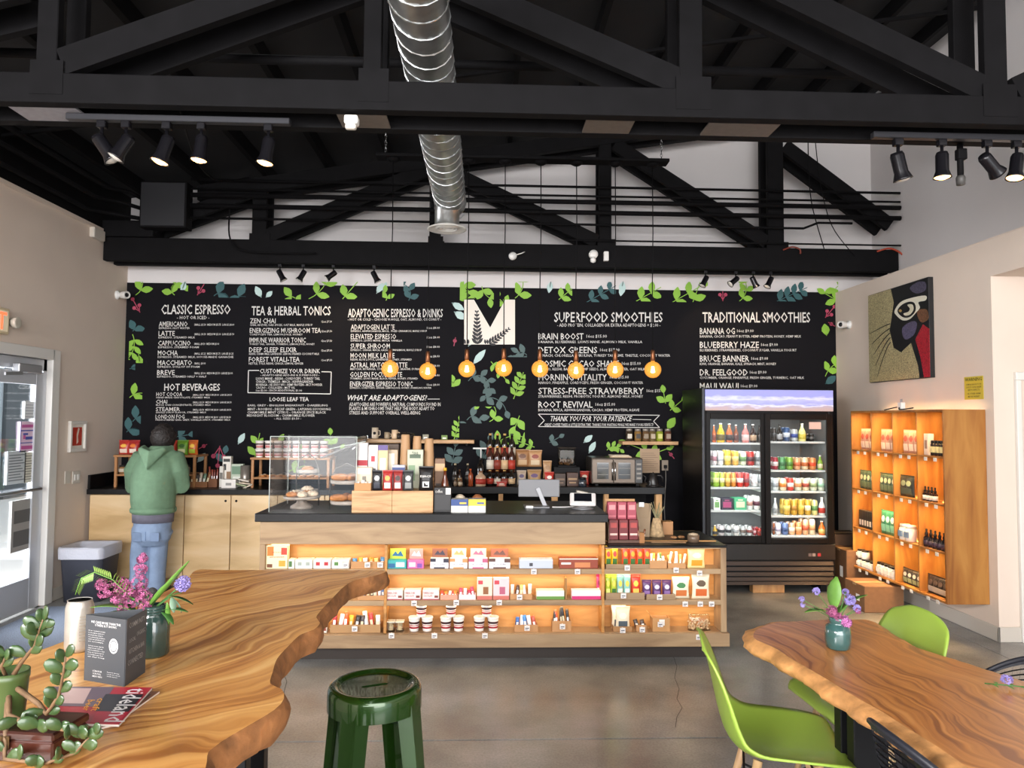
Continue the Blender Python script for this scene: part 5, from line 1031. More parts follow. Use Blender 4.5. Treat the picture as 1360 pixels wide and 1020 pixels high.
for i, (u0, u1, v0, Y, lb, args) in enumerate(((472, 493, 621, yf+.07, 'clear fronted carton behind the kraft box, bottom row', ('#d9c9ae', [('#efece6', .1, .7, .9, .95), ('#7a7468', .4, .1, .65, .6)])),
    (475, 487, 589, yf+.14, 'tall white milk carton with red swirl, leftmost on riser', ('#e4e0de', [('#b32d38', .0, .5, 1, .62), ('#b32d38', .1, .2, .4, .3)])), (488, 500.5, 592, yf+.14, 'tall white milk carton with round mark, second on riser', ('#dedbd9', [('#b32d38', .3, .62, .7, .75), ('#5c5c60', .2, .4, .8, .46)])),
    (501, 514, 592, yf+.145, 'patterned tall carton with cream window, third on riser', ('#c9b58b', [('#5b4a86', .0, .88, 1, 1), ('#efe9da', .2, .2, .8, .7)])), (513, 527, 598, yf+.2, 'pale slanted packet behind the patterned carton', ('#b8a48b', [('#e6dccb', .1, .3, .7, .9)])),
    (540, 561, 598, yf+.16, 'sage green display card behind the charcoal pouch', ('#b9bda6', [('#7f9a76', .1, .2, .5, .6), ('#4c5e4a', .15, .78, .85, .88)], [('TANA', .3, .84, .7, .95)], '#3f4b3c')), (520, 537, 618, yf+.1, 'small blue and white carton behind the red pouches', ('#c7c3cc', [('#3f4f83', .0, .6, 1, .9)])))):
    on(u0, u1, v0, Y, zr, 'tc%d' % i, lambda w, h: mk_carton(w, .045, h, *args), lb, 'carton')
# stacks of paper cups
def mk_cupstack(w, h):
    r = root0('paper_cup_stack'); n = 6; rr = w/2
    MB().lathe([(0, h*.42), (rr, h*.42), (rr*.98, h*.44), (rr*.72, h*.98), (rr*.66, h), (0, h)], 24).build('cup', mat('#b48d66', .6), r)
    for k in range(n): z = h*.42*(k+1)/n; MB().lathe([(0, z-h*.07), (rr*.95, z-h*.065), (rr, z-h*.05), (rr*1.0, z-.003), (rr*.97, z), (0, z)], 24).build('cup', mat('#b48d66', .6) if k % 2 else mat('#a7815b', .6), r)
    return r
ycs = YC0+.30
t = thing('cup_riser', 'low dark riser block under the paper cup stacks', 'riser', (XU(551, ycs, 640), ycs+.06, ZT)); MB().box(-.13, .15, -.05, .07, 0, .10, b=.004).box(-.12, .14, -.04, .06, .1, .105, b=.001).build('block', CABD, t)
for i, (u0, u1, v0) in enumerate(((529.5, 545, 578), (545.6, 560, 580), (561, 576.5, 583))):
    on(u0, u1, v0, ycs, ZT+.105, 'pcs%d' % i, mk_cupstack, 'inverted brown paper cup stack behind the riser, %s of three' % nth(i, 3), 'cups')
# espresso machine behind
ye_ = YC0+.52; ex0, ex1 = XU(488, ye_, 600), XU(531, ye_, 600); ez = P(500, 583, ye_).z
t = thing('espresso_machine', 'brown backed espresso machine with mugs on top, behind the cartons', 'espresso machine', ((ex0+ex1)/2, ye_, ZT))
MB().box(ex0, ex1, ye_, ye_+.2, ZT+.07, ez-.03, b=.01).build('machine_body', mat('#4b3d34', .35, .4), t, world=True)
MB().box(ex0-.02, ex1+.03, ye_-.02, ye_+.2, ez-.03, ez, b=.005).build('cup_tray', mat('#9a7852', .4), t, world=True)
MB().box(ex0, ex1, ye_+.03, ye_+.19, ZT+.02, ZT+.07, b=.006).build('drip_tray', STEEL, t, world=True)
for a in (ex0+.02, ex1-.05): MB().box(a, a+.03, ye_+.03, ye_+.06, ZT, ZT+.02).build('foot', CABD, t, world=True)
MB().tube([(ex0-.12, ye_+.05, ez-.08), (ex0-.05, ye_+.05, ez-.03), (ex0, ye_+.05, ez-.02)], .006, 8).build('steam_wand', CHROME, t, world=True)
def mk_mug(m_, dark=None):
    def f(w=.05, h=.07):
        r = root0('mug'); rr = w*.4; MB().lathe([(0, 0), (rr*.85, 0), (rr, .006), (rr, h), (rr*.9, h), (rr*.88, .01), (0, .01)], 20).build('mug_body', m_, r)
        MB().tube([(rr*.9, 0, h*.75), (rr*1.5, 0, h*.7), (rr*1.55, 0, h*.35), (rr*.9, 0, h*.22)], .004, 6).build('handle', m_, r)
        if dark: MB().lathe([(0, 0), (rr*.45, 0), (rr*.45, .001), (0, .001)], 14, M=Matrix.Translation((0, -rr-.001, h*.5)) @ Matrix.Rotation(PI/2, 4, 'X')).build('round_mark', dark, r)
        return r
    return f
for i, (u0, u1, v0, m_, lb, dk) in enumerate(((491, 502, 568, mat('#a99a86', .4), 'tan mug with dark round mark on the espresso machine', CABD), (508, 517, 574, mat('#8b7b64', .4), 'low olive mug in the middle on the espresso machine', None), (517.5, 528, 571, mat('#c4a98b', .4), 'pale mug right on the espresso machine', None))):
    on(u0, u1, v0, ye_+.08, ez, 'mug%d' % i, mk_mug(m_, dk), lb, 'mug')
t = thing('bean_hopper', 'black coffee grinder hopper right of the mugs', 'grinder', (XU(538, ye_+.1, 590), ye_+.1, ZT))
hz = P(538, 574, ye_+.1).z-ZT; MB().lathe([(0, 0), (.06, 0), (.055, .1), (.045, hz*.6), (.05, hz*.62), (0, hz*.62)], 20).build('grinder_body', CABD, t); MB().lathe([(.03, hz*.62), (.07, hz*.92), (.072, hz*.98), (.0, hz)], 20).build('hopper', mat('#24201e', .2), t)
# right of riser
on(576, 599, 648, YC0+.06, ZT, 'blk', lambda w, h: mk_carton(w, .10, h, '#161517', [('#2f2e30', .05, .1, .95, .7), ('#ddd8d2', .68, .72, .97, .98)], [('coffee', .08, .78, .5, .92)], '#c9c5bf'), 'black coffee carton with price tag right of the riser', 'carton')
on(577, 590, 610, YC0+.26, ZT, 'krb', lambda w, h: mk_carton(w, .08, h, '#7c5a40', [('#c9a57c', .0, .75, 1, .9), ('#3a2c22', .1, .2, .9, .5)]), 'tall brown carton behind the black coffee carton', 'carton')
on(585, 596, 622, YC0+.20, ZT, 'hon', lambda w, h: mk_bottle(w/2, h, '#5c2a18', '#d9a92c', '#c9b393', .35), 'small syrup bottle with a gold cap above the black carton', 'bottle')
for i, (u0, u1, c1, c2_, lb) in enumerate(((599, 621.5, '#2f4a86', '#e8c24a', 'blue and white packaged sandwich box on the worktop'), (622, 645, '#e4c33a', '#3a5a9a', 'yellow and white packaged sandwich box on the worktop'))):
    on(u0, u1, 663.5, YC0+.03, ZT, 'sw%d' % i, lambda w, h: mk_carton(w, .09, h, '#cfcfca', [(c1, .0, .52, 1, 1), (c2_, .5, .65, .9, .78), ('#f3f3f1', .25, .08, .6, .35)]), lb, 'box')
    def mkm(w, h):
        r = root0('muffin'); MB().lathe([(0, 0), (w*.28, 0), (w*.36, h*.5), (0, h*.5)], 14).build('paper_case', mat('#7c5536', .7), r); MB().lathe([(0, h*.5), (w*.38, h*.5), (w*.5, h*.62), (w*.42, h*.85), (w*.2, h), (0, h*1.02)], 14).build('muffin_top', (SUGAR if i == 0 else PASTD), r); return r
    on(u0+4, u1-3, 657, YC0+.17, ZT, 'muf%d' % i, mkm, ('pale crumb muffin behind the blue sandwich box', 'dark muffin behind the yellow sandwich box')[i], 'muffin')
# register screen
ysc = YC0+.42; t = thing('register_screen', 'silver backed register screen on a slanted arm', 'monitor', (XU(722, ysc, 675), ysc-.03, ZT))
a, b_ = P(688, 659, ysc), P(742.5, 636, ysc)
MB().box(a.x, b_.x, ysc-.05, ysc-.03, a.z, b_.z, b=.006).build('screen_back', mat('#77777a', .5, .1), t, world=True)
MB().box(a.x+.004, b_.x-.004, ysc-.0295, ysc-.026, a.z+.004, b_.z-.004, b=.001).build('screen_glass', mat('#101013', .1), t, world=True)
MB().beam(P(714, 648, ysc-.06), P(724, 672, ysc-.06), .028, .018).build('arm', mat('#8a8a8d', .4, .5), t, world=True)
c0 = P(716, 672, ysc-.06); MB().box(c0.x-.11, c0.x+.07, ysc-.16, ysc+.0, ZT, ZT+.012, b=.004).build('foot_plate', mat('#858588', .4, .5), t, world=True)
MB().box(c0.x-.10, c0.x-.05, ysc-.168, ysc-.161, ZT+.002, ZT+.02, b=.001).build('sticker', PRW, t, world=True)
# card terminal
yt_ = YC0+.26; t = thing('card_terminal', 'white tilted card terminal with black screen', 'card terminal', (XU(774, yt_, 675), yt_, ZT))
MB().lathe([(0, 0), (.075, 0), (.078, .006), (.06, .012), (.03, .03), (0, .03)], 28).build('round_base', mat('#8d8d90', .3, .5), t)
M = Matrix.Translation((0, 0, .065)) @ Matrix.Rotation(-.12, 4, 'Z') @ Matrix.Rotation(math.radians(40), 4, 'X')
MB().box(-.092, .092, -.058, .058, -.012, .012, b=.010, M=M).build('housing', mat('#e3dedb', .3), t)
MB().box(-.062, .062, -.030, .046, .012, .0135, b=.0005, M=M).build('screen', mat('#14151b', .1), t)
wire([(XU(733, ysc-.1, 672), ysc-.12, ZT+.006), (XU(748, YC0+.3, 672), YC0+.3, ZT+.006), (XU(762, YC0+.3, 672), YC0+.33, ZT+.006), (XU(770, yt_+.09, 672), yt_+.09, ZT+.006)], .004, 'white cable lying between the register screen and terminal', WHITE)
def mk_crump(w, h):
    r = root0('wrapped_bundle'); rd = random.Random(2); q = MB()
    for k in range(5):
        M = Matrix.Translation((rd.uniform(-w*.25, w*.25), rd.uniform(-.01, .02), h*(.06+.15*k))) @ Matrix.Rotation(rd.uniform(-.5, .5), 4, 'Y')
        q = MB().box(-w*.4, w*.4, -.03, .03, 0, h*.13, M=M, b=.003); q.build('paper_packet', mat(('#d9cdb9', '#a8b08c', '#cfc0ab', '#8d7a66', '#dcd5c8')[k], .7), r)
    return r
on(764, 783, 648, YC0+.52, ZT, 'crm', mk_crump, 'heap of folded paper packets behind the card terminal', 'papers')
# tea display on the lower worktop
yl = YC0+.10; t = thing('tea_rack', 'tan card rack holding six red tea cartons on the lower worktop', 'rack', (XU(826, yl, 700), yl, ZR))
xw0, xw1 = XU(806, yl, 700)+.012, XU(848, yl, 700); zt2 = P(826, 663, yl+.1).z
MB().box(xw0, xw1, yl+.12, yl+.128, ZR, zt2, b=.001).build('back_card', mat('#b98d5f', .6), t, world=True)
MB().box(xw0, xw1, yl-.02, yl+.12, ZR, ZR+.02, b=.002).build('base', mat('#5c4034', .6), t, world=True)
for x in (xw0-.003, xw1): MB().prism([(yl-.02, ZR), (yl+.12, ZR), (yl+.12, ZR+.25), (yl+.0, ZR+.12), (yl-.02, ZR+.10)], 'x', x, x+.003).build('side_wing', mat('#8f6f5c', .5), t, world=True)
q = MB(); textin(q, 'HERBAL TEA COCOA', (xw0+.02, yl+.1195, zt2-.03), (xw1-xw0-.04, 0, 0), (0, 0, .012), bold=.02); q.build('lettering', mat('#5a3d2a', .5), t, world=True, fix=False)
wq = (xw1-xw0)/3
for r in range(2):
    for c in range(3):
        hh = .135; x = xw0+wq*(c+.5)
        inst('tea%d' % r, lambda: mk_carton(wq*.9, .045, hh, ('#6e2428', '#a04050')[r], [(('#e0b9ae', '#c66a74')[r], .1, .22, .9, .32), (('#a8403c', '#d98a8c')[r], .15, .6, .85, .85)]), '%s red tea carton in the tan rack, %s column' % (('dark', 'rosy')[r], ('left', 'middle', 'right')[c]), 'carton', (x, yl-.005+r*.06, ZR+.0205+r*.115), 0, ('front', 'back')[r]+' row of tea cartons')
inst('teastep', lambda: (lambda r: (MB().box(xw0-(xw0+xw1)/2+.002, xw1-(xw0+xw1)/2-.002, 0, .058, 0, .114).build('step_block', mat('#5c4034', .6), r), r)[1])(root0('display_step')), 'dark card step under the back row of tea cartons', 'riser', ((xw0+xw1)/2, yl+.055, ZR+.0205))
on(849, 856, 699, YC0+.08, ZR, 'wd', lambda w, h: mk_tray(w, .04, h*.6, ['#8a5a34', '#70452a'], 2, h*.9, 31, base='#9c6a3e'), 'small wooden cup of brown sticks beside the tea rack', 'box')
t = thing('leaning_board', 'tan clipboard panel leaning behind the tea rack', 'board', (XU(853, YC0+.34, 690), YC0+.34, ZR)); MB().beam((0, 0, 0), (.03, .06, .235), .10, .006, roll=(0, 1, -.3)).box(-.05, .055, .03, .034, .0, .235, b=.001).build('panel', mat('#9a8265', .6), t); MB().box(-.02, .02, .024, .03, .21, .245, b=.002).build('clip', STEEL, t)
def mk_dried(w, h):
    r = root0('dried_bouquet'); rd = random.Random(6); q = MB()
    for k in range(18): a = rd.uniform(-.35, .35); q.tube([(rd.uniform(-.02, .02), 0, h*.3), (a*.06, rd.uniform(-.02, .02), h*.6), (a*.2, rd.uniform(-.03, .03), h*(.8+.25*rd.random()))], .0022, 5)
    q.build('dry_stems', mat('#8f8a68', .8), r); q = MB()
    rs = [[((.055-.03*t_)*math.cos(2*PI*k/14)*(1+.1*(k % 2)), (.04-.02*t_)*math.sin(2*PI*k/14)*(1+.1*(k % 2)), h*.55*t_) for k in range(14)] for t_ in (0, .2, .4, .6, .8, 1)]
    q.rings(rs).build('paper_wrap', mat('#b0946f', .8, noise=.4, nscale=50, bump=.4), r); return r
on(862, 882, 668, YC0+.36, ZR, 'dry', mk_dried, 'bunch of dried stems in crumpled wrap on the lower worktop', 'bouquet')
on(880, 894, 693, YC0+.42, ZR, 'kb2', lambda w, h: mk_carton(w, .08, h, '#a5764a'), 'small plain kraft carton behind the dried bouquet', 'carton')
t = thing('brown_paper', 'brown paper sheet lying on the lower worktop', 'paper', (XU(887, YC0+.12, 715), YC0+.12, ZR+.001)); MB().box(-.12, .12, -.03, .05, 0, .002, M=Matrix.Rotation(-.08, 4, 'Z')).build('sheet', mat('#b78f67', .8), t)
on(913, 928, 706, YC0+.14, ZR, 'tin', lambda w, h: (lambda r: (MB().lathe([(0, 0), (w*.5, 0), (w*.5, h*.7), (w*.46, h*.7), (w*.45, .006), (0, .006)], 22).build('dish', mat('#6e5c4c', .25), r), MB().lathe([(0, h*.5), (w*.43, h*.5), (w*.4, h*.8), (0, h*.9)], 14).build('contents', mat('#b9a58a', .8, noise=.4, nscale=90, bump=.5), r), r)[2])(root0('small_dish')), 'small dish of pale sweets at the right of lower worktop', 'dish')
for i, u in enumerate((890, 900)): on(u, u+9, 708, YC0+.30+.02*i, ZR, 'cookie', lambda w, h: (lambda r: (MB().lathe([(0, 0), (w*.5, 0), (w*.52, .006), (w*.3, .012), (0, .013)], 16).build('biscuit', mat('#a3754b', .8, noise=.3, nscale=80), r), r)[1])(root0('loose_biscuit')), ('flat biscuit behind the brown paper, left one', 'flat biscuit behind the brown paper, right one')[i], 'biscuit')
tag_ = thing('wall_notice', 'small square card with code-like tag on the counter end', 'card', (P(967, 738, YC0).x, YC0+.05, .70)); MB().box(.0, .003, 0, .06, -.04, .04).build('card', PRW, tag_, world=False)
tag_.location.x = x1+.004-.003
# ---------------- back bar items ----------------
YBB = BCY+.12
def onb(u0, u1, v0, key, fn, lb, cat, Y=None, zb=None, group=None): return on(u0, u1, v0, Y or YBB, ZB if zb is None else zb, key, fn, lb, cat, group)
DG = '#17120f'
# stepped rack of syrup bottles: four columns, three rows
t = thing('bottle_steps', 'black stepped rack under the rows of syrup bottles', 'rack', (XU(665, YBB, 640), YBB, ZB))
bx0, bx1 = XU(644, YBB, 640), XU(685, YBB, 640)
for k in (1, 2): MB().box(bx0-.01, bx1+.01, YBB-.045+.1*k, YBB+.06+.1*(k), ZB, ZB+.12*k, b=.003).build('step', CABD, t, world=True)
caps = ['#c79b62', '#c9924e', '#c7a25c', '#2e3a30']; labs = ['#b03a2a', '#e0d6c4', '#8c3a2c', '#d4b48a']
for r in (2, 1, 0):
    for c in range(4):
        u0 = 646+c*9.6; 
        Yb = YBB+.1*r+.01; x = (XU(u0, Yb)+XU(u0+8.6, Yb))/2
        inst('syr%d%d' % (r, c), lambda: mk_bottle(.036 if r else .034, .26 if r else .15, DG if r != 1 else '#3a1c12', caps[c], labs[(c+r) % 4], .34, 'syrup_bottle'), 'dark syrup bottle on the stepped rack, %s row, %s column' % (('front', 'middle', 'back')[r], nth(c, 4)), 'bottle', (x, Yb, ZB+.12*r), 0, 'syrup bottles on the stepped rack')
for i, (u0, u1, v0, c, cp, lb_, lb) in enumerate(((600, 608, 616, DG, '#b9a98c', '#2a221c', 'slim black bottle, first from the left on the back bar'), (606.5, 613, 624, '#2a1a14', '#7a5a3c', '#b99a70', 'short dark bottle beside the slim black one'), (617, 624, 616, DG, '#b9a98c', '#2a221c', 'slim black bottle left of the orange squeeze bottle'),
    (602, 607, 635, '#5d4a38', '#c7b79c', '#8f7a62', 'tiny brown shaker, left, low on the back bar'), (608, 614, 635, '#6a4a34', '#c7b79c', '#c9b89c', 'tiny brown shaker, right, low on the back bar'), (631, 645, 626, '#c9a98c', '#8c5a3c', '#b23a2c', 'pale round jug with red label before the pump bottle'), (620, 628, 623, '#9c4a28', '#e0652a', None, 'orange squeeze bottle on the back bar'))):
    onb(u0, u1, v0, 'bb%d' % i, lambda w, h: mk_bottle(w/2, h, c, cp, lb_, .3, 'bottle'), lb, 'bottle', Y=BCY+(.05 if i in (3, 4) else .09))
def mk_pump(w, h):
    r = mk_bottle(w*.45, h*.72, DG, '#1c1a19', None, .3, 'pump_bottle'); MB().tube([(0, 0, h*.68), (0, 0, h*.98), ], .006, 8).box(-w*.75, w*.55, -.012, .012, h*.96, h, b=.003).build('white_pump', WHITE, r); return r
onb(631, 645, 595, 'pump', mk_pump, 'tall black pump bottle with a white pump head', 'bottle', Y=YBB+.14)
onb(659, 673, 640, 'redp', lambda w, h: mk_pouch(w, h-.006, .03, '#b04238', '#e0b09a', '#d9d0c0'), 'small red packet lying before the syrup bottles', 'packet', Y=BCY+.05)
for i, (u0, u1, v0, c, l_, s_, lb, z_, Y) in enumerate(((684, 703, 597, '#9c7048', '#c9a880', '#6b4126', 'tan chip bag standing left above the register screen', .17, YBB+.2), (701, 720, 598, '#b98e64', '#d9c4a2', '#8a3a2a', 'pale chip bag standing right above the register screen', .17, YBB+.2),
    (686, 699, 625, '#b9a794', '#e9e2d6', '#5a4a70', 'white printed packet low behind the register screen', 0, YBB+.1), (700, 719, 624, '#a7835a', '#e2c04a', '#5a3a6a', 'tan packet with purple print behind the register screen', 0, YBB+.1),
    (721, 733, 612, '#b08a64', '#b08a64', '#9c7650', 'crumpled kraft bag on the back bar', .06, YBB+.12), (723, 736, 627, '#b5382e', '#d9a08c', '#e6ddd0', 'red packet under the crumpled kraft bag', 0, YBB+.05), (770, 783, 626, '#a83a32', '#d06a55', '#c9b8a0', 'red package beside the oven', 0, YBB+.14))):
    if z_: 
        tt = thing('display_step', 'dark step lifting the %s' % lb.split(' standing')[0].split(' on the')[0], 'step', (XU((u0+u1)/2, Y, 640), Y, ZB)); wv = (XU(u1, Y)-XU(u0, Y))/2; MB().box(-wv, wv, 0, .07, 0, z_-.001, b=.002).build('block', CABD, tt)
    on(u0, u1, v0, Y, ZB+z_, 'ch%d' % i, lambda w, h: mk_pouch(w, h-.008, .05, c, l_, s_), lb, 'bag')
for i, (u0, u1, v0, c, b2, lb) in enumerate(((737, 751, 629, '#3e2c22', '#7c6450', 'dark brown carton left under the bean dispenser'), (753, 768, 628, '#4a3024', '#a0805c', 'dark brown carton right under the bean dispenser'))):
    onb(u0, u1, v0, 'dk%d' % i, lambda w, h: mk_carton(w, .09, h, c, [(b2, .1, .45, .9, .6), (b2, .2, .2, .8, .3)]), lb, 'carton', Y=YBB)
def mk_disp(w, h):
    r = root0('bean_dispenser'); MB().box(-w/2, w/2, 0, .14, 0, h*.08, b=.004).build('base', CABD, r); MB().box(-w*.46, w*.46, .01, .13, h*.08, h*.9, b=.012).build('clear_bin', glass('smoke', (.7, .66, .6), .02), r)
    MB().box(-w*.5, w*.5, 0, .14, h*.9, h, b=.01).build('bin_lid', mat('#2b2622', .2), r); q = MB(); rd = random.Random(5)
    for k in range(60): q.lathe([(0, -.008), (.008, 0), (0, .008)], 5, M=Matrix.Translation((rd.uniform(-w*.38, w*.38), rd.uniform(.03, .11), h*.1+rd.random()*h*.3)))
    o = q.build('nuts', mat('#8a6238', .6, noise=.3), r); o['kind'] = 'stuff'; return r
t = thing('shelf_riser', 'black riser carrying the clear bean dispenser', 'riser', (XU(753, YBB+.12, 640), YBB+.12, ZB)); MB().box(-.13, .13, .0, .16, 0, .175, b=.003).build('block', CABD, t)
on(741, 765, 594, YBB+.13, ZB+.175, 'disp', mk_disp, 'clear bean dispenser half full on its black riser', 'dispenser')
def mk_shaker(w, h): return mk_jar(w/2, h, '#2a3038', '#15171b', None, 'shaker_jar')
onb(768, 779, 634, 'shk', mk_shaker, 'dark round shaker jar left of the oven', 'jar', Y=BCY+.06)
# oven
yo = YBB; a, b_ = P(786, 648, yo), P(854, 608.5, yo); oz0 = ZB+.018; oz1 = b_.z
t = thing('countertop_oven', 'steel french-door oven with two windows on the back bar', 'oven', ((a.x+b_.x)/2, yo, ZB))
BR = mat('#6f6358', .4, .5)
MB().box(a.x, b_.x, yo+.02, yo+.42, oz0, oz1, b=.010).build('oven_body', mat('#5e564f', .35, .7), t, world=True)
xk = a.x+(b_.x-a.x)*.845; xm_ = a.x+(xk-a.x)*.5
for k, (p0, p1) in enumerate(((a.x+.006, xm_-.002), (xm_+.002, xk))):
    dd = MB().box(p0, p1, yo, yo+.02, oz0+.012, oz1-.012, b=.004).build('oven_door', BR, t, world=True)
    MB().box(p0+.045, p1-.045, yo-.002, yo+.001, oz0+.05, oz1-.045).build('window', mat('#33302c', .08, coat=.6), dd, world=True)
    hx = xm_-.014 if k == 0 else xm_+.014
    MB().tube([(hx, yo, oz1-.04), (hx, yo-.025, oz1-.045), (hx, yo-.025, oz0+.045), (hx, yo, oz0+.04)], .0055, 8).build('handle', CHROME, dd, world=True)
    for z in (.36, .6): MB().box(p0+.05, p1-.05, yo-.0035, yo-.002, oz0+(oz1-oz0)*z, oz0+(oz1-oz0)*z+.004).build('rack_line', mat('#6f6a63', .3, .6), dd, world=True)
pn = MB().box(xk+.002, b_.x-.005, yo, yo+.02, oz0+.012, oz1-.012, b=.003).build('control_panel', mat('#2a2725', .3), t, world=True)
for k in range(4): MB().box(xk+.015, b_.x-.018, yo-.003, yo+.001, oz1-.07-.045*k, oz1-.05-.045*k, b=.001).build('button', mat('#8d8780', .4), pn, world=True)
for x in (a.x+.04, b_.x-.06):
    MB().box(x, x+.03, yo+.04, yo+.08, ZB, oz0).build('foot', CABD, t, world=True); MB().box(x, x+.03, yo+.34, yo+.38, ZB, oz0).build('foot', CABD, t, world=True)
xo = (a.x+b_.x)/2+.05; t = thing('oven_tray_papers', 'stack of pale papers lying on top of the oven', 'papers', (xo, yo+.1, oz1))
for k in range(3): MB().box(-.10+.01*k, .11-.012*k, 0, .16, .008*k, .008*k+.007, M=Matrix.Rotation(.1*k-.1, 4, 'Z')).build('paper_pad', mat(('#c9b08f', '#d8c4a6', '#e0cfb6')[k], .7), t)
# notice paper on wall, outlet, kettle
a, b_ = P(850, 628, MY-.003), P(876, 596, MY-.003); t = thing('wall_paper_notice', 'cream paper notice taped to the black wall right of the oven', 'notice', (a.x, MY-.003, a.z))
MB().box(a.x, b_.x, MY-.0035, MY-.001, a.z, b_.z).build('sheet', mat('#b3977b', .7), t, world=True)
q = MB()
for k in range(9): q.box(a.x+.02, b_.x-.02-.02*(k % 3), MY-.0042, MY-.0036, a.z+.03+.022*k, a.z+.034+.022*k)
q = q.build('print_lines', mat('#7c6552', .7), t, world=True); q['kind'] = 'stuff'
p = P(883, 618, MY-.002); t = thing('wall_outlet', 'outlet plate with a plugged cord right of the notice', 'outlet', (p.x, MY-.012, p.z))
MB().box(-.035, .035, 0, .011, -.055, .055, b=.003).build('plate', mat('#8f8172', .5), t); MB().box(-.015, .015, -.03, .0, -.03, .005, b=.003).build('plug', CABD, t); MB().tube([(0, -.025, -.03), (0, -.03, -.15), (-.01, -.0, -.45), (0, .0, -.65)], .005, 6).build('cord', mat('#7a7570', .5), t)
def mk_kettle(w, h):
    r = root0('gooseneck_kettle'); m_ = mat('#221f1e', .3); MB().lathe([(0, 0), (w*.40, 0), (w*.40, h*.08), (0, h*.08)], 20).build('power_base', m_, r)
    MB().lathe([(0, h*.09), (w*.30, h*.09), (w*.31, h*.14), (w*.19, h*.78), (w*.17, h*.82), (0, h*.84)], 22).build('kettle_body', m_, r)
    MB().lathe([(0, h*.83), (w*.15, h*.83), (w*.13, h*.88), (w*.03, h*.9), (w*.035, h), (0, h)], 14).build('lid', m_, r)
    MB().tube([(-w*.25, 0, h*.2), (-w*.45, 0, h*.3), (-w*.38, 0, h*.62), (-w*.52, 0, h*.78)], .006, 8).build('spout', m_, r)
    MB().tube([(w*.16, 0, h*.76), (w*.42, 0, h*.76), (w*.50, 0, h*.6), (w*.52, 0, h*.3)], .008, 8).build('handle', m_, r); return r
onb(855, 880, 627, 'ket', mk_kettle, 'matte black gooseneck kettle beside the oven', 'kettle')
# spice jars
for i, (u, f_, l_) in enumerate(((831, '#3d3226', '#cfc6b6'), (842.5, '#8c6a3c', '#3a3026'), (853, '#6a5138', '#8f7d66'), (862, '#6b5a3a', '#b8a58a'), (871.5, '#8f9a35', '#d4d07a'), (882.5, '#5c3a2e', '#a08a78'))):
    on(u, u+9.4, 569.5, 7.5, SRZ, 'sp%d' % i, lambda w, h: mk_jar(w/2, h, f_, '#9c9288', l_), 'spice jar on the wall shelf above the oven, %s of six' % nth(i, 6), 'jar')
for i, (u0, u1, v0, lb, c) in enumerate(((560, 568, 577, 'small pale card on the left wall shelf', '#8d8c7a'), (585, 593, 578, 'small green sprig card on the left wall shelf', '#6f8a45'))):
    on(u0, u1, v0, 7.5, SLZ, 'cd%d' % i, lambda w, h: (lambda r: (MB().prism([(0, 0), (.03, 0), (.004, h)], 'x', -w/2, w/2).build('card', mat(c, .6), r), MB().box(-w*.3, w*.3, -.0, .004, h*.2, h*.5).build('print', PRW, r), r)[2])(root0('tent_card')), lb, 'card')
# ---------------- drinks cooler ----------------
YF_ = 6.70; fx0, fx1 = P(934, 780, YF_).x, P(1112, 780, YF_).x; fz0 = P(1000, 776, YF_).z; fz1 = P(1000, 515.5, YF_).z
ZF = lambda v: P(1000, v, YF_).z
XFR = lambda u: P(u, 640, YF_).x
ck = thing('drinks_cooler', 'tall black double glass door drinks cooler with lit header', 'cooler', ((fx0+fx1)/2, YF_, 0))
FB = mat('#100e0e', .35, noise=.1); FB.node_tree.nodes['Principled BSDF'].inputs['Specular IOR Level'].default_value = .2; yb_ = YF_+.68; th_ = .045
MB().box(fx0, fx0+th_, YF_+.03, yb_, fz0, fz1, b=.006).build('side_panel', FB, ck, world=True)
MB().box(fx1-th_, fx1, YF_+.03, yb_, fz0, fz1, b=.006).build('side_panel', FB, ck, world=True)
MB().box(fx0+th_, fx1-th_, YF_+.03, yb_, ZF(552), fz1, b=.004).build('top_housing', FB, ck, world=True)
MB().box(fx0+th_, fx1-th_, YF_+.03, yb_, fz0, ZF(722), b=.004).build('bottom_housing', FB, ck, world=True)
MB().box(fx0+th_, fx1-th_, yb_-.03, yb_, ZF(722), ZF(552)).build('back_liner', mat('#6b6f6e', .5), ck, world=True)
MB().box(fx1-th_-.006, fx1-th_-.0005, YF_+.06, yb_-.031, ZF(722), ZF(552)).build('side_liner', mat('#6b6f6e', .5), ck, world=True)
MB().box(fx0+th_+.0005, fx0+th_+.006, YF_+.06, yb_-.031, ZF(722), ZF(552)).build('side_liner', mat('#6b6f6e', .5), ck, world=True)
# lit header
HD = bpy.data.materials.new('backlit_header'); HD.use_nodes = True; nt = HD.node_tree; b = nt.nodes['Principled BSDF']; tc = nt.nodes.new('ShaderNodeTexCoord'); sp = nt.nodes.new('ShaderNodeSeparateXYZ'); nt.links.new(tc.outputs['Generated'], sp.inputs[0])
mp = nt.nodes.new('ShaderNodeMapping'); mp.inputs['Scale'].default_value = (5, 1, 3); nt.links.new(tc.outputs['Generated'], mp.inputs[0]); nz = nt.nodes.new('ShaderNodeTexNoise'); nz.inputs['Scale'].default_value = 1.6; nz.inputs['Detail'].default_value = 8; nt.links.new(mp.outputs[0], nz.inputs['Vector'])
ad = nt.nodes.new('ShaderNodeMath'); ad.operation = 'MULTIPLY_ADD'; ad.inputs[1].default_value = .5; nt.links.new(nz.outputs['Fac'], ad.inputs[0]); nt.links.new(sp.outputs['Z'], ad.inputs[2])
rp = nt.nodes.new('ShaderNodeValToRGB'); e = rp.color_ramp.elements; e[0].position = .15; e[0].color = (*lin('#b79a86'), 1); e[1].position = 1.2 if 0 else .98; e[1].color = (*lin('#8f92cf'), 1)
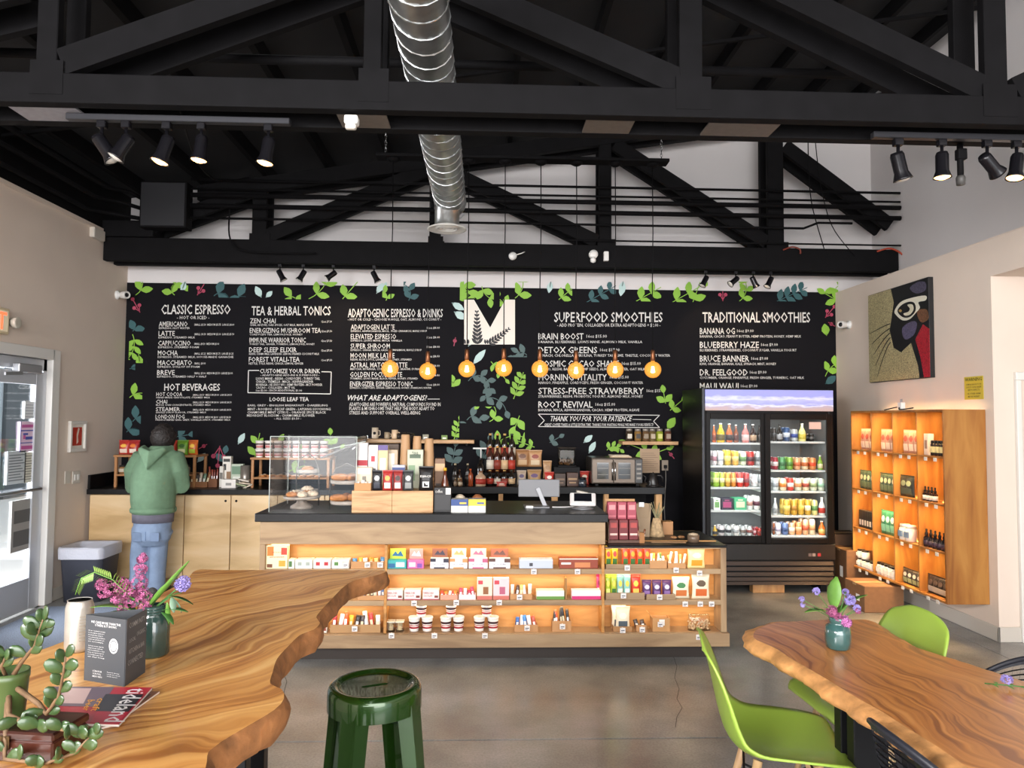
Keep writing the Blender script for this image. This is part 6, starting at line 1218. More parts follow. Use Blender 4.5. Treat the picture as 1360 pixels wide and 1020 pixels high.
for ps, c in ((.42, '#a99aa8'), (.5, '#c9cbe6'), (.58, '#9296cc'), (.75, '#a5a8dc'), (.83, '#c3c6ee')): x = e.new(ps); x.color = (*lin(c), 1)
nt.links.new(ad.outputs[0], rp.inputs[0]); nt.links.new(rp.outputs[0], b.inputs['Emission Color']); nt.links.new(rp.outputs[0], b.inputs['Base Color']); b.inputs['Emission Strength'].default_value = .3
MB().box(XFR(938), XFR(1109.5), YF_+.018, YF_+.03, ZF(545.5), ZF(517.5), b=.002).build('lit_header', HD, ck, world=True)
MB().box(fx0, fx0+.022, YF_, YF_+.03, fz0, fz1, b=.004).build('edge_trim', mat('#3f4044', .3, .6), ck, world=True)
# door frames
DF = mat('#120e0c', .32); DF.node_tree.nodes['Principled BSDF'].inputs['Specular IOR Level'].default_value = .2
for k, (u0, u1) in enumerate(((939, 1019), (1017, 1106))):
    y0 = YF_+.0+(.026 if k == 0 else 0); x0_, x1_ = XFR(u0), XFR(u1); g0, g1 = XFR((945, 1024)[k]), XFR((1012.5, 1099)[k]); gz0, gz1 = ZF((712.5, 715.5)[k]), ZF(557)
    dd = MB().box(x0_, g0, y0, y0+.024, ZF(722), ZF(549), b=.003).box(g1, x1_, y0, y0+.024, ZF(722), ZF(549), b=.003).box(g0, g1, y0, y0+.024, ZF(722), gz0, b=.003).box(g0, g1, y0, y0+.024, gz1, ZF(549), b=.003).build('sliding_door', DF, ck, world=True)
    MB().box(g0, g1, y0+.010, y0+.015, gz0, gz1).build('door_glass', glass('cooler_glass', refl=.04), dd, world=True)
MB().box(XFR(1013), XFR(1017), YF_+.028, YF_+.05, ZF(713), ZF(557)).build('light_tube', mat((.85, .95, 1), .5, emit=2.5), ck, world=True)
YS = YF_+.085
LS = {0: [588, 618.5, 647, 677.5, 712], 1: [586, 624, 652, 684.5, 711]}
gx = {0: (XFR(944), XFR(1014)), 1: (XFR(1018), XFR(1101))}
SW = mat('#d3d8d5', .4)
for k in (0, 1):
    for v in LS[k]:
        z = P(1000, v, YS).z; sh = MB().box(gx[k][0], gx[k][1], YS-.02, yb_-.04, z-.018, z, b=.002).build('wire_shelf', SW, ck, world=True)
    for v in [552]+LS[k][:-1]:
        z = P(1000, v, YS).z-.03; area('cooler_light', ((gx[k][0]+gx[k][1])/2, YS-.018, z), ((gx[k][0]+gx[k][1])/2, YS+.15, z-.22), gx[k][1]-gx[k][0]-.04, .02, .6, (.9, .98, 1))
for k, (va, vb) in enumerate(((746, 751), (753.5, 758), (760.5, 765), (767, 771.5), (773, 777))):
    MB().prism([(YF_+.03, ZF(vb)), (YF_+.002, ZF(vb)), (YF_+.012, ZF(va)), (YF_+.03, ZF(va))], 'x', fx0+.03, fx1-.03).build('grille_slat', mat('#3c302a', .35, .3), ck, world=True)
MB().box(fx0+.01, fx1-.01, YF_+.005, YF_+.03, ZF(744), ZF(723), b=.003).build('lower_fascia', mat('#1d1815', .3), ck, world=True)
for u, c in ((1075, '#6b5a55'), (1080, '#8a7a74'), (1087, '#a4292d')):
    MB().box(XFR(u)-.015, XFR(u)+.015, YF_+.002, YF_+.005, ZF(739), ZF(735)).build('badge', mat(c, .4), ck, world=True)
for x in (fx0+.05, fx1-.11): MB().box(x, x+.06, YF_+.1, YF_+.5, 0, fz0, b=.003).build('plinth', CABD, ck, world=True)
a, b_ = P(1000, 788, YF_+.05), P(1042, 776, YF_+.05)
tag(MB().box(a.x, b_.x, YF_+.05, YF_+.14, 0, fz0-.001, b=.003).build('wooden_block', OAKP), 'orange-brown wooden block under the middle of the cooler', 'block')
MB().box(XFR(1076), XFR(1092), YF_+.0085, YF_+.0095, ZF(569.5), ZF(560)).build('red_white_sticker', mat('#d9b8a8', .5), dd, world=True)
# contents, in crop pixels of the cooler (x 3.4, origin 900,500)
dn = ('left', 'right'); rn = ('top', 'second', 'third', 'fourth', 'bottom')
def cooler(side, row, lst):
    v = LS[side][row]; z = P(1000, v, YS).z
    for i, (a, b_, h, kind, c, l_) in enumerate(lst):
        for dup in (0, 1) if kind == 'can' else (0,):
            Y = YS+.045+dup*.085; k2 = YS/F
            x = P(900+(a+b_)/2/3.4, v, YS+.04).x; w_ = (b_-a)/3.4*k2*.96; hh = h/3.4*k2
            nm = {'can': 'can', 'bot': 'bottle', 'car': 'carton'}[kind]; cn = CN.get(c, 'mixed')
            key = 'f%s%s%s%.3f%.3f' % (kind, c, l_, w_, hh)
            fn = (lambda: mk_can(w_/2, hh, c, l_)) if kind == 'can' else (lambda: mk_bottle(w_/2, hh, c, '#e8e2d8' if c != '#1c1714' else '#1b1b1b', l_, .42, 'drink_bottle')) if kind == 'bot' else (lambda: mk_carton(w_, .12, hh, c, [(l_, .15, .2, .85, .7), (l_, .3, .78, .7, .88)]))
            if kind == 'car': Y = YS+.01
            lb = '%s %s on the cooler\'s %s shelf, %s door, %s%s' % (cn, nm, rn[row], dn[side], nth(i, len(lst)), ', behind' if dup else '')
            if dup and hh*0: continue
            inst(key, fn, lb, nm, (x, Y, z), 0, '%s on the %s %s shelf of the cooler' % (nm+'s', dn[side], rn[row]))
CN = {'#d9681f': 'orange', '#e0b81c': 'yellow', '#c2622c': 'orange', '#8a4a26': 'amber', '#c97a72': 'pink', '#2c1710': 'dark brown', '#1c1714': 'black', '#d9cfcf': 'white', '#e1ded8': 'white', '#d0b02a': 'yellow', '#dca93a': 'golden', '#c9d2b8': 'pale green', '#b02a22': 'red', '#b6b9b8': 'silver', '#8fb83a': 'green', '#a8b23c': 'olive green', '#b98a2c': 'gold', '#c9822e': 'orange', '#c23a2c': 'red', '#c7cbc9': 'silver', '#4d8f55': 'green', '#7ea83f': 'green', '#23456f': 'blue', '#d8a47a': 'peach', '#d8c9a8': 'cream', '#cf8a54': 'orange', '#8f2030': 'dark red', '#a6782f': 'amber', '#cfd6bf': 'pale green', '#dfe2da': 'white', '#241b2e': 'dark purple', '#3fa070': 'mint green', '#5a6f9a': 'blue', '#d9d28a': 'pale yellow', '#c8a03a': 'yellow'}
cooler(0, 0, [(156, 174, 80, 'bot', '#d9681f', '#8a3a1a'), (176, 214, 88, 'bot', '#e0b81c', '#6b5a1c'), (218, 250, 86, 'bot', '#c2622c', '#3a241a'), (253, 276, 82, 'bot', '#8a4a26', '#5a2a1a'), (290, 324, 86, 'bot', '#c97a72', '#e6c3bd'), (326, 357, 84, 'bot', '#2c1710', '#b99a7c'), (360, 380, 80, 'bot', '#1c1714', None)])
cooler(0, 1, [(156, 178, 66, 'can', '#d9cfcf', '#a8707a'), (181, 208, 66, 'can', '#e1ded8', '#c9d0d4'), (211, 241, 70, 'can', '#d0b02a', '#e6d878'), (246, 276, 66, 'can', '#dca93a', '#e9c97a'), (281, 311, 64, 'can', '#c9d2b8', '#5f8a4a'), (314, 347, 64, 'can', '#b02a22', '#4a1a1c'), (350, 381, 64, 'can', '#b6b9b8', '#70787a')])
cooler(0, 2, [(157, 188, 66, 'can', '#8fb83a', '#c9d978'), (190, 213, 64, 'can', '#a8b23c', '#dfd9a0'), (215, 239, 64, 'can', '#b98a2c', '#d9b45a'), (241, 264, 64, 'can', '#c9822e', '#e0a860'), (267, 297, 64, 'can', '#c23a2c', '#e9cfc4'), (299, 324, 64, 'can', '#b02a22', '#7a1a1a'), (334, 362, 58, 'can', '#c7cbc9', '#e6e9e8'), (364, 384, 56, 'can', '#b6b9b8', '#8f9496')])
cooler(0, 3, [(158, 189, 52, 'car', '#dfe2da', '#6aa05a'), (191, 247, 52, 'car', '#241b2e', '#a33a6a'), (250, 308, 54, 'car', '#3fa070', '#cfe0b0'), (311, 340, 62, 'can', '#dfe2da', '#b98a7c'), (343, 372, 62, 'can', '#e1ded8', '#5a2a3a')])
cooler(0, 4, [(158, 180, 46, 'bot', '#c8a03a', '#2b2b2b'), (184, 213, 44, 'can', '#d9cfcf', '#2f2f31'), (217, 244, 44, 'can', '#c7cbc9', '#2b2b2e'), (250, 280, 44, 'can', '#e1ded8', '#9a9c9c'), (284, 309, 42, 'can', '#b6b9b8', '#6a5a50'), (312, 337, 42, 'can', '#c7cbc9', '#7a3a34'), (341, 356, 36, 'can', '#8f2030', '#c9a0a0'), (358, 383, 34, 'can', '#b02a22', '#8a3a34')])
cooler(1, 0, [(428, 446, 60, 'can', '#1c1714', '#3a3a3c'), (448, 475, 80, 'bot', '#1c1714', '#9a9a9a'), (478, 508, 64, 'can', '#23456f', '#c9ccd2'), (511, 543, 56, 'can', '#b6b9b8', '#3a4a8a'), (546, 580, 82, 'bot', '#d9d28a', '#c9b84a'), (592, 618, 34, 'can', '#1c1714', '#4a4a4a')])
cooler(1, 1, [(428, 455, 58, 'can', '#8f2030', '#d9c9c4'), (458, 488, 58, 'can', '#4d8f55', '#2f6a3a'), (491, 522, 58, 'can', '#7ea83f', '#4a7a2a'), (525, 555, 56, 'can', '#d8a47a', '#c96a44'), (558, 590, 56, 'can', '#d8c9a8', '#b9683a'), (593, 626, 56, 'can', '#cf8a54', '#c94a2a'), (632, 657, 66, 'bot', '#7ea83f', '#d9d0a0')])
cooler(1, 2, [(429, 456, 56, 'can', '#c7cbc9', '#8a8f92'), (460, 492, 56, 'can', '#d8c9a8', '#cf7a2a'), (495, 525, 58, 'can', '#c23a2c', '#e6dcd0'), (528, 560, 56, 'can', '#cfd6bf', '#c98a5a'), (563, 594, 56, 'can', '#d8c9a8', '#a04a3a'), (597, 630, 56, 'can', '#cfd6bf', '#8a9a6a'), (633, 665, 56, 'can', '#cfd6bf', '#9ac0a0')])
cooler(1, 3, [(430, 453, 76, 'bot', '#b6b9b8', '#8a8f8f'), (478, 509, 70, 'can', '#c8a03a', '#e6cf6a'), (512, 540, 70, 'can', '#c8a03a', '#a6782f'), (543, 571, 70, 'can', '#c8a03a', '#d9b84a'), (574, 602, 70, 'can', '#c8a03a', '#efe6c0'), (605, 633, 68, 'can', '#d9d28a', '#5f8a4a'), (637, 668, 80, 'bot', '#dfe2da', '#c23a2c')])
cooler(1, 4, [(430, 440, 54, 'can', '#8a4a26', '#5a2a1a'), (442, 467, 54, 'can', '#d9cfcf', '#a8a0b4'), (470, 500, 54, 'can', '#5a6f9a', '#31466f'), (502, 530, 54, 'can', '#d8a47a', '#e9dcc8'), (533, 561, 58, 'can', '#cf8a54', '#e0b080'), (563, 591, 70, 'can', '#d8a47a', '#c2583a'), (593, 622, 72, 'can', '#d8c9a8', '#b98a5a'), (637, 668, 62, 'bot', '#d9681f', '#e9c06a')])
# ---------------- items in the lit wall shelf ----------------
rnm = ('bottom', 'third', 'second', 'top'); cnm = ('nearest', 'second nearest', 'third nearest', 'farthest')
def incub(r, c, n, fn, key, desc, cat, cover=.8, dx=.05, start=.12, rzz=-PI/2, dz=0):
    y0, y1, z = cub(r, c)
    for i in range(n):
        y = y1-(y1-y0)*(start+cover*(i+.5)/n)
        inst(key, fn, '%s, %s shelf row, %s column, %s' % (desc, rnm[r], cnm[c], nth(i, n) if n > 1 else 'alone'), cat, (XF+dx, y, z+dz), rzz, '%s in the %s row, %s column' % (desc, rnm[r], cnm[c]) if n > 1 else None)
pc = lambda c, l_, s_, w=.085, h=.15: (lambda: mk_pouch(w, h, .03, c, l_, s_))
for c in (1, 2, 3): incub(3, c, 3, pc('#b98a72', '#e0c9b4', '#c05a4a', .095, .19), 'w1', 'pale pink sachet', 'pouch', .75, .05, .2)
def mk_dropper(): 
    r = root0('dropper_bottle'); MB().lathe([(0, 0), (.019, 0), (.02, .004), (.02, .055), (.009, .066), (.009, .072), (0, .072)], 14).build('bottle_body', mat('#2a1510', .15, coat=.5), r); MB().lathe([(0, .07), (.011, .07), (.011, .085), (.006, .09), (.007, .11), (0, .115)], 12).build('dropper_cap', CABD, r); MB().lathe([(.0207, .012), (.0207, .045)], 14).build('label_band', mat('#d8cdbd', .5), r); return r
def mk_dropd():
    r = root0('dropper_bottle'); MB().lathe([(0, 0), (.022, 0), (.023, .004), (.023, .07), (.010, .085), (.010, .092), (0, .092)], 14).build('bottle_body', mat('#1a1214', .15, coat=.5), r); MB().lathe([(0, .09), (.012, .09), (.012, .108), (.007, .113), (.008, .135), (0, .14)], 12).build('dropper_cap', CABD, r); MB().lathe([(.0237, .015), (.0237, .05)], 14).build('label_band', mat('#3b2a3a', .5), r); return r
incub(3, 0, 4, lambda: mk_jar(.026, .12, '#2e2019', '#1a1718', '#d9c98f', 'amber_jar'), 'w2', 'small amber jar with yellow label', 'jar', .55, .05, .4)
incub(3, 0, 1, lambda: mk_carton(.055, .05, .17, '#c9bdb4', [('#8a7468', .2, .3, .8, .7)]), 'w3', 'pale upright carton', 'carton', .15, .05, .05)
for c in (2, 3): incub(2, c, 4, pc('#3f5240', '#6b7a58', '#c9bf9a', .085, .165), 'w4', 'dark green pouch', 'pouch', .8, .05, .12)
incub(2, 1, 2, pc('#2c2f28', '#4a5546', '#8f9a7a', .13, .17), 'w5', 'large dark pouch', 'pouch', .5, .05, .05)
incub(2, 0, 4, mk_dropper, 'w6', 'amber dropper bottle', 'bottle', .55, .045, .02)
incub(1, 3, 6, lambda: mk_carton(.045, .05, .16, '#26221f', [('#c9c0b4', .2, .15, .8, .45)]), 'w7', 'slim black carton', 'carton', .85, .045, .08)
incub(1, 2, 3, pc('#2f7a5a', '#7fc0a0', '#dfe9dc', .10, .20), 'w8', 'teal green pouch', 'pouch', .7, .05, .15)
incub(1, 1, 2, lambda: mk_jar(.046, .13, '#d8cfc2', '#e6e0d8', '#7b8fa5', 'white_jar'), 'w9', 'white supplement jar', 'jar', .55, .06, .05)
incub(1, 0, 5, mk_dropd, 'w10', 'tall dark dropper bottle', 'bottle', .9, .045, .02)
incub(0, 3, 4, lambda: mk_jar(.038, .078, '#dcd6cc', '#201d1c', '#e9e4da', 'balm_tub'), 'w11', 'white tub with black lid', 'tub', .9, .05, .05)
incub(0, 3, 2, None, 'w11', 'upper white tub with black lid', 'tub', .45, .05, .05, dz=.078)
incub(0, 2, 5, lambda: mk_jar(.033, .105, '#d6cfc4', '#1c1a1a', '#e6e0d5', 'supplement_jar'), 'w12', 'narrow white jar with black lid', 'jar', .9, .045, .05)
incub(0, 1, 4, pc('#3a342c', '#8f9a72', '#d8cfbf', .085, .12), 'w13', 'dark green flat box pouch', 'pouch', .85, .05, .08)
incub(0, 0, 4, pc('#2b221f', '#a89c92', '#5a4a42', .10, .14), 'w14', 'brown and grey packet', 'packet', .8, .05, .1)
# things on top of the shelf, boxes under it
p = Q(1197, 540, XF+.15); t = thing('power_adapter', 'white power adapter on top of the lit wall shelf', 'adapter', (XF+.15, p.y, zt_)); MB().box(-.02, .02, -.03, .03, 0, .07, b=.005).build('adapter_body', PRW, t); MB().box(-.008, .008, -.008, .008, .07, .10, b=.002).build('prong', STEEL, t)
wire([(XF+.1, Q(1160, 545, XF).y, zt_+.006), (XF+.14, Q(1172, 545, XF).y, zt_+.03), (XF+.10, Q(1180, 545, XF).y, zt_+.008), (XF+.15, Q(1190, 545, XF).y, zt_+.02)], .005, 'coil of black cable on top of the wall shelf', CABD)
def cbox(x0_, x1_, y0, y1, z1_, lb, c='#8a6340', rot=0):
    t = thing('cardboard_box', lb, 'box', ((x0_+x1_)/2, (y0+y1)/2, 0), rot); w_, d_ = (x1_-x0_)/2, (y1-y0)/2
    MB().box(-w_, w_, -d_, d_, 0, z1_, b=.004).build('box_body', mat(c, .75, noise=.08), t); MB().box(-w_-.001, w_+.001, -.03, .03, z1_-.02, z1_+.0012).build('packing_tape', mat('#a9865c', .35), t)
    MB().box(-w_-.0015, -w_, -d_*.5, -d_*.15, z1_*.35, z1_*.6).build('shipping_label', PRW, t)
cbox(3.22, 3.56, 6.05, 6.38, .22, 'low cardboard box with white label under the wall shelf', '#7d5636')
cbox(3.40, 3.74, 6.70, 7.0, .40, 'large cardboard box behind the low one beside the cooler', '#6d4b30')
cbox(3.45, 3.74, 7.02, 7.30, .50, 'tall dark cardboard box deep in the corner by the cooler', '#4a3526')
# ---------------- left counter items ----------------
YL = LCY+.16
def onl(u0, u1, v0, key, fn, lb, cat, Y=None, zb=None, group=None): return on(u0, u1, v0, Y or YL, ZL if zb is None else zb, key, fn, lb, cat, group)
RKW = mat('#a9774a', .5, noise=.08)
def rack(u0, u1, vtop, vmid, Y0, lb, depth=.3):
    a = XU(u0, Y0, 640); b_ = XU(u1, Y0, 640); z1_ = P((u0+u1)/2, vtop, Y0).z; zm = P((u0+u1)/2, vmid, Y0).z
    t = thing('wooden_rack', lb, 'rack', ((a+b_)/2, Y0, ZL)); xs = [a, b_-.025]
    for x in xs:
        for y in (Y0, Y0+depth-.025): MB().box(x, x+.025, y, y+.025, ZL, z1_-.021, b=.002).build('leg', RKW, t, world=True)
    MB().box(a-.01, b_+.01, Y0-.005, Y0+depth, z1_-.02, z1_, b=.003).build('top_board', RKW, t, world=True)
    MB().box(a+.026, b_-.026, Y0, Y0+depth, zm-.018, zm, b=.003).build('shelf_board', RKW, t, world=True)
    return z1_, zm, a, b_
zt1, zm1, ra, rb = rack(151, 259, 604.5, 630, YL, 'wooden two-level rack of chips behind the person')
for i, (u0, u1, c, l_, s_, lb) in enumerate(((153, 169, '#b5342c', '#dfc9b8', '#e8b04a', 'red chip bag leftmost on the rack by the left wall'), (166, 181, '#a12b2a', '#e9d8c8', '#d8742a', 'dark red chip bag second on the left rack'), (219, 231, '#c23c28', '#e9d6c0', '#f0a03a', 'orange-red chip bag just right of the person'), (231, 246, '#6fa032', '#d9dfae', '#3a6b2a', 'green chip bag on the left rack'), (246, 259, '#c4622a', '#9fb83a', '#e8c04a', 'orange and green chip bag at the rack right end'))):
    on(u0, u1, 585, YL+.08, zt1, 'lc%d' % i, lambda w, h: mk_pouch(w, h-.008, .07, c, l_, s_), lb, 'bag')
for i, (u0, u1, c) in enumerate(((156, 168, '#8d6a45'), (170, 180, '#b08a5c'), (237, 243, '#5c5148'), (244, 251, '#776a5a'))):
    on(u0, u1, 618, YL+.1, zm1, 'lm%d' % i, lambda w, h: mk_jar(w/2, h, c, '#2a2624', '#c9bda9', 'jar'), 'small brown jar on the left rack lower shelf, %s' % nth(i, 4), 'jar')
onl(251, 274, 637, 'lb1', lambda w, h: mk_tray(w, .08, h*.7, ['#8a5a34', '#3a3230', '#c9b9a4', '#6f8a72'], 5, h*1.6, 41, base='#8a5c38'), 'brown wooden box of small packets right of the person', 'box', Y=YL+.02)
onl(275, 287, 616, 'lb2', lambda w, h: mk_tray(w, .07, h*.35, ['#7c3426', '#934430', '#6a2c22'], 4, h*.8, 42, base='#74482c', lean=.06), 'box of upright brown-red sticks on the left counter', 'box', Y=YL+.05)
onl(290, 295, 620, 'lb3', lambda w, h: mk_carton(w, .05, h, '#d5d0c8', [('#6d6a64', .1, .4, .9, .7)]), 'narrow white carton beside the brown sticks', 'carton', Y=YL+.04)
onl(294, 305, 607, 'lb4', lambda w, h: mk_carton(w, .06, h, '#dcd6cd', [('#3a3836', .1, .82, .9, .92), ('#8a6a4c', .5, .0, 1, .5), ('#2b2b2b', .1, .55, .45, .75)]), 'tall white box with dark print on the left counter', 'carton', Y=YL+.08)
onl(305, 321, 617, 'lb5', lambda w, h: mk_carton(w, .06, h, '#b4bfae', [('#6b8a72', .1, .55, .9, .9), ('#dfe2d8', .2, .1, .8, .45)]), 'sage green carton on the left counter', 'carton', Y=YL+.1)
onl(293, 312, 637, 'lb6', lambda w, h: mk_carton(w, .07, h, '#e6e2dc', [('#8f8c88', .3, .3, .7, .6)]), 'low white tray box in front of the sage carton', 'box', Y=YL-.03)
onl(318, 331, 619, 'lb7', lambda w, h: mk_mug(mat('#8f8880', .3, .5))(w*1.2, h), 'grey metal jug right of the sage carton', 'jug', Y=YL+.08)
onl(314, 333, 634, 'lb8', lambda w, h: mk_crump(w, h), 'pile of green-grey sachets at the right of left counter', 'papers', Y=YL-.01)
zt2_, zm2, ra2, rb2 = rack(333, 437, 608, 634, YL, 'wooden two-level rack with granola cups on top, behind the pastry case', .28)
hc2 = 11*YL/F
stp = MB(); 
t = thing('cup_step', 'narrow wooden step under the back row of granola cups', 'step', ((ra2+rb2)/2, YL+.15, zt2_)); MB().box(ra2+.01, rb2-.01, YL+.13, YL+.26, zt2_, zt2_+.075, b=.003).build('block', RKW, t, world=True)
for r in range(2):
    for c in range(8):
        u = 339+c*12.2; Y = YL+.06+.13*r
        x = XU(u+5.8, Y, 600); inst('lcup', lambda: mk_cup(.042, .085, '#b8303a'), 'white and red granola cup on the left rack, %s row, %s' % (('front', 'back')[r], nth(c, 8)), 'cup', (x, Y, zt2_+.075*r), 0, 'granola cups in %s row on the left rack' % ('front', 'back')[r])
def mk_cookie(w=.05, h=.02):
    r = root0('cookie'); MB().lathe([(0, 0), (.030, 0), (.034, .007), (.024, .016), (0, .018)], 14).build('cookie_body', PAST, r); MB().lathe([(0, .015), (.016, .016), (.012, .021), (0, .022)], 8).build('topping', SUGAR, r); return r
for r in range(2):
    for c in range(8): inst('cook', mk_cookie, 'round cookie on the rack shelf behind the pastry case, %s row, %s' % (('front', 'back')[r], nth(c, 8)), 'cookie', (ra2+.09+c*.077, YL+.06+.09*r, zm2), c*.7, 'cookies on the rack shelf, %s row' % ('front', 'back')[r])
# ---------------- trash can ----------------
tx, ty_ = (P(90, 795, 6.62).x+P(147, 795, 6.62).x)/2, 6.62; tw = (P(147, 795, 6.62).x-P(90, 795, 6.62).x)/2; tx = max(tx, LX+tw+.03); hz = P(118, 724, 6.62).z
t = thing('trash_bin', 'dark grey trash bin with white liner beside the left wall', 'bin', (tx, ty_, 0))
def rr(w_, d_, z, c=.05, n=5):
    o = []
    for cx2, cy2, a0 in ((w_-c, d_-c, 0), (-w_+c, d_-c, 90), (-w_+c, -d_+c, 180), (w_-c, -d_+c, 270)):
        for k in range(n): a = math.radians(a0+90*k/(n-1)); o.append((cx2+c*math.cos(a), cy2+c*math.sin(a), z))
    return o
MB().rings([rr(tw*.86, .15, 0), rr(tw*.97, .185, hz*.9), rr(tw, .19, hz*.94), rr(tw, .19, hz), rr(tw*.95, .175, hz), rr(tw*.85, .14, .03)]).build('bin_body', mat('#3b3d47', .45), t)
MB().rings([rr(tw+.006, .198, hz-.09), rr(tw+.010, .20, hz-.01), rr(tw+.004, .197, hz+.012), rr(tw*.92, .165, hz+.004), rr(tw*.8, .13, hz-.15)], cap=False).build('liner', mat('#b9bac4', .3, bump=.6, nscale=25), t)
# ---------------- person ----------------
def remesh(o, vox, sm=6):
    md = o.modifiers.new('r', 'REMESH'); md.mode = 'VOXEL'; md.voxel_size = vox; m2 = o.modifiers.new('s', 'SMOOTH'); m2.iterations = sm
    dg = bpy.context.evaluated_depsgraph_get(); me = bpy.data.meshes.new_from_object(o.evaluated_get(dg)); o.modifiers.clear(); old = o.data; o.data = me
    for p_ in me.polygons: p_.use_smooth = True
    if not me.materials: me.materials.append(old.materials[0])
def ell(c, rx, ry, n=20, tilt=0): return [(c[0]+rx*math.cos(2*PI*k/n), c[1]+ry*math.sin(2*PI*k/n)*math.cos(tilt), c[2]+ry*math.sin(2*PI*k/n)*math.sin(tilt)) for k in range(n)]
pxp = P(203, 700, 6.66).x
pr_ = thing('person', 'person in green hoodie and light jeans seen from behind at the left counter', 'person', (pxp, 6.66, 0))
SKN = mat('#b98a6c', .6)
zz = lambda v: P(203, v, 6.66).z
zsh, zhem, zhip = zz(603), zz(682), zz(700); HW = .215
# body (torso core, neck, head, arms, legs) continuous
q = MB()
q.rings([ell((0, 0, zhem-.1), .14, .10), ell((0, .02, zhem+.15), .14, .10), ell((0, .06, zsh-.1), .17, .10), ell((0, .09, zsh), .12, .08), ell((0, .12, zsh+.05), .055, .055), ell((0, .15, zsh+.11), .052, .055)])
hd = Vector((0.0, .17, zz(583)))
q.rings([ell((0, hd.y+.03-.01*k, hd.z-.11+.20*k/8), .070*math.sin(PI*(.08+.84*k/8))**.6, .088*math.sin(PI*(.08+.84*k/8))**.6) for k in range(9)])
for s_ in (-1, 1): q.lathe([(0, -.01), (.02, -.006), (.022, .004), (0, .01)], 10, M=Matrix.Translation((s_*.078, hd.y+.02, hd.z-.01)) @ Matrix.Rotation(PI/2, 4, 'Y'))
q.tube([(0, hd.y+.12, hd.z-.0), (0, hd.y+.145, hd.z-.03)], [.012, .014], 8)
armp = lambda s_: [(s_*.15, .07, zsh-.04), (s_*.20, .04, zsh-.16), (s_*.215, .06, zz(646)), (s_*.17, .20, ZL+.13), (s_*.12, .30, ZL+.09)]
for s_ in (-1, 1): q.tube(armp(s_), [.055, .05, .042, .036, .028], 12)
legp = {-1: [(-.085, .0, zhip), (-.10, -.01, .50), (-.13, .02, .09)], 1: [(.085, .0, zhip), (.055, .02, .50), (.02, .06, .09)]}
for s_ in (-1, 1):
    q.tube([(0, 0, zhem+.0)]+legp[s_], [.08, .075, .058, .04], 12)
    a = Vector(armp(s_)[-1])
    q.rings([ell((a.x-s_*.01*k, a.y+.025*k, a.z-.005*k), .035-.003*k, .015, 12) for k in range(4)])
    for f in range(4):
        b0 = a+Vector((-s_*.03+(f-1.5)*.018, .075, -.012)); L = (.06, .07, .066, .052)[f]; q.tube([b0, b0+Vector((-s_*.005, L*.5, -.008)), b0+Vector((-s_*.01, L*.85, -.03))], [.0095, .009, .0075], 8)
    q.tube([a+Vector((-s_*.03, .02, -.005)), a+Vector((-s_*.06, .05, -.015)), a+Vector((-s_*.065, .08, -.025))], [.011, .010, .008], 8)
bd = q.build('body', SKN, pr_); remesh(bd, .008, 4)
# hoodie
HOOD = mat('#5f7a60', .9, noise=.09, nscale=22, bump=.35)
q = MB()
q.rings([ell((0, .0, zhem), HW*.84, .15, 28), ell((0, .0, zhem+.05), HW*.86, .155, 28), ell((0, -.01, zhem+.12), HW*.88, .165, 28), ell((0, -.01, zhem+.3), HW*.90, .16, 28), ell((0, .03, zsh-.12), HW*.90, .15, 28), ell((0, .06, zsh-.03), HW*.80, .13, 28), ell((0, .09, zsh+.03), HW*.48, .095, 28), ell((0, .11, zsh+.07), .085, .08, 28)])
for s_ in (-1, 1): q.tube([(s_*.10, .07, zsh-.05)]+armp(s_)[0:4]+[(s_*.165, .26, ZL+.10)], [.09, .088, .088, .078, .058, .048], 16)
# hood lying on the back
for k in range(7):
    t_ = k/6; q.tube([(-.125+.05*t_, .06-.05*t_, zsh+.055-.02*t_), (-.10+.04*t_, -.06-.035*t_, zsh+.04-.07*t_), (0, -.115-.03*t_, zsh+.01-.125*t_), (.10-.04*t_, -.06-.035*t_, zsh+.04-.07*t_), (.125-.05*t_, .06-.05*t_, zsh+.055-.02*t_)], .026-.008*t_, 10)
hdm = q.build('hoodie', HOOD, pr_); remesh(hdm, .009, 3)
q = MB(); q.tube([(HW*.845*math.cos(a), .152*math.sin(a), zhem+.035) for a in [2*PI*k/30 for k in range(31)]], .016, 8, flat=1.6).build('hem_ribbing', HOOD, pr_)
MB().rings([ell((0, 0, zz(693)), .175, .135, 24), ell((0, 0, zhem+.03), .18, .14, 24)]).build('grey_shirt_tail', mat('#5d5a66', .9, noise=.1), pr_)
JE = mat('#7687a0', .85, noise=.14, nscale=12, bump=.4)
q = MB()
q.rings([ell((0, 0, zhip+.06), .165, .12, 24), ell((0, -.01, zhip-.02), .160, .13, 24), ell((0, -.01, zhip-.10), .158, .125, 24), ell((0, 0, zhip-.16), .12, .09, 24)])
for s_ in (-1, 1):
    a, b_, c = [Vector(x) for x in legp[s_]]
    pts = [a+Vector((0, 0, -.02)), a.lerp(b_, .5), b_, b_.lerp(c, .35)+Vector((0, -.008, 0)), b_.lerp(c, .7), c+Vector((0, 0, -.045))]; q.tube(pts, [.095, .088, .074, .076, .070, .076], 18)
jj = q.build('jeans', JE, pr_); remesh(jj, .010, 3)
MB().beam((0, -.139, zhip-.02), (0, -.136, zhip-.10), .006, .004, roll=(0, 1, 0)).build('centre_seam', mat('#5c6f8c', .9), pr_)
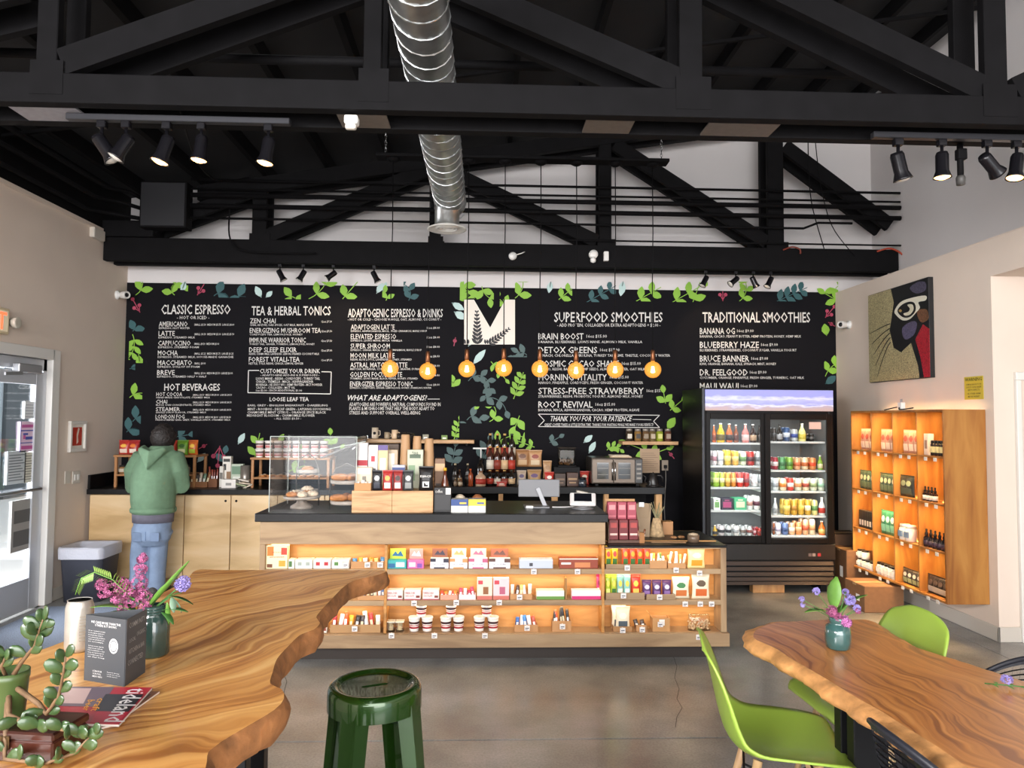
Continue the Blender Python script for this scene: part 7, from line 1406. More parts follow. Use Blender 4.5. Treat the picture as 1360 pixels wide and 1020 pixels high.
for s_ in (-1, 1):
    MB().box(s_*.075-.042, s_*.075+.042, -.136, -.122, zhip-.11, zhip-.03, b=.006).build('back_pocket', mat('#687891', .85, noise=.14, nscale=12), pr_)
    c = legp[s_][2]; q = MB(); rs = []
    for k in range(8):
        t_ = k/7; rs.append([(c[0]+s_*.02*t_+(.044-.012*abs(t_-.4))*math.cos(2*PI*j/16), c[1]-.09+.27*t_, .045-.012*t_+max(-.045+.012*t_, (.045-.012*t_)*math.sin(2*PI*j/16))) for j in range(16)])
    q.rings(rs).build('shoe', mat('#3a3634', .6), pr_)
HAIR = mat('#1d1614', .6, noise=.5, nscale=60, bump=1)
q = MB(); rd = random.Random(9)
q.rings([ell((0, hd.y-.012, hd.z-.07+.20*k/7), .106*math.sin(PI*(.22+.74*k/7))**.5, .118*math.sin(PI*(.22+.74*k/7))**.5, 20) for k in range(8)])
for k in range(90):
    a = rd.random()*2*PI; e_ = rd.uniform(-.2, 1.4); rr_ = .100; c = Vector((rr_*math.cos(e_)*math.cos(a), -.005+rr_*1.1*math.cos(e_)*math.sin(a), rr_*1.2*math.sin(e_)+.01))+hd
    q.lathe([(0, -.014), (.015, -.006), (.016, .005), (0, .014)], 7, M=Matrix.Translation(c) @ Matrix.Rotation(a, 4, 'Z') @ Matrix.Rotation(rd.random()*2, 4, 'Y'))
hr = q.build('hair', HAIR, pr_); remesh(hr, .006, 1)
# ---------------- live edge tables ----------------
SLAB = wood('live_edge_slab', ['#a86a34', '#cc8e4c', '#dca25c', '#e8b672'], (1.3, 26, 4), 1.7, .6, .32, 9, .2, .12, 1)
SLAB2 = wood('live_edge_slab_red', ['#8a4f24', '#b37034', '#c27e3e', '#d18e4c'], (1.0, 22, 3), 1.7, .6, .28, 9, .25, .12, 1)
BARK = mat('#8a5a32', .7, noise=.45, nscale=18, bump=.9); BARKL = mat('#c99058', .6, noise=.35, nscale=16, bump=.7)
def dense(pts, step):
    o = []; n = len(pts)
    for i in range(n):
        a, b_, c, d = pts[i-1], pts[i], pts[(i+1) % n], pts[(i+2) % n]; L = (c-b_).length; m_ = max(1, int(L/step))
        for k in range(m_):
            s_ = k/m_; o.append(.5*((2*b_)+(c-a)*s_+(2*a-5*b_+4*c-d)*s_*s_+(3*b_-a-3*c+d)*s_**3) if L < .6 else b_.lerp(c, s_))
    return o
def slab(name, label, pix, z, th, lip, wm, bm_, rot, seed, legs, extra=()):
    rd = random.Random(seed); pts = [G(u, v, z) if v is not None else Vector(u) for u, v in pix]
    pts = [Vector((p.x, p.y, 0)) for p in pts]; pts = dense(pts, .02); n = len(pts)
    area2 = sum(pts[i].x*pts[(i+1) % n].y-pts[(i+1) % n].x*pts[i].y for i in range(n)); sg = 1 if area2 > 0 else -1
    nr = []
    for i in range(n):
        t_ = (pts[(i+2) % n]-pts[i-2]); nr.append(Vector((t_.y, -t_.x, 0)).normalized()*sg)
    cen = sum(pts, Vector())/n; t = thing(name, label, 'table', (cen.x, cen.y, 0), rot)
    rg = []
    ns = [rd.uniform(-1, 1) for _ in range(n)]; ns = [(ns[i-2]+ns[i-1]*2+ns[i]*3+ns[(i+1) % n]*2+ns[(i+2) % n])/5 for i in range(n)]
    prof = [(0, 0), (.35, -.08), (.85, -.35), (1.0, -.6), (.7, -.85), (.2, -1)]
    for j, (o_, dz) in enumerate(prof):
        rg.append([tuple(pts[i]+nr[i]*(o_*lip*(1+.35*ns[i])+(.006*ns[(i*3+j*7) % n] if j else 0))+Vector((0, 0, z+dz*th))) for i in range(n)])
    q = MB(); q.rings(rg, cap=False); sd = q.build('bark_edge', bm_, t, world=True)
    bm = bmesh.new(); vs = [bm.verts.new(p) for p in rg[0]]; es = [bm.edges.new((vs[i], vs[(i+1) % n])) for i in range(n)]; bmesh.ops.triangle_fill(bm, edges=es, use_beauty=True, normal=(0, 0, 1))
    vs2 = [bm.verts.new(p) for p in rg[-1]]; es2 = [bm.edges.new((vs2[i], vs2[(i+1) % n])) for i in range(n)]; bmesh.ops.triangle_fill(bm, edges=es2, use_beauty=True, normal=(0, 0, -1))
    bm.verts.index_update(); q = MB(); q.add([v.co for v in bm.verts], [[v.index for v in f.verts] for f in bm.faces]); bm.free(); q.build('tabletop', wm, t, world=True)
    for lg in legs: lg(t)
    return t
def steel_leg(x, y, z, w_=.10, d_=.45, rz=0):
    def f(t):
        M = Matrix.Translation((x, y, 0)) @ Matrix.Rotation(rz, 4, 'Z'); q = MB(); b_ = .05
        q.box(-w_/2, w_/2, -d_, -d_+b_, 0, z-.002, M=M, b=.003).box(-w_/2, w_/2, d_-b_, d_, 0, z-.002, M=M, b=.003).box(-w_/2, w_/2, -d_+b_, d_-b_, z-b_, z-.002, M=M, b=.002).box(-w_/2, w_/2, -d_+b_, d_-b_, 0, b_*.6, M=M, b=.002)
        q.build('leg_frame', mat('#1a1a1c', .4, .5), t, world=True)
    return f
left = [(262, 757), (300, 757), (400, 757), (460, 757), (511, 757.5), (500, 764), (472, 770.5), (457, 779), (441, 795), (427, 810), (420, 820), (425, 827), (417, 836), (399, 843), (382, 859), (368, 875), (362, 893), (359, 908), (374, 915), (377, 928), (364, 943), (324, 967), (294, 985), (277, 998), (273, 1020), (255, 1060), (215, 1110), (120, 1180), (-200, 1230), (-420, 1130), (-300, 990), (-120, 925), (0, 883), (40, 868), (82, 853), (140, 826), (205, 793), (245, 772)]
tl = slab('live_edge_table', 'tall honey-brown live edge slab table in the left foreground', left, 1.05, .06, .010, SLAB, BARK, math.radians(52), 3,
     [steel_leg(-.62, 1.62, 0.97, .1, .10), steel_leg(-.78, 2.45, .97, .1, .12), steel_leg(-1.3, 1.5, .97, .1, .12)])
right = [(1003, 838), (1014, 832), (1030, 827), (1060, 825), (1103, 823), (1150, 823), (1160, 826), (1167, 833), (1187, 846), (1210, 857), (1238, 867), (1258, 873), (1280, 880), (1306, 889), (1360, 906), (1440, 935), (1600, 1000), (1750, 1080), (2050, 1250), (1640, 1250), (1400, 1100), (1282, 1017), (1244, 991), (1204, 966), (1168, 943), (1137, 926), (1100, 903), (1076, 889), (1050, 874), (1032, 862), (1012, 853), (1001, 847)]
tr_ = slab('live_edge_table', 'dining height reddish live edge slab table in the right foreground', right, .75, .060, .048, SLAB2, BARKL, math.radians(98), 5,
     [steel_leg(1.32, 2.52, .69, .12, .07), steel_leg(1.5, 1.35, .69, .12, .07)])
# wide pale bark flare at the left end of the right table is part of the slab edge
# ---------------- green stools ----------------
GRM = mat('#20400f', .22, .35, noise=.25, nscale=6, coat=.6)
def mk_stool():
    r = root0('metal_stool'); H = .76
    q = MB(); R_ = .152
    sq = lambda rad, z, k=.86: [(rad*math.cos(a)*(1+.006*math.cos(4*a)*-1), rad*math.sin(a)*(1+.006*math.cos(4*a)*-1), z) for a in [2*PI*i/48 for i in range(48)]]
    rs = [sq(R_, H-.075), sq(R_-.001, H-.02), sq(R_-.006, H-.006), sq(R_-.016, H), sq(R_-.03, H-.001), sq(R_-.036, H-.008), sq(R_-.045, H-.010)]
    q.rings(rs, cap=False)
    # seat disc with a slot
    inner = sq(R_-.045, H-.010); slot = []
    for i in range(48):
        a = 2*PI*i/48; x = .034 if math.cos(a) > 0 else -.034; slot.append((x+.009*math.cos(a), .009*math.sin(a), H-.010))
    q.rings([inner, slot], cap=False, sm=False); q.rings([slot, [(x, y, H-.018) for x, y, z in slot]], cap=False)
    q.rings([[(x*.96, y*.96, z) for x, y, z in rs[0]], [(x*.96, y*.96, H-.03) for x, y, z in rs[0]]], cap=False)
    q.build('seat', GRM, r)
    for k in range(4):
        a = PI/4+k*PI/2; c, s_ = math.cos(a), math.sin(a); q = MB(); rs = []
        for j in range(6):
            t_ = j/5; z = (H-.03)*(1-t_); rad = .128+.082*t_; w_ = .052-.022*t_; th = .02-.006*t_
            o = []
            for px_, py_ in ((-w_, -th), (-w_*.55, th), (w_*.55, th), (w_, -th), (w_*.75, -th), (w_*.4, th*.55), (-w_*.4, th*.55), (-w_*.75, -th)):
                rr_ = rad+py_; o.append((rr_*c-px_*s_, rr_*s_+px_*c, z))
            rs.append(o)
        q.rings(rs, sm=False).build('leg', GRM, r)
        MB().lathe([(0, 0), (.02, 0), (.02, .015), (0, .015)], 10, c=(.205*c, .205*s_, -.0)).build('rubber_foot', CABD, r)
    for k in range(2):
        a = PI/4+k*PI/2; c, s_ = math.cos(a)*.135, math.sin(a)*.135; MB().beam((-c, -s_, H-.11), (c, s_, H-.11), .018, .005, roll=(-s_, c, 0)).build('cross_brace', mat('#3a4a3a', .3, .7), r)
    for k in range(4):
        a, b_ = PI/4+k*PI/2, PI/4+(k+1)*PI/2; MB().tube([(.175*math.cos(a), .175*math.sin(a), .28), (.175*math.cos(b_), .175*math.sin(b_), .28)], .008, 8).build('foot_rail', GRM, r)
    return r
g = G(498, 906, .76); inst('stool', mk_stool, 'glossy dark green metal stool with slotted seat beside the tall table', 'stool', (g.x, g.y, 0), math.radians(22))
g = G(432, 1018, .76); inst('stool', None, 'second dark green metal stool at the bottom edge, only its rim in view', 'stool', (g.x, g.y-.155, 0), math.radians(35))
# ---------------- green shell chairs ----------------
LIME = mat('#97b447', .38, coat=.15); BEECH = wood('beech_leg', ['#b08a62', '#c9a67c'], (8, 8, 1), 6, .5, .5)
def shell(nu=22, nv=26):
    prof = [(.235, .435), (.21, .452), (.13, .447), (.03, .437), (-.07, .432), (-.13, .445), (-.175, .485), (-.198, .55), (-.215, .63), (-.235, .72), (-.255, .79), (-.268, .825)]
    wid = [.19, .215, .232, .235, .235, .235, .235, .23, .225, .213, .185, .13]
    curl = [.0, .012, .03, .045, .055, .06, .055, .045, .035, .022, .010, .0]
    def at(arr, t_):
        x = t_*(len(arr)-1); i = min(len(arr)-2, int(x)); f = x-i; a, b_ = arr[i], arr[i+1]
        p0 = arr[max(0, i-1)]; p3 = arr[min(len(arr)-1, i+2)]
        def h(p0, a, b_, p3): return .5*((2*a)+(b_-p0)*f+(2*p0-5*a+4*b_-p3)*f*f+(3*a-p0-3*b_+p3)*f**3)
        return tuple(h(p0[k], a[k], b_[k], p3[k]) for k in range(2)) if isinstance(a, tuple) else h(p0, a, b_, p3)
    g = []
    for j in range(nv+1):
        t_ = j/nv; px_, pz_ = at(prof, t_); w_ = at(wid, t_); cu = at(curl, t_)
        p2 = at(prof, min(1, t_+.02)); p1 = at(prof, max(0, t_-.02)); tx_, tz_ = p2[0]-p1[0], p2[1]-p1[1]; L = math.hypot(tx_, tz_) or 1; nx, nz_ = tz_/L, -tx_/L
        row = []
        for i in range(nu+1):
            s_ = -1+2*i/nu; c_ = cu*abs(s_)**2.4; edge = -.03*abs(s_)**3*max(0, (t_-.7)/.3)**2
            row.append((px_+nx*c_, s_*w_, pz_+nz_*c_*1.0+edge))
        g.append(row)
    return g, nu, nv
def solid(o, th, bev=0):
    md = o.modifiers.new('s', 'SOLIDIFY'); md.thickness = th; md.offset = 0
    dg = bpy.context.evaluated_depsgraph_get(); me = bpy.data.meshes.new_from_object(o.evaluated_get(dg)); o.modifiers.clear(); o.data = me
    for p_ in me.polygons: p_.use_smooth = True
def mk_shellchair():
    r = root0('shell_chair'); g, nu, nv = shell(); vs = [p for row in g for p in row]; fs = [(j*(nu+1)+i, j*(nu+1)+i+1, (j+1)*(nu+1)+i+1, (j+1)*(nu+1)+i) for j in range(nv) for i in range(nu)]
    o = MB().add(vs, fs, 0, True).build('seat_shell', LIME, r); solid(o, .008)
    for sx in (-1, 1):
        for sy in (-1, 1): MB().tube([(.02+sx*.10, sy*.12, .425), (.02+sx*.20, sy*.215, 0)], [.016, .010], 12).build('leg', BEECH, r)
    pts = lambda t_, sx, sy: (.02+sx*(.10+.10*t_), sy*(.12+.095*t_), .425*(1-t_))
    for a, b_ in ((((.3, 1, 1)), (.95-.35, -1, 1)), ((.3, -1, 1), (.6, 1, 1)), ((.3, 1, -1), (.6, -1, -1)), ((.3, -1, -1), (.6, 1, -1)), ((.4, 1, 1), (.4, 1, -1)), ((.4, -1, 1), (.4, -1, -1)), ((.15, 1, 1), (.5, 1, -1)), ((.15, -1, 1), (.5, -1, -1))):
        MB().tube([pts(*a), pts(*b_)], .0045, 6).build('wire_brace', CABD, r)
    MB().box(-.08, .12, -.09, .09, .418, .428, b=.003).build('mount_plate', CABD, r)
    return r
inst('shellchair', mk_shellchair, 'lime green shell chair with wooden legs left of the dining slab table', 'chair', (1.075, 2.66, 0), math.radians(-12))
inst('shellchair', None, 'lime green shell chair beyond the slab table, near the lit wall shelf', 'chair', (1.60, 3.02, 0), math.radians(183))
# ---------------- black perforated chairs ----------------
def mk_perf():
    r = root0('perforated_chair'); NU, NV = 26, 16; vs = []; fs = []
    m_ = mat('#24252c', .45)
    for j in range(NV+1):
        t_ = j/NV
        for i in range(NU+1):
            a = -1.25+2.5*i/NU; top = .80-.17*(abs(a)/1.25)**2; z = .47+(top-.47)*t_; rad = .235+.02*t_
            vs.append((-.02-rad*math.cos(a)*.92-.05*t_*math.cos(a), rad*math.sin(a), z))
    id_ = lambda i, j: j*(NU+1)+i
    for j in range(NV):
        for i in range(NU): fs.append((id_(i, j), id_(i+1, j), id_(i+1, j+1), id_(i, j+1)))
    bm = bmesh.new(); V = [bm.verts.new(v) for v in vs]; FF = [bm.faces.new([V[k] for k in f]) for f in fs]
    ins = [FF[j*NU+i] for j in range(1, NV-1) for i in range(1, NU-1)]
    bmesh.ops.inset_individual(bm, faces=ins, thickness=.0055, depth=0); bmesh.ops.delete(bm, geom=ins, context='FACES'); bm.verts.index_update()
    o = MB().add([v.co for v in bm.verts], [[v.index for v in f.verts] for f in bm.faces], 0, False).build('backrest', m_, r); bm.free()
    md = o.modifiers.new('s', 'SOLIDIFY'); md.thickness = .005; md.offset = 0; dg = bpy.context.evaluated_depsgraph_get(); me = bpy.data.meshes.new_from_object(o.evaluated_get(dg)); o.modifiers.clear(); o.data = me
    top = [(-.02-(.255)*math.cos(a)*.92-.05*math.cos(a), .255*math.sin(a), .80-.17*(abs(a)/1.25)**2) for a in [-1.25+2.5*i/24 for i in range(25)]]
    MB().tube(top, .009, 8).build('top_rim', m_, r)
    MB().rings([[(.01+.235*math.cos(a)*(1+.08*math.cos(2*a)), .235*math.sin(a), z) for a in [2*PI*k/32 for k in range(32)]] for z in (.435, .445, .455)]+[[(.01+.2*math.cos(a), .2*math.sin(a), .45) for a in [2*PI*k/32 for k in range(32)]]], cap=True).build('seat', m_, r)
    for sx in (-1, 1):
        for sy in (-1, 1): MB().tube([(sx*.15, sy*.15, .44), (sx*.22, sy*.21, 0)], [.014, .011], 10).build('leg', m_, r)
    MB().box(-.2, -.12, -.16, .16, .44, .50, b=.01).build('back_support', m_, r)
    return r
inst('perf', mk_perf, 'black perforated chair beyond the slab table at right frame edge', 'chair', (1.69, 2.44, 0), math.radians(180))
inst('perf', None, 'black perforated chair on the near side of the slab table', 'chair', (1.37, 1.93, 0), math.radians(2))
# ---------------- plants and table things ----------------
def leafsurf(q, base, dirv, L, W, curl=.3, up=(0, 0, 1), mi=0, n=6):
    base, d = Vector(base), Vector(dirv).normalized(); side = d.cross(Vector(up)); side = side.normalized() if side.length > .05 else Vector((1, 0, 0)); nn = side.cross(d).normalized(); rows = []
    for i in range(n+1):
        t_ = i/n; w_ = W*.5*math.sin(PI*min(.999, (t_*.94+.03)))**.8; c = base+d*(L*t_)-nn*(curl*L*t_*t_); rows.append([c-side*w_+nn*w_*.25, c, c+side*w_+nn*w_*.25])
    vs = [p for r_ in rows for p in r_]; fs = []
    for i in range(n):
        for k in (0, 1): fs.append((i*3+k, i*3+k+1, (i+1)*3+k+1, (i+1)*3+k))
    q.add(vs, fs, mi, True); return q
def blossom(q, c, rad, n, rd, size):
    for k in range(n):
        v = Vector((rd.gauss(0, 1), rd.gauss(0, 1), rd.gauss(0, 1))).normalized()*rad*rd.uniform(.55, 1); p = Vector(c)+v; t_ = v.normalized(); a = t_.orthogonal().normalized(); b_ = t_.cross(a)
        for j in range(4):
            an = j*PI/2+k; e_ = a*math.cos(an)+b_*math.sin(an); s_ = a*math.cos(an+PI/2)+b_*math.sin(an+PI/2)
            q.add([p, p+e_*size*.6+s_*size*.35+t_*size*.3, p+e_*size+t_*size*.2, p+e_*size*.6-s_*size*.35+t_*size*.3], [(0, 1, 2, 3)], 0, False)
PURP = mat('#9c5078', .6, noise=.35, nscale=70); LAV = mat('#8d80bd', .6, noise=.2, nscale=60); GRN = mat('#5f8a38', .5, noise=.2, nscale=14); GRD = mat('#3e6b30', .5, noise=.2, nscale=14); TEAL = mat('#2c3f3a', .12, coat=.6)
Z1 = 1.05
def T1(u, v, Y): return P(u, v, Y)
g = G(203, 870, Z1); JY = g.y; JX = g.x
t = thing('flower_jar', 'dark green glass jar of pink, purple flowers on the tall table', 'flower jar', (JX, JY, Z1)); jr = .036
MB().lathe([(0, 0), (jr*.9, 0), (jr, .006), (jr, .075), (jr*.86, .09), (jr*.72, .096), (jr*.72, .118), (jr*.66, .118), (jr*.66, .097), (jr*.8, .088), (jr*.9, .07), (jr*.9, .01), (0, .008)], 28).build('jar', TEAL, t)
q = MB()
for z in (.100, .107, .114): q.lathe([(jr*.72, z-.002), (jr*.76, z), (jr*.72, z+.002)], 24)
q.build('screw_thread', TEAL, t)
rd = random.Random(11)
MO = Vector((JX, JY, Z1+.11))
def stem(a, b_, bend=.02, r_=.0022, m_=GRD, par=None):
    a, b_ = Vector(a), Vector(b_); mid = (a+b_)/2+Vector((rd.uniform(-1, 1), rd.uniform(-1, 1), 1))*bend; MB().tube([a, mid, b_], r_, 6).build('stem', m_, par, world=True)
for (u, v, dy, lst) in ((152, 783, .01, [(0, 0, .022), (-.02, -.005, .018), (.02, .01, .02), (.01, -.025, .018), (-.03, .012, .014)]), (186, 772, .02, [(0, 0, .020), (0, .03, .016), (.004, .055, .012), (.0, -.03, .02), (-.02, -.02, .018)]), (176, 795, -.01, [(0, 0, .024), (.025, .008, .020), (-.02, -.012, .018), (.03, -.02, .015)])):
    c = P(u, v, JY+dy); stem(MO, c, .0, .0022, GRD, t); q = MB()
    for dx, dz, rr_ in lst: blossom(q, c+Vector((dx, 0, dz)), rr_, 34, rd, .0062)
    o = q.build('pink_blossom', PURP, t, world=True, fix=False); o['kind'] = 'stuff'
c = P(243, 775, JY); stem(MO, c, .0, .002, GRD, t); q = MB(); blossom(q, c, .017, 50, rd, .009); o = q.build('lavender_blossom', LAV, t, world=True, fix=False); o['kind'] = 'stuff'
for (u0, v0, u1, v1, W, cu, m_) in ((200, 805, 254, 748, .034, -.05, GRN), (196, 812, 228, 762, .026, .1, GRN), (180, 812, 128, 792, .030, .3, GRN), (178, 815, 138, 808, .026, .25, GRN), (212, 812, 246, 800, .020, .3, GRD), (214, 812, 232, 822, .018, .3, GRD), (222, 800, 224, 830, .012, .1, GRN), (226, 792, 258, 797, .018, .2, GRD), (228, 794, 246, 808, .018, .3, mat('#6f8a72', .5)), (228, 793, 232, 812, .016, .2, mat('#6f8a72', .5)), (226, 792, 240, 786, .016, .1, GRD), (180, 812, 160, 800, .03, .1, GRD)):
    a, b_ = P(u0, v0, JY+rd.uniform(-.02, .0)), P(u1, v1, JY+rd.uniform(-.03, .03)); q = MB(); leafsurf(q, a, b_-a, (b_-a).length, W, cu); o = q.build('leaf', m_, t, world=True); solid(o, .0008)
stem(MO, P(226, 793, JY), .0, .002, GRD, t)
# fern frond at left
pts = [P(180, 800, JY), P(150, 770, JY-.01), P(125, 760, JY-.02), P(108, 768, JY-.03), P(100, 790, JY-.03)]; MB().tube(pts, .0012, 5).build('fern_stem', GRN, t, world=True)
q = MB()
for k in range(34):
    s_ = .25+k/34*3.6; i = min(3, int(s_)); f = s_-i; p_ = pts[i].lerp(pts[i+1], f); d = (pts[i+1]-pts[i]).normalized()
    for sg in (1, -1): leafsurf(q, p_, d*.5+Vector((sg*-d.z, -.2, sg*d.x)), .026*(1-.5*k/34), .0034, .2, n=3)
o = q.build('fern_frond', mat('#7d9a4c', .5), t, world=True, fix=False); o['kind'] = 'stuff'
# can
g = G(101, 866, Z1); r = .031
t = thing('drink_can', 'pale silver drink can behind the folded menu on the tall table', 'can', (g.x, g.y+.01, Z1))
MB().lathe([(0, .004), (r*.74, 0), (r*.96, .008), (r, .014), (r, .104), (r*.94, .112), (r*.86, .118), (r*.86, .121)], 30).build('can_body', mat('#b4afa6', .3, .5, noise=.12, nscale=35), t)
MB().lathe([(r*.86, .121), (r*.9, .1225), (r*.82, .122), (r*.78, .117), (0, .117)], 30).build('can_lid', mat('#b5b2ad', .35, .3), t); MB().box(-.008, .008, -.012, .012, .117, .1195, b=.002).build('pull_tab', STEEL, t)
q = MB()
for k in range(9): q.box(-.0, .016-.002*(k % 3), -r-.0008, -r+.004, .03+.007*k, .0315+.007*k, M=Matrix.Rotation(.5, 4, 'Z'))
o = q.build('print_lines', mat('#8e8474', .5), t); o['kind'] = 'stuff'
# menu card
sA = G(165, 912, Z1); sB = G(112, 903, Z1); sC = G(192, 893, Z1); hM = .139
t = thing('folded_menu', 'grey folded menu card with white print standing on tall table', 'menu card', (sA.x, sA.y, Z1)); CARD = mat('#3f4246', .55)
def panel(a, b_, nm, lean=0):
    d = (b_-a).normalized(); nn = Vector((-d.y, d.x, 0))*.0012; q = MB(); vs = [a, b_, b_+Vector((0, 0, hM)), a+Vector((0, 0, hM))]; q.add([v-nn for v in vs]+[v+nn for v in vs], [(0, 1, 2, 3), (7, 6, 5, 4), (0, 4, 5, 1), (1, 5, 6, 2), (2, 6, 7, 3), (3, 7, 4, 0)]); return q.build(nm, CARD, t, world=True)
pl_ = panel(sA, sB, 'left_leaf'); pr2 = panel(sA, sC, 'right_leaf'); sD = sB.lerp(sC, .2)+Vector((.0, .055, 0)); pl3 = panel(sB, sD+(sC-sD)*.9, 'back_leaf')
IN2 = mat('#d9d9d8', .5)
def onpanel(rows, a, b_, par, off=.0017, m_=None):
    d = (b_-a); nn = Vector((d.y, -d.x, 0)).normalized(); 
    if nn.y > 0: nn = -nn
    q = MB()
    for s_, x0_, z0_, x1_, z1_ in rows:
        o_ = a+d*x0_+Vector((0, 0, hM*z0_))+nn*off; textin(q, s_, o_, d*(x1_-x0_), (0, 0, hM*(z1_-z0_)), bold=.01)
    q.build('lettering', m_ or IN2, par, world=True, fix=False)
rows = [('WE CARE MORE THAN THE', .14, .89, .88, .925), ('OTHERS & IT SHOWS', .24, .845, .78, .88)]
tx_ = ['We are committed to bringing', 'you the highest quality food', 'and drinks while caring for', 'our community and planet', 'with local ingredients and', 'zero waste packaging', '', 'Our menu is made daily with', 'organic greens and herbs', 'from nearby farms so that', 'every cup tastes as good', 'as it makes you feel', 'all day long']
for i, s_ in enumerate(tx_):
    if s_: rows.append((s_, .08, .76-.033*i, .50-.02*(i % 3), .778-.033*i))
rows += [('SCAN FOR', .22, .155, .45, .18), ('OUR FULL', .22, .115, .43, .14), ('MENU INFO', .22, .075, .46, .10), ('Thanks for choosing', .58, .17, .88, .185), ('reusable and compost', .58, .14, .90, .155), ('friendly cups here', .58, .11, .84, .125)]
onpanel(rows, sB, sA, pl_)
onpanel([('COMMUNITY', .12, .84, .9, .92), ('LOCAL', .15, .62, .45, .68), ('ORGANIC', .5, .66, .92, .73), ('KITCHEN & BAR', .15, .45, .9, .52), ('CONNECTED', .1, .28, .85, .36)], sA, sC, pr2, m_=mat('#8d8d8c', .5))
d = (sA-sB); nn = Vector((d.y, -d.x, 0)).normalized(); nn = -nn if nn.y > 0 else nn
c = sB+d*.72+Vector((0, 0, hM*.58))+nn*.0016; X_ = d.normalized()
q = MB(); ring = lambda r_, o_: [tuple(c+nn*o_+X_*r_*math.cos(a)+Vector((0, 0, r_*math.sin(a)*1.25))) for a in [2*PI*k/24 for k in range(24)]]
q.rings([ring(.0125, 0), ring(.0100, 0)], cap=False, sm=False).build('round_emblem', IN2, pl_, world=True, fix=False); q = MB(); q.flat(ring(.0086, 0)); q.build('emblem_disc', mat('#a9abad', .5), pl_, world=True, fix=False)
# magazines
def mag(cs, z, th, nm, lb, col_, bits):
    c = [G(u, v, z+th) for u, v in cs]; cen = sum(c, Vector())/4; t = thing('magazine', lb, 'magazine', (cen.x, cen.y, z)); vs = [Vector((p.x, p.y, z)) for p in c]+[Vector((p.x, p.y, z+th)) for p in c]
    MB().add([vs[i]+Vector((0, 0, .0006 if i < 4 else -.0006)) for i in range(8)], [(0, 1, 2, 3), (7, 6, 5, 4), (0, 4, 5, 1), (1, 5, 6, 2), (2, 6, 7, 3), (3, 7, 4, 0)]).build('pages', mat('#cfc8be', .7), t, world=True)
    up_ = [Vector((p.x, p.y, z+th-.0005)) for p in c]; MB().add(up_+[p+Vector((0, 0, .0007)) for p in up_], [(0, 1, 2, 3), (7, 6, 5, 4), (0, 4, 5, 1), (1, 5, 6, 2), (2, 6, 7, 3), (3, 7, 4, 0)]).build('cover', mat(col_, .3), t, world=True)
    def bl(a, b_): return (c[0]*(1-a)+c[1]*a)*(1-b_)+(c[3]*(1-a)+c[2]*a)*b_
    k = .0004
    for bb in bits:
        k += .0001
        if len(bb) == 5: cc, a0, b0, a1, b1 = bb; q = MB(); q.flat([bl(a0, b0)+Vector((0, 0, k)), bl(a1, b0)+Vector((0, 0, k)), bl(a1, b1)+Vector((0, 0, k)), bl(a0, b1)+Vector((0, 0, k))]); q.build('cover_print', mat(cc, .35), t, world=True, fix=False)
        else: s_, cc, a0, b0, a1, b1, dirn = bb; q = MB(); o_ = bl(a0, b0); ax = (bl(a0, b1)-o_) if dirn else (bl(a1, b0)-o_); up2 = (bl(a1, b0)-o_) if dirn else (bl(a0, b1)-o_); textin(q, s_, o_+Vector((0, 0, k)), ax, up2, bold=.03); q.build('lettering', mat(cc, .35), t, world=True, fix=False)
    return t
mag([(112, 972), (150, 962), (212, 918), (160, 920)], Z1, .004, 'a', 'second magazine peeking out beneath the top one', '#7a4a34', [('#3a2a26', .1, .1, .9, .9)])
mag([(56, 959), (158, 962), (202, 913), (70, 912)], Z1+.0042, .005, 'b', 'red and black magazine lettered tideland under the jade plant', '#b02334', [('#6b5a66', .0, .42, .62, 1), ('#c9a9a4', .12, .5, .4, .95), ('#2c2a31', .58, .3, .98, .78), ('#c2203a', .62, .0, .98, .3), ('tideland', '#ece8e6', .78, .95, .97, .04, 1), ('craft', '#e8a02c', .53, .66, .61, .30, 1), ('beer', '#e8a02c', .43, .60, .51, .30, 1)])
# wooden box
a, b_ = G(72, 1008, Z1), G(112, 958, Z1)
t = thing('wooden_box', 'red-brown wooden box with brass latch in front of magazines', 'box', (a.x-.07, a.y+.03, Z1), math.radians(-8)); WB = wood('mahogany', ['#22100c', '#361a12', '#48241a'], (2, 8, 8), 4, .8, .3)
MB().box(-.085, .085, -.04, .045, 0, .035, b=.003).build('box_body', WB, t); MB().box(-.087, .087, -.042, .047, .036, .05, b=.003).build('lid', WB, t)
q = MB().box(-.012, .012, -.0455, -.042, .022, .044, b=.001).build('latch', mat('#5e4a30', .3, .8), t)
# jade plant
g = G(14, 1000, Z1); px_, py_ = g.x-.02, g.y+.02
t = thing('jade_plant', 'jade plant with thick oval leaves in a green pot, far left', 'plant', (px_, py_, Z1))
pr3 = P(36, 890, py_).x-px_
MB().lathe([(0, 0), (pr3*.7, 0), (pr3*.74, .006), (pr3, .115), (pr3*1.04, .118), (pr3*1.04, .13), (pr3*.94, .13), (pr3*.92, .11), (0, .10)], 32).build('pot', mat('#43552c', .35, noise=.12, nscale=12), t)
MB().lathe([(0, .10), (pr3*.9, .11), (pr3*.5, .116), (0, .118)], 20).build('soil', mat('#2c2019', .9, noise=.4, nscale=60, bump=1), t)
STM = mat('#6a5138', .7, noise=.3, nscale=30, bump=.4); JL = mat('#344a28', .3, noise=.25, nscale=18, coat=.3)
def jleaf(p, d, L):
    d = Vector(d).normalized(); R_ = d.to_track_quat('Z', 'X').to_matrix().to_4x4(); MB().lathe([(0, 0), (L*.16, L*.12), (L*.30, L*.45), (L*.31, L*.68), (L*.18, L*.93), (0, L)], 12, M=Matrix.Translation(p) @ R_, sx=1, sy=.32).build('leaf', JL, t, world=True)
JP = py_-.03
sp0 = Vector((px_, py_, Z1+.11))
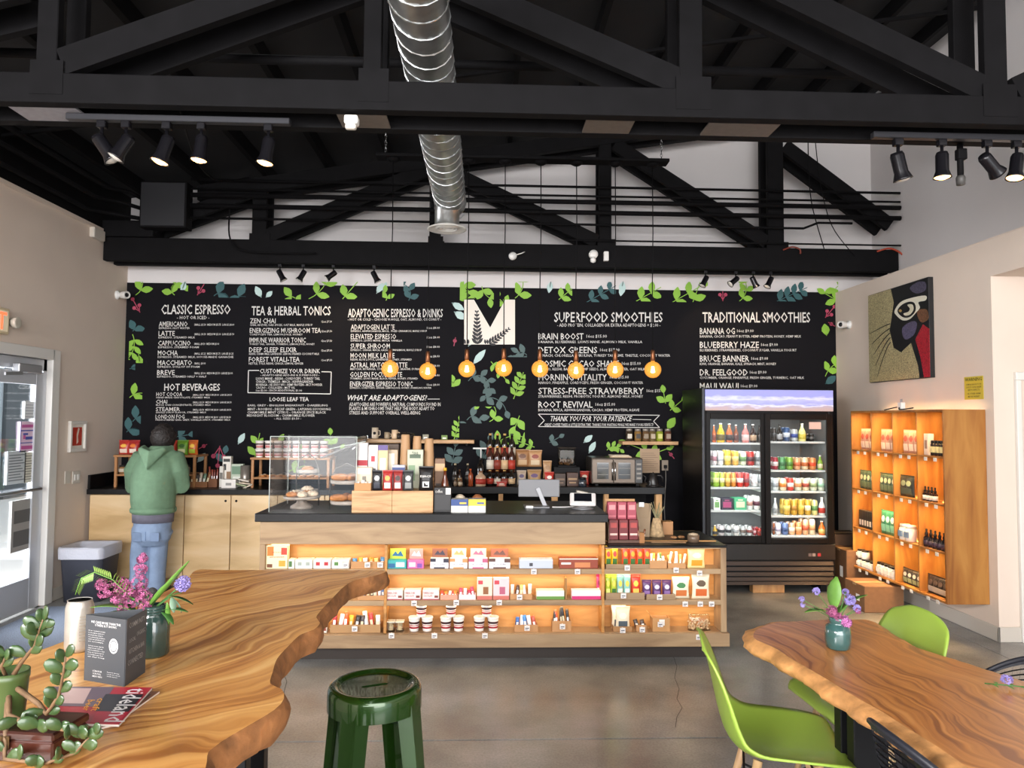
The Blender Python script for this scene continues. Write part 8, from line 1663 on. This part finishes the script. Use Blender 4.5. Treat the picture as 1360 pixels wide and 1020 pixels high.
for pxs, rr_, lv in (([(20, 905), (28, 880), (46, 858), (52, 838), (57, 823)], [.006, .005, .0035, .0025, .0015], 12), ([(22, 905), (52, 935), (62, 948), (78, 925), (84, 895), (87, 872)], [.007, .006, .005, .004, .003, .002], 12), ([(10, 900), (12, 950), (30, 958), (62, 965), (90, 970), (112, 975)], [.007, .006, .006, .005, .004, .002], 14), ([(20, 920), (8, 965), (6, 1012), (60, 1014), (100, 1000), (122, 975)], [.006, .006, .005, .004, .003, .002], 12), ([(10, 900), (2, 885), (8, 870)], [.005, .004, .002], 5)):
    pts = [P(u, v, JP-.012*k*(1 if len(pxs) < 6 else 1.6)) for k, (u, v) in enumerate(pxs)]; pts[0] = sp0 if pxs[0][1] < 930 else pts[0]
    pts = [Vector((p_.x, p_.y, max(p_.z, Z1+.012))) for p_ in pts]
    MB().tube(pts, [x_*.7 for x_ in rr_], 8).build('branch', STM, t, world=True)
    for k in range(lv):
        s_ = (.35+.65*k/(lv-1))*(len(pts)-1); i = min(len(pts)-2, int(s_)); p_ = pts[i].lerp(pts[i+1], s_-i); sg = 1 if k % 2 else -1; d = (pts[i+1]-pts[i]).normalized()
        dv = d*.5+Vector((sg*(.9 if k % 4 < 2 else .35), -.35+.4*rd.random(), .1+.5*rd.random()-(.25 if k % 3 == 0 else 0)))
        if p_.z < Z1+.04: dv.z = abs(dv.z)+.2
        jleaf(p_, dv, rd.uniform(.024, .036))
g2 = G(8, 1012, Z1); t = thing('glass_ornament', 'small clear glass ball at the lower left corner', 'ornament', (g2.x-.012, g2.y-.03, Z1)); MB().lathe([(0, 0)]+[(.014*math.sin(PI*k/14), .014-.014*math.cos(PI*k/14)) for k in range(1, 14)]+[(0, .028)], 20).build('glass_ball', glass('ornament_glass', refl=.8), t)
# vase on the right table
g = G(1113, 861, .75); VX, VY = g.x, g.y; vr = .047
t = thing('flower_vase', 'small teal ribbed ceramic vase of lilac flowers on right table', 'vase', (VX, VY, .75))
MB().lathe([(0, 0), (vr*.8, 0), (vr*.92, .006), (vr, .03), (vr, .06), (vr*.92, .083), (vr*.66, .092), (vr*.62, .10), (vr*.72, .106), (vr*.68, .112), (vr*.72, .118), (vr*.6, .118), (vr*.56, .095), (vr*.8, .07), (vr*.85, .02), (0, .01)], 30).build('vase_body', mat('#345553', .15, coat=.8, noise=.1), t)
V0 = Vector((VX, VY, .75+.10))
for (u, v, W, cu, u0, v0) in ((1110, 766, .06, .05, 1108, 810), (1142, 782, .045, .3, 1116, 812), (1074, 800, .04, .35, 1104, 815), (1096, 800, .03, .3, 1106, 815), (1124, 800, .035, .2, 1112, 815)):
    a, b_ = P(u0, v0, VY), P(u, v, VY+rd.uniform(-.03, .02)); q = MB(); leafsurf(q, a, b_-a, (b_-a).length, W, cu); o = q.build('leaf', GRN, t, world=True); solid(o, .0008)
for (u, v, rr_, m_, n_, sz) in ((1105, 812, .020, PURP, 60, .009), (1122, 826, .024, mat('#b06aa0', .6, noise=.2), 70, .010), (1114, 820, .016, PURP, 40, .008), (1129, 797, .020, LAV, 50, .009), (1138, 808, .012, LAV, 24, .009), (1123, 786, .010, LAV, 18, .008), (1084, 785, .012, LAV, 22, .009), (1065, 796, .009, LAV, 14, .008), (1066, 803, .007, LAV, 8, .008), (1139, 811, .010, PURP, 16, .009)):
    c = P(u, v, VY-.02); stem(V0, c, .004, .0016, GRD, t); q = MB(); blossom(q, c, rr_, n_, rd, sz); o = q.build('blossom', m_, t, world=True, fix=False); o['kind'] = 'stuff'
# sprig at the right edge of right table
g = G(1352, 916, .75); t = thing('flower_sprig', 'fallen lilac sprig lying at the right end of dining table', 'flower', (g.x, g.y, .75)); q = MB()
q.tube([(-.09, .03, .01), (-.03, .0, .014), (.05, -.02, .012)], .002, 6).build('stem', GRD, t)
q = MB()
for k in range(6): leafsurf(q, (-.08+.02*k, .02-.008*k, .012), (.3, (1 if k % 2 else -1), .25), .03, .012, .3)
q.build('leaves', GRN, t); q = MB(); blossom(q, (-.03, .01, .03), .016, 20, rd, .009); o = q.build('blossom', LAV, t, fix=False); o['kind'] = 'stuff'
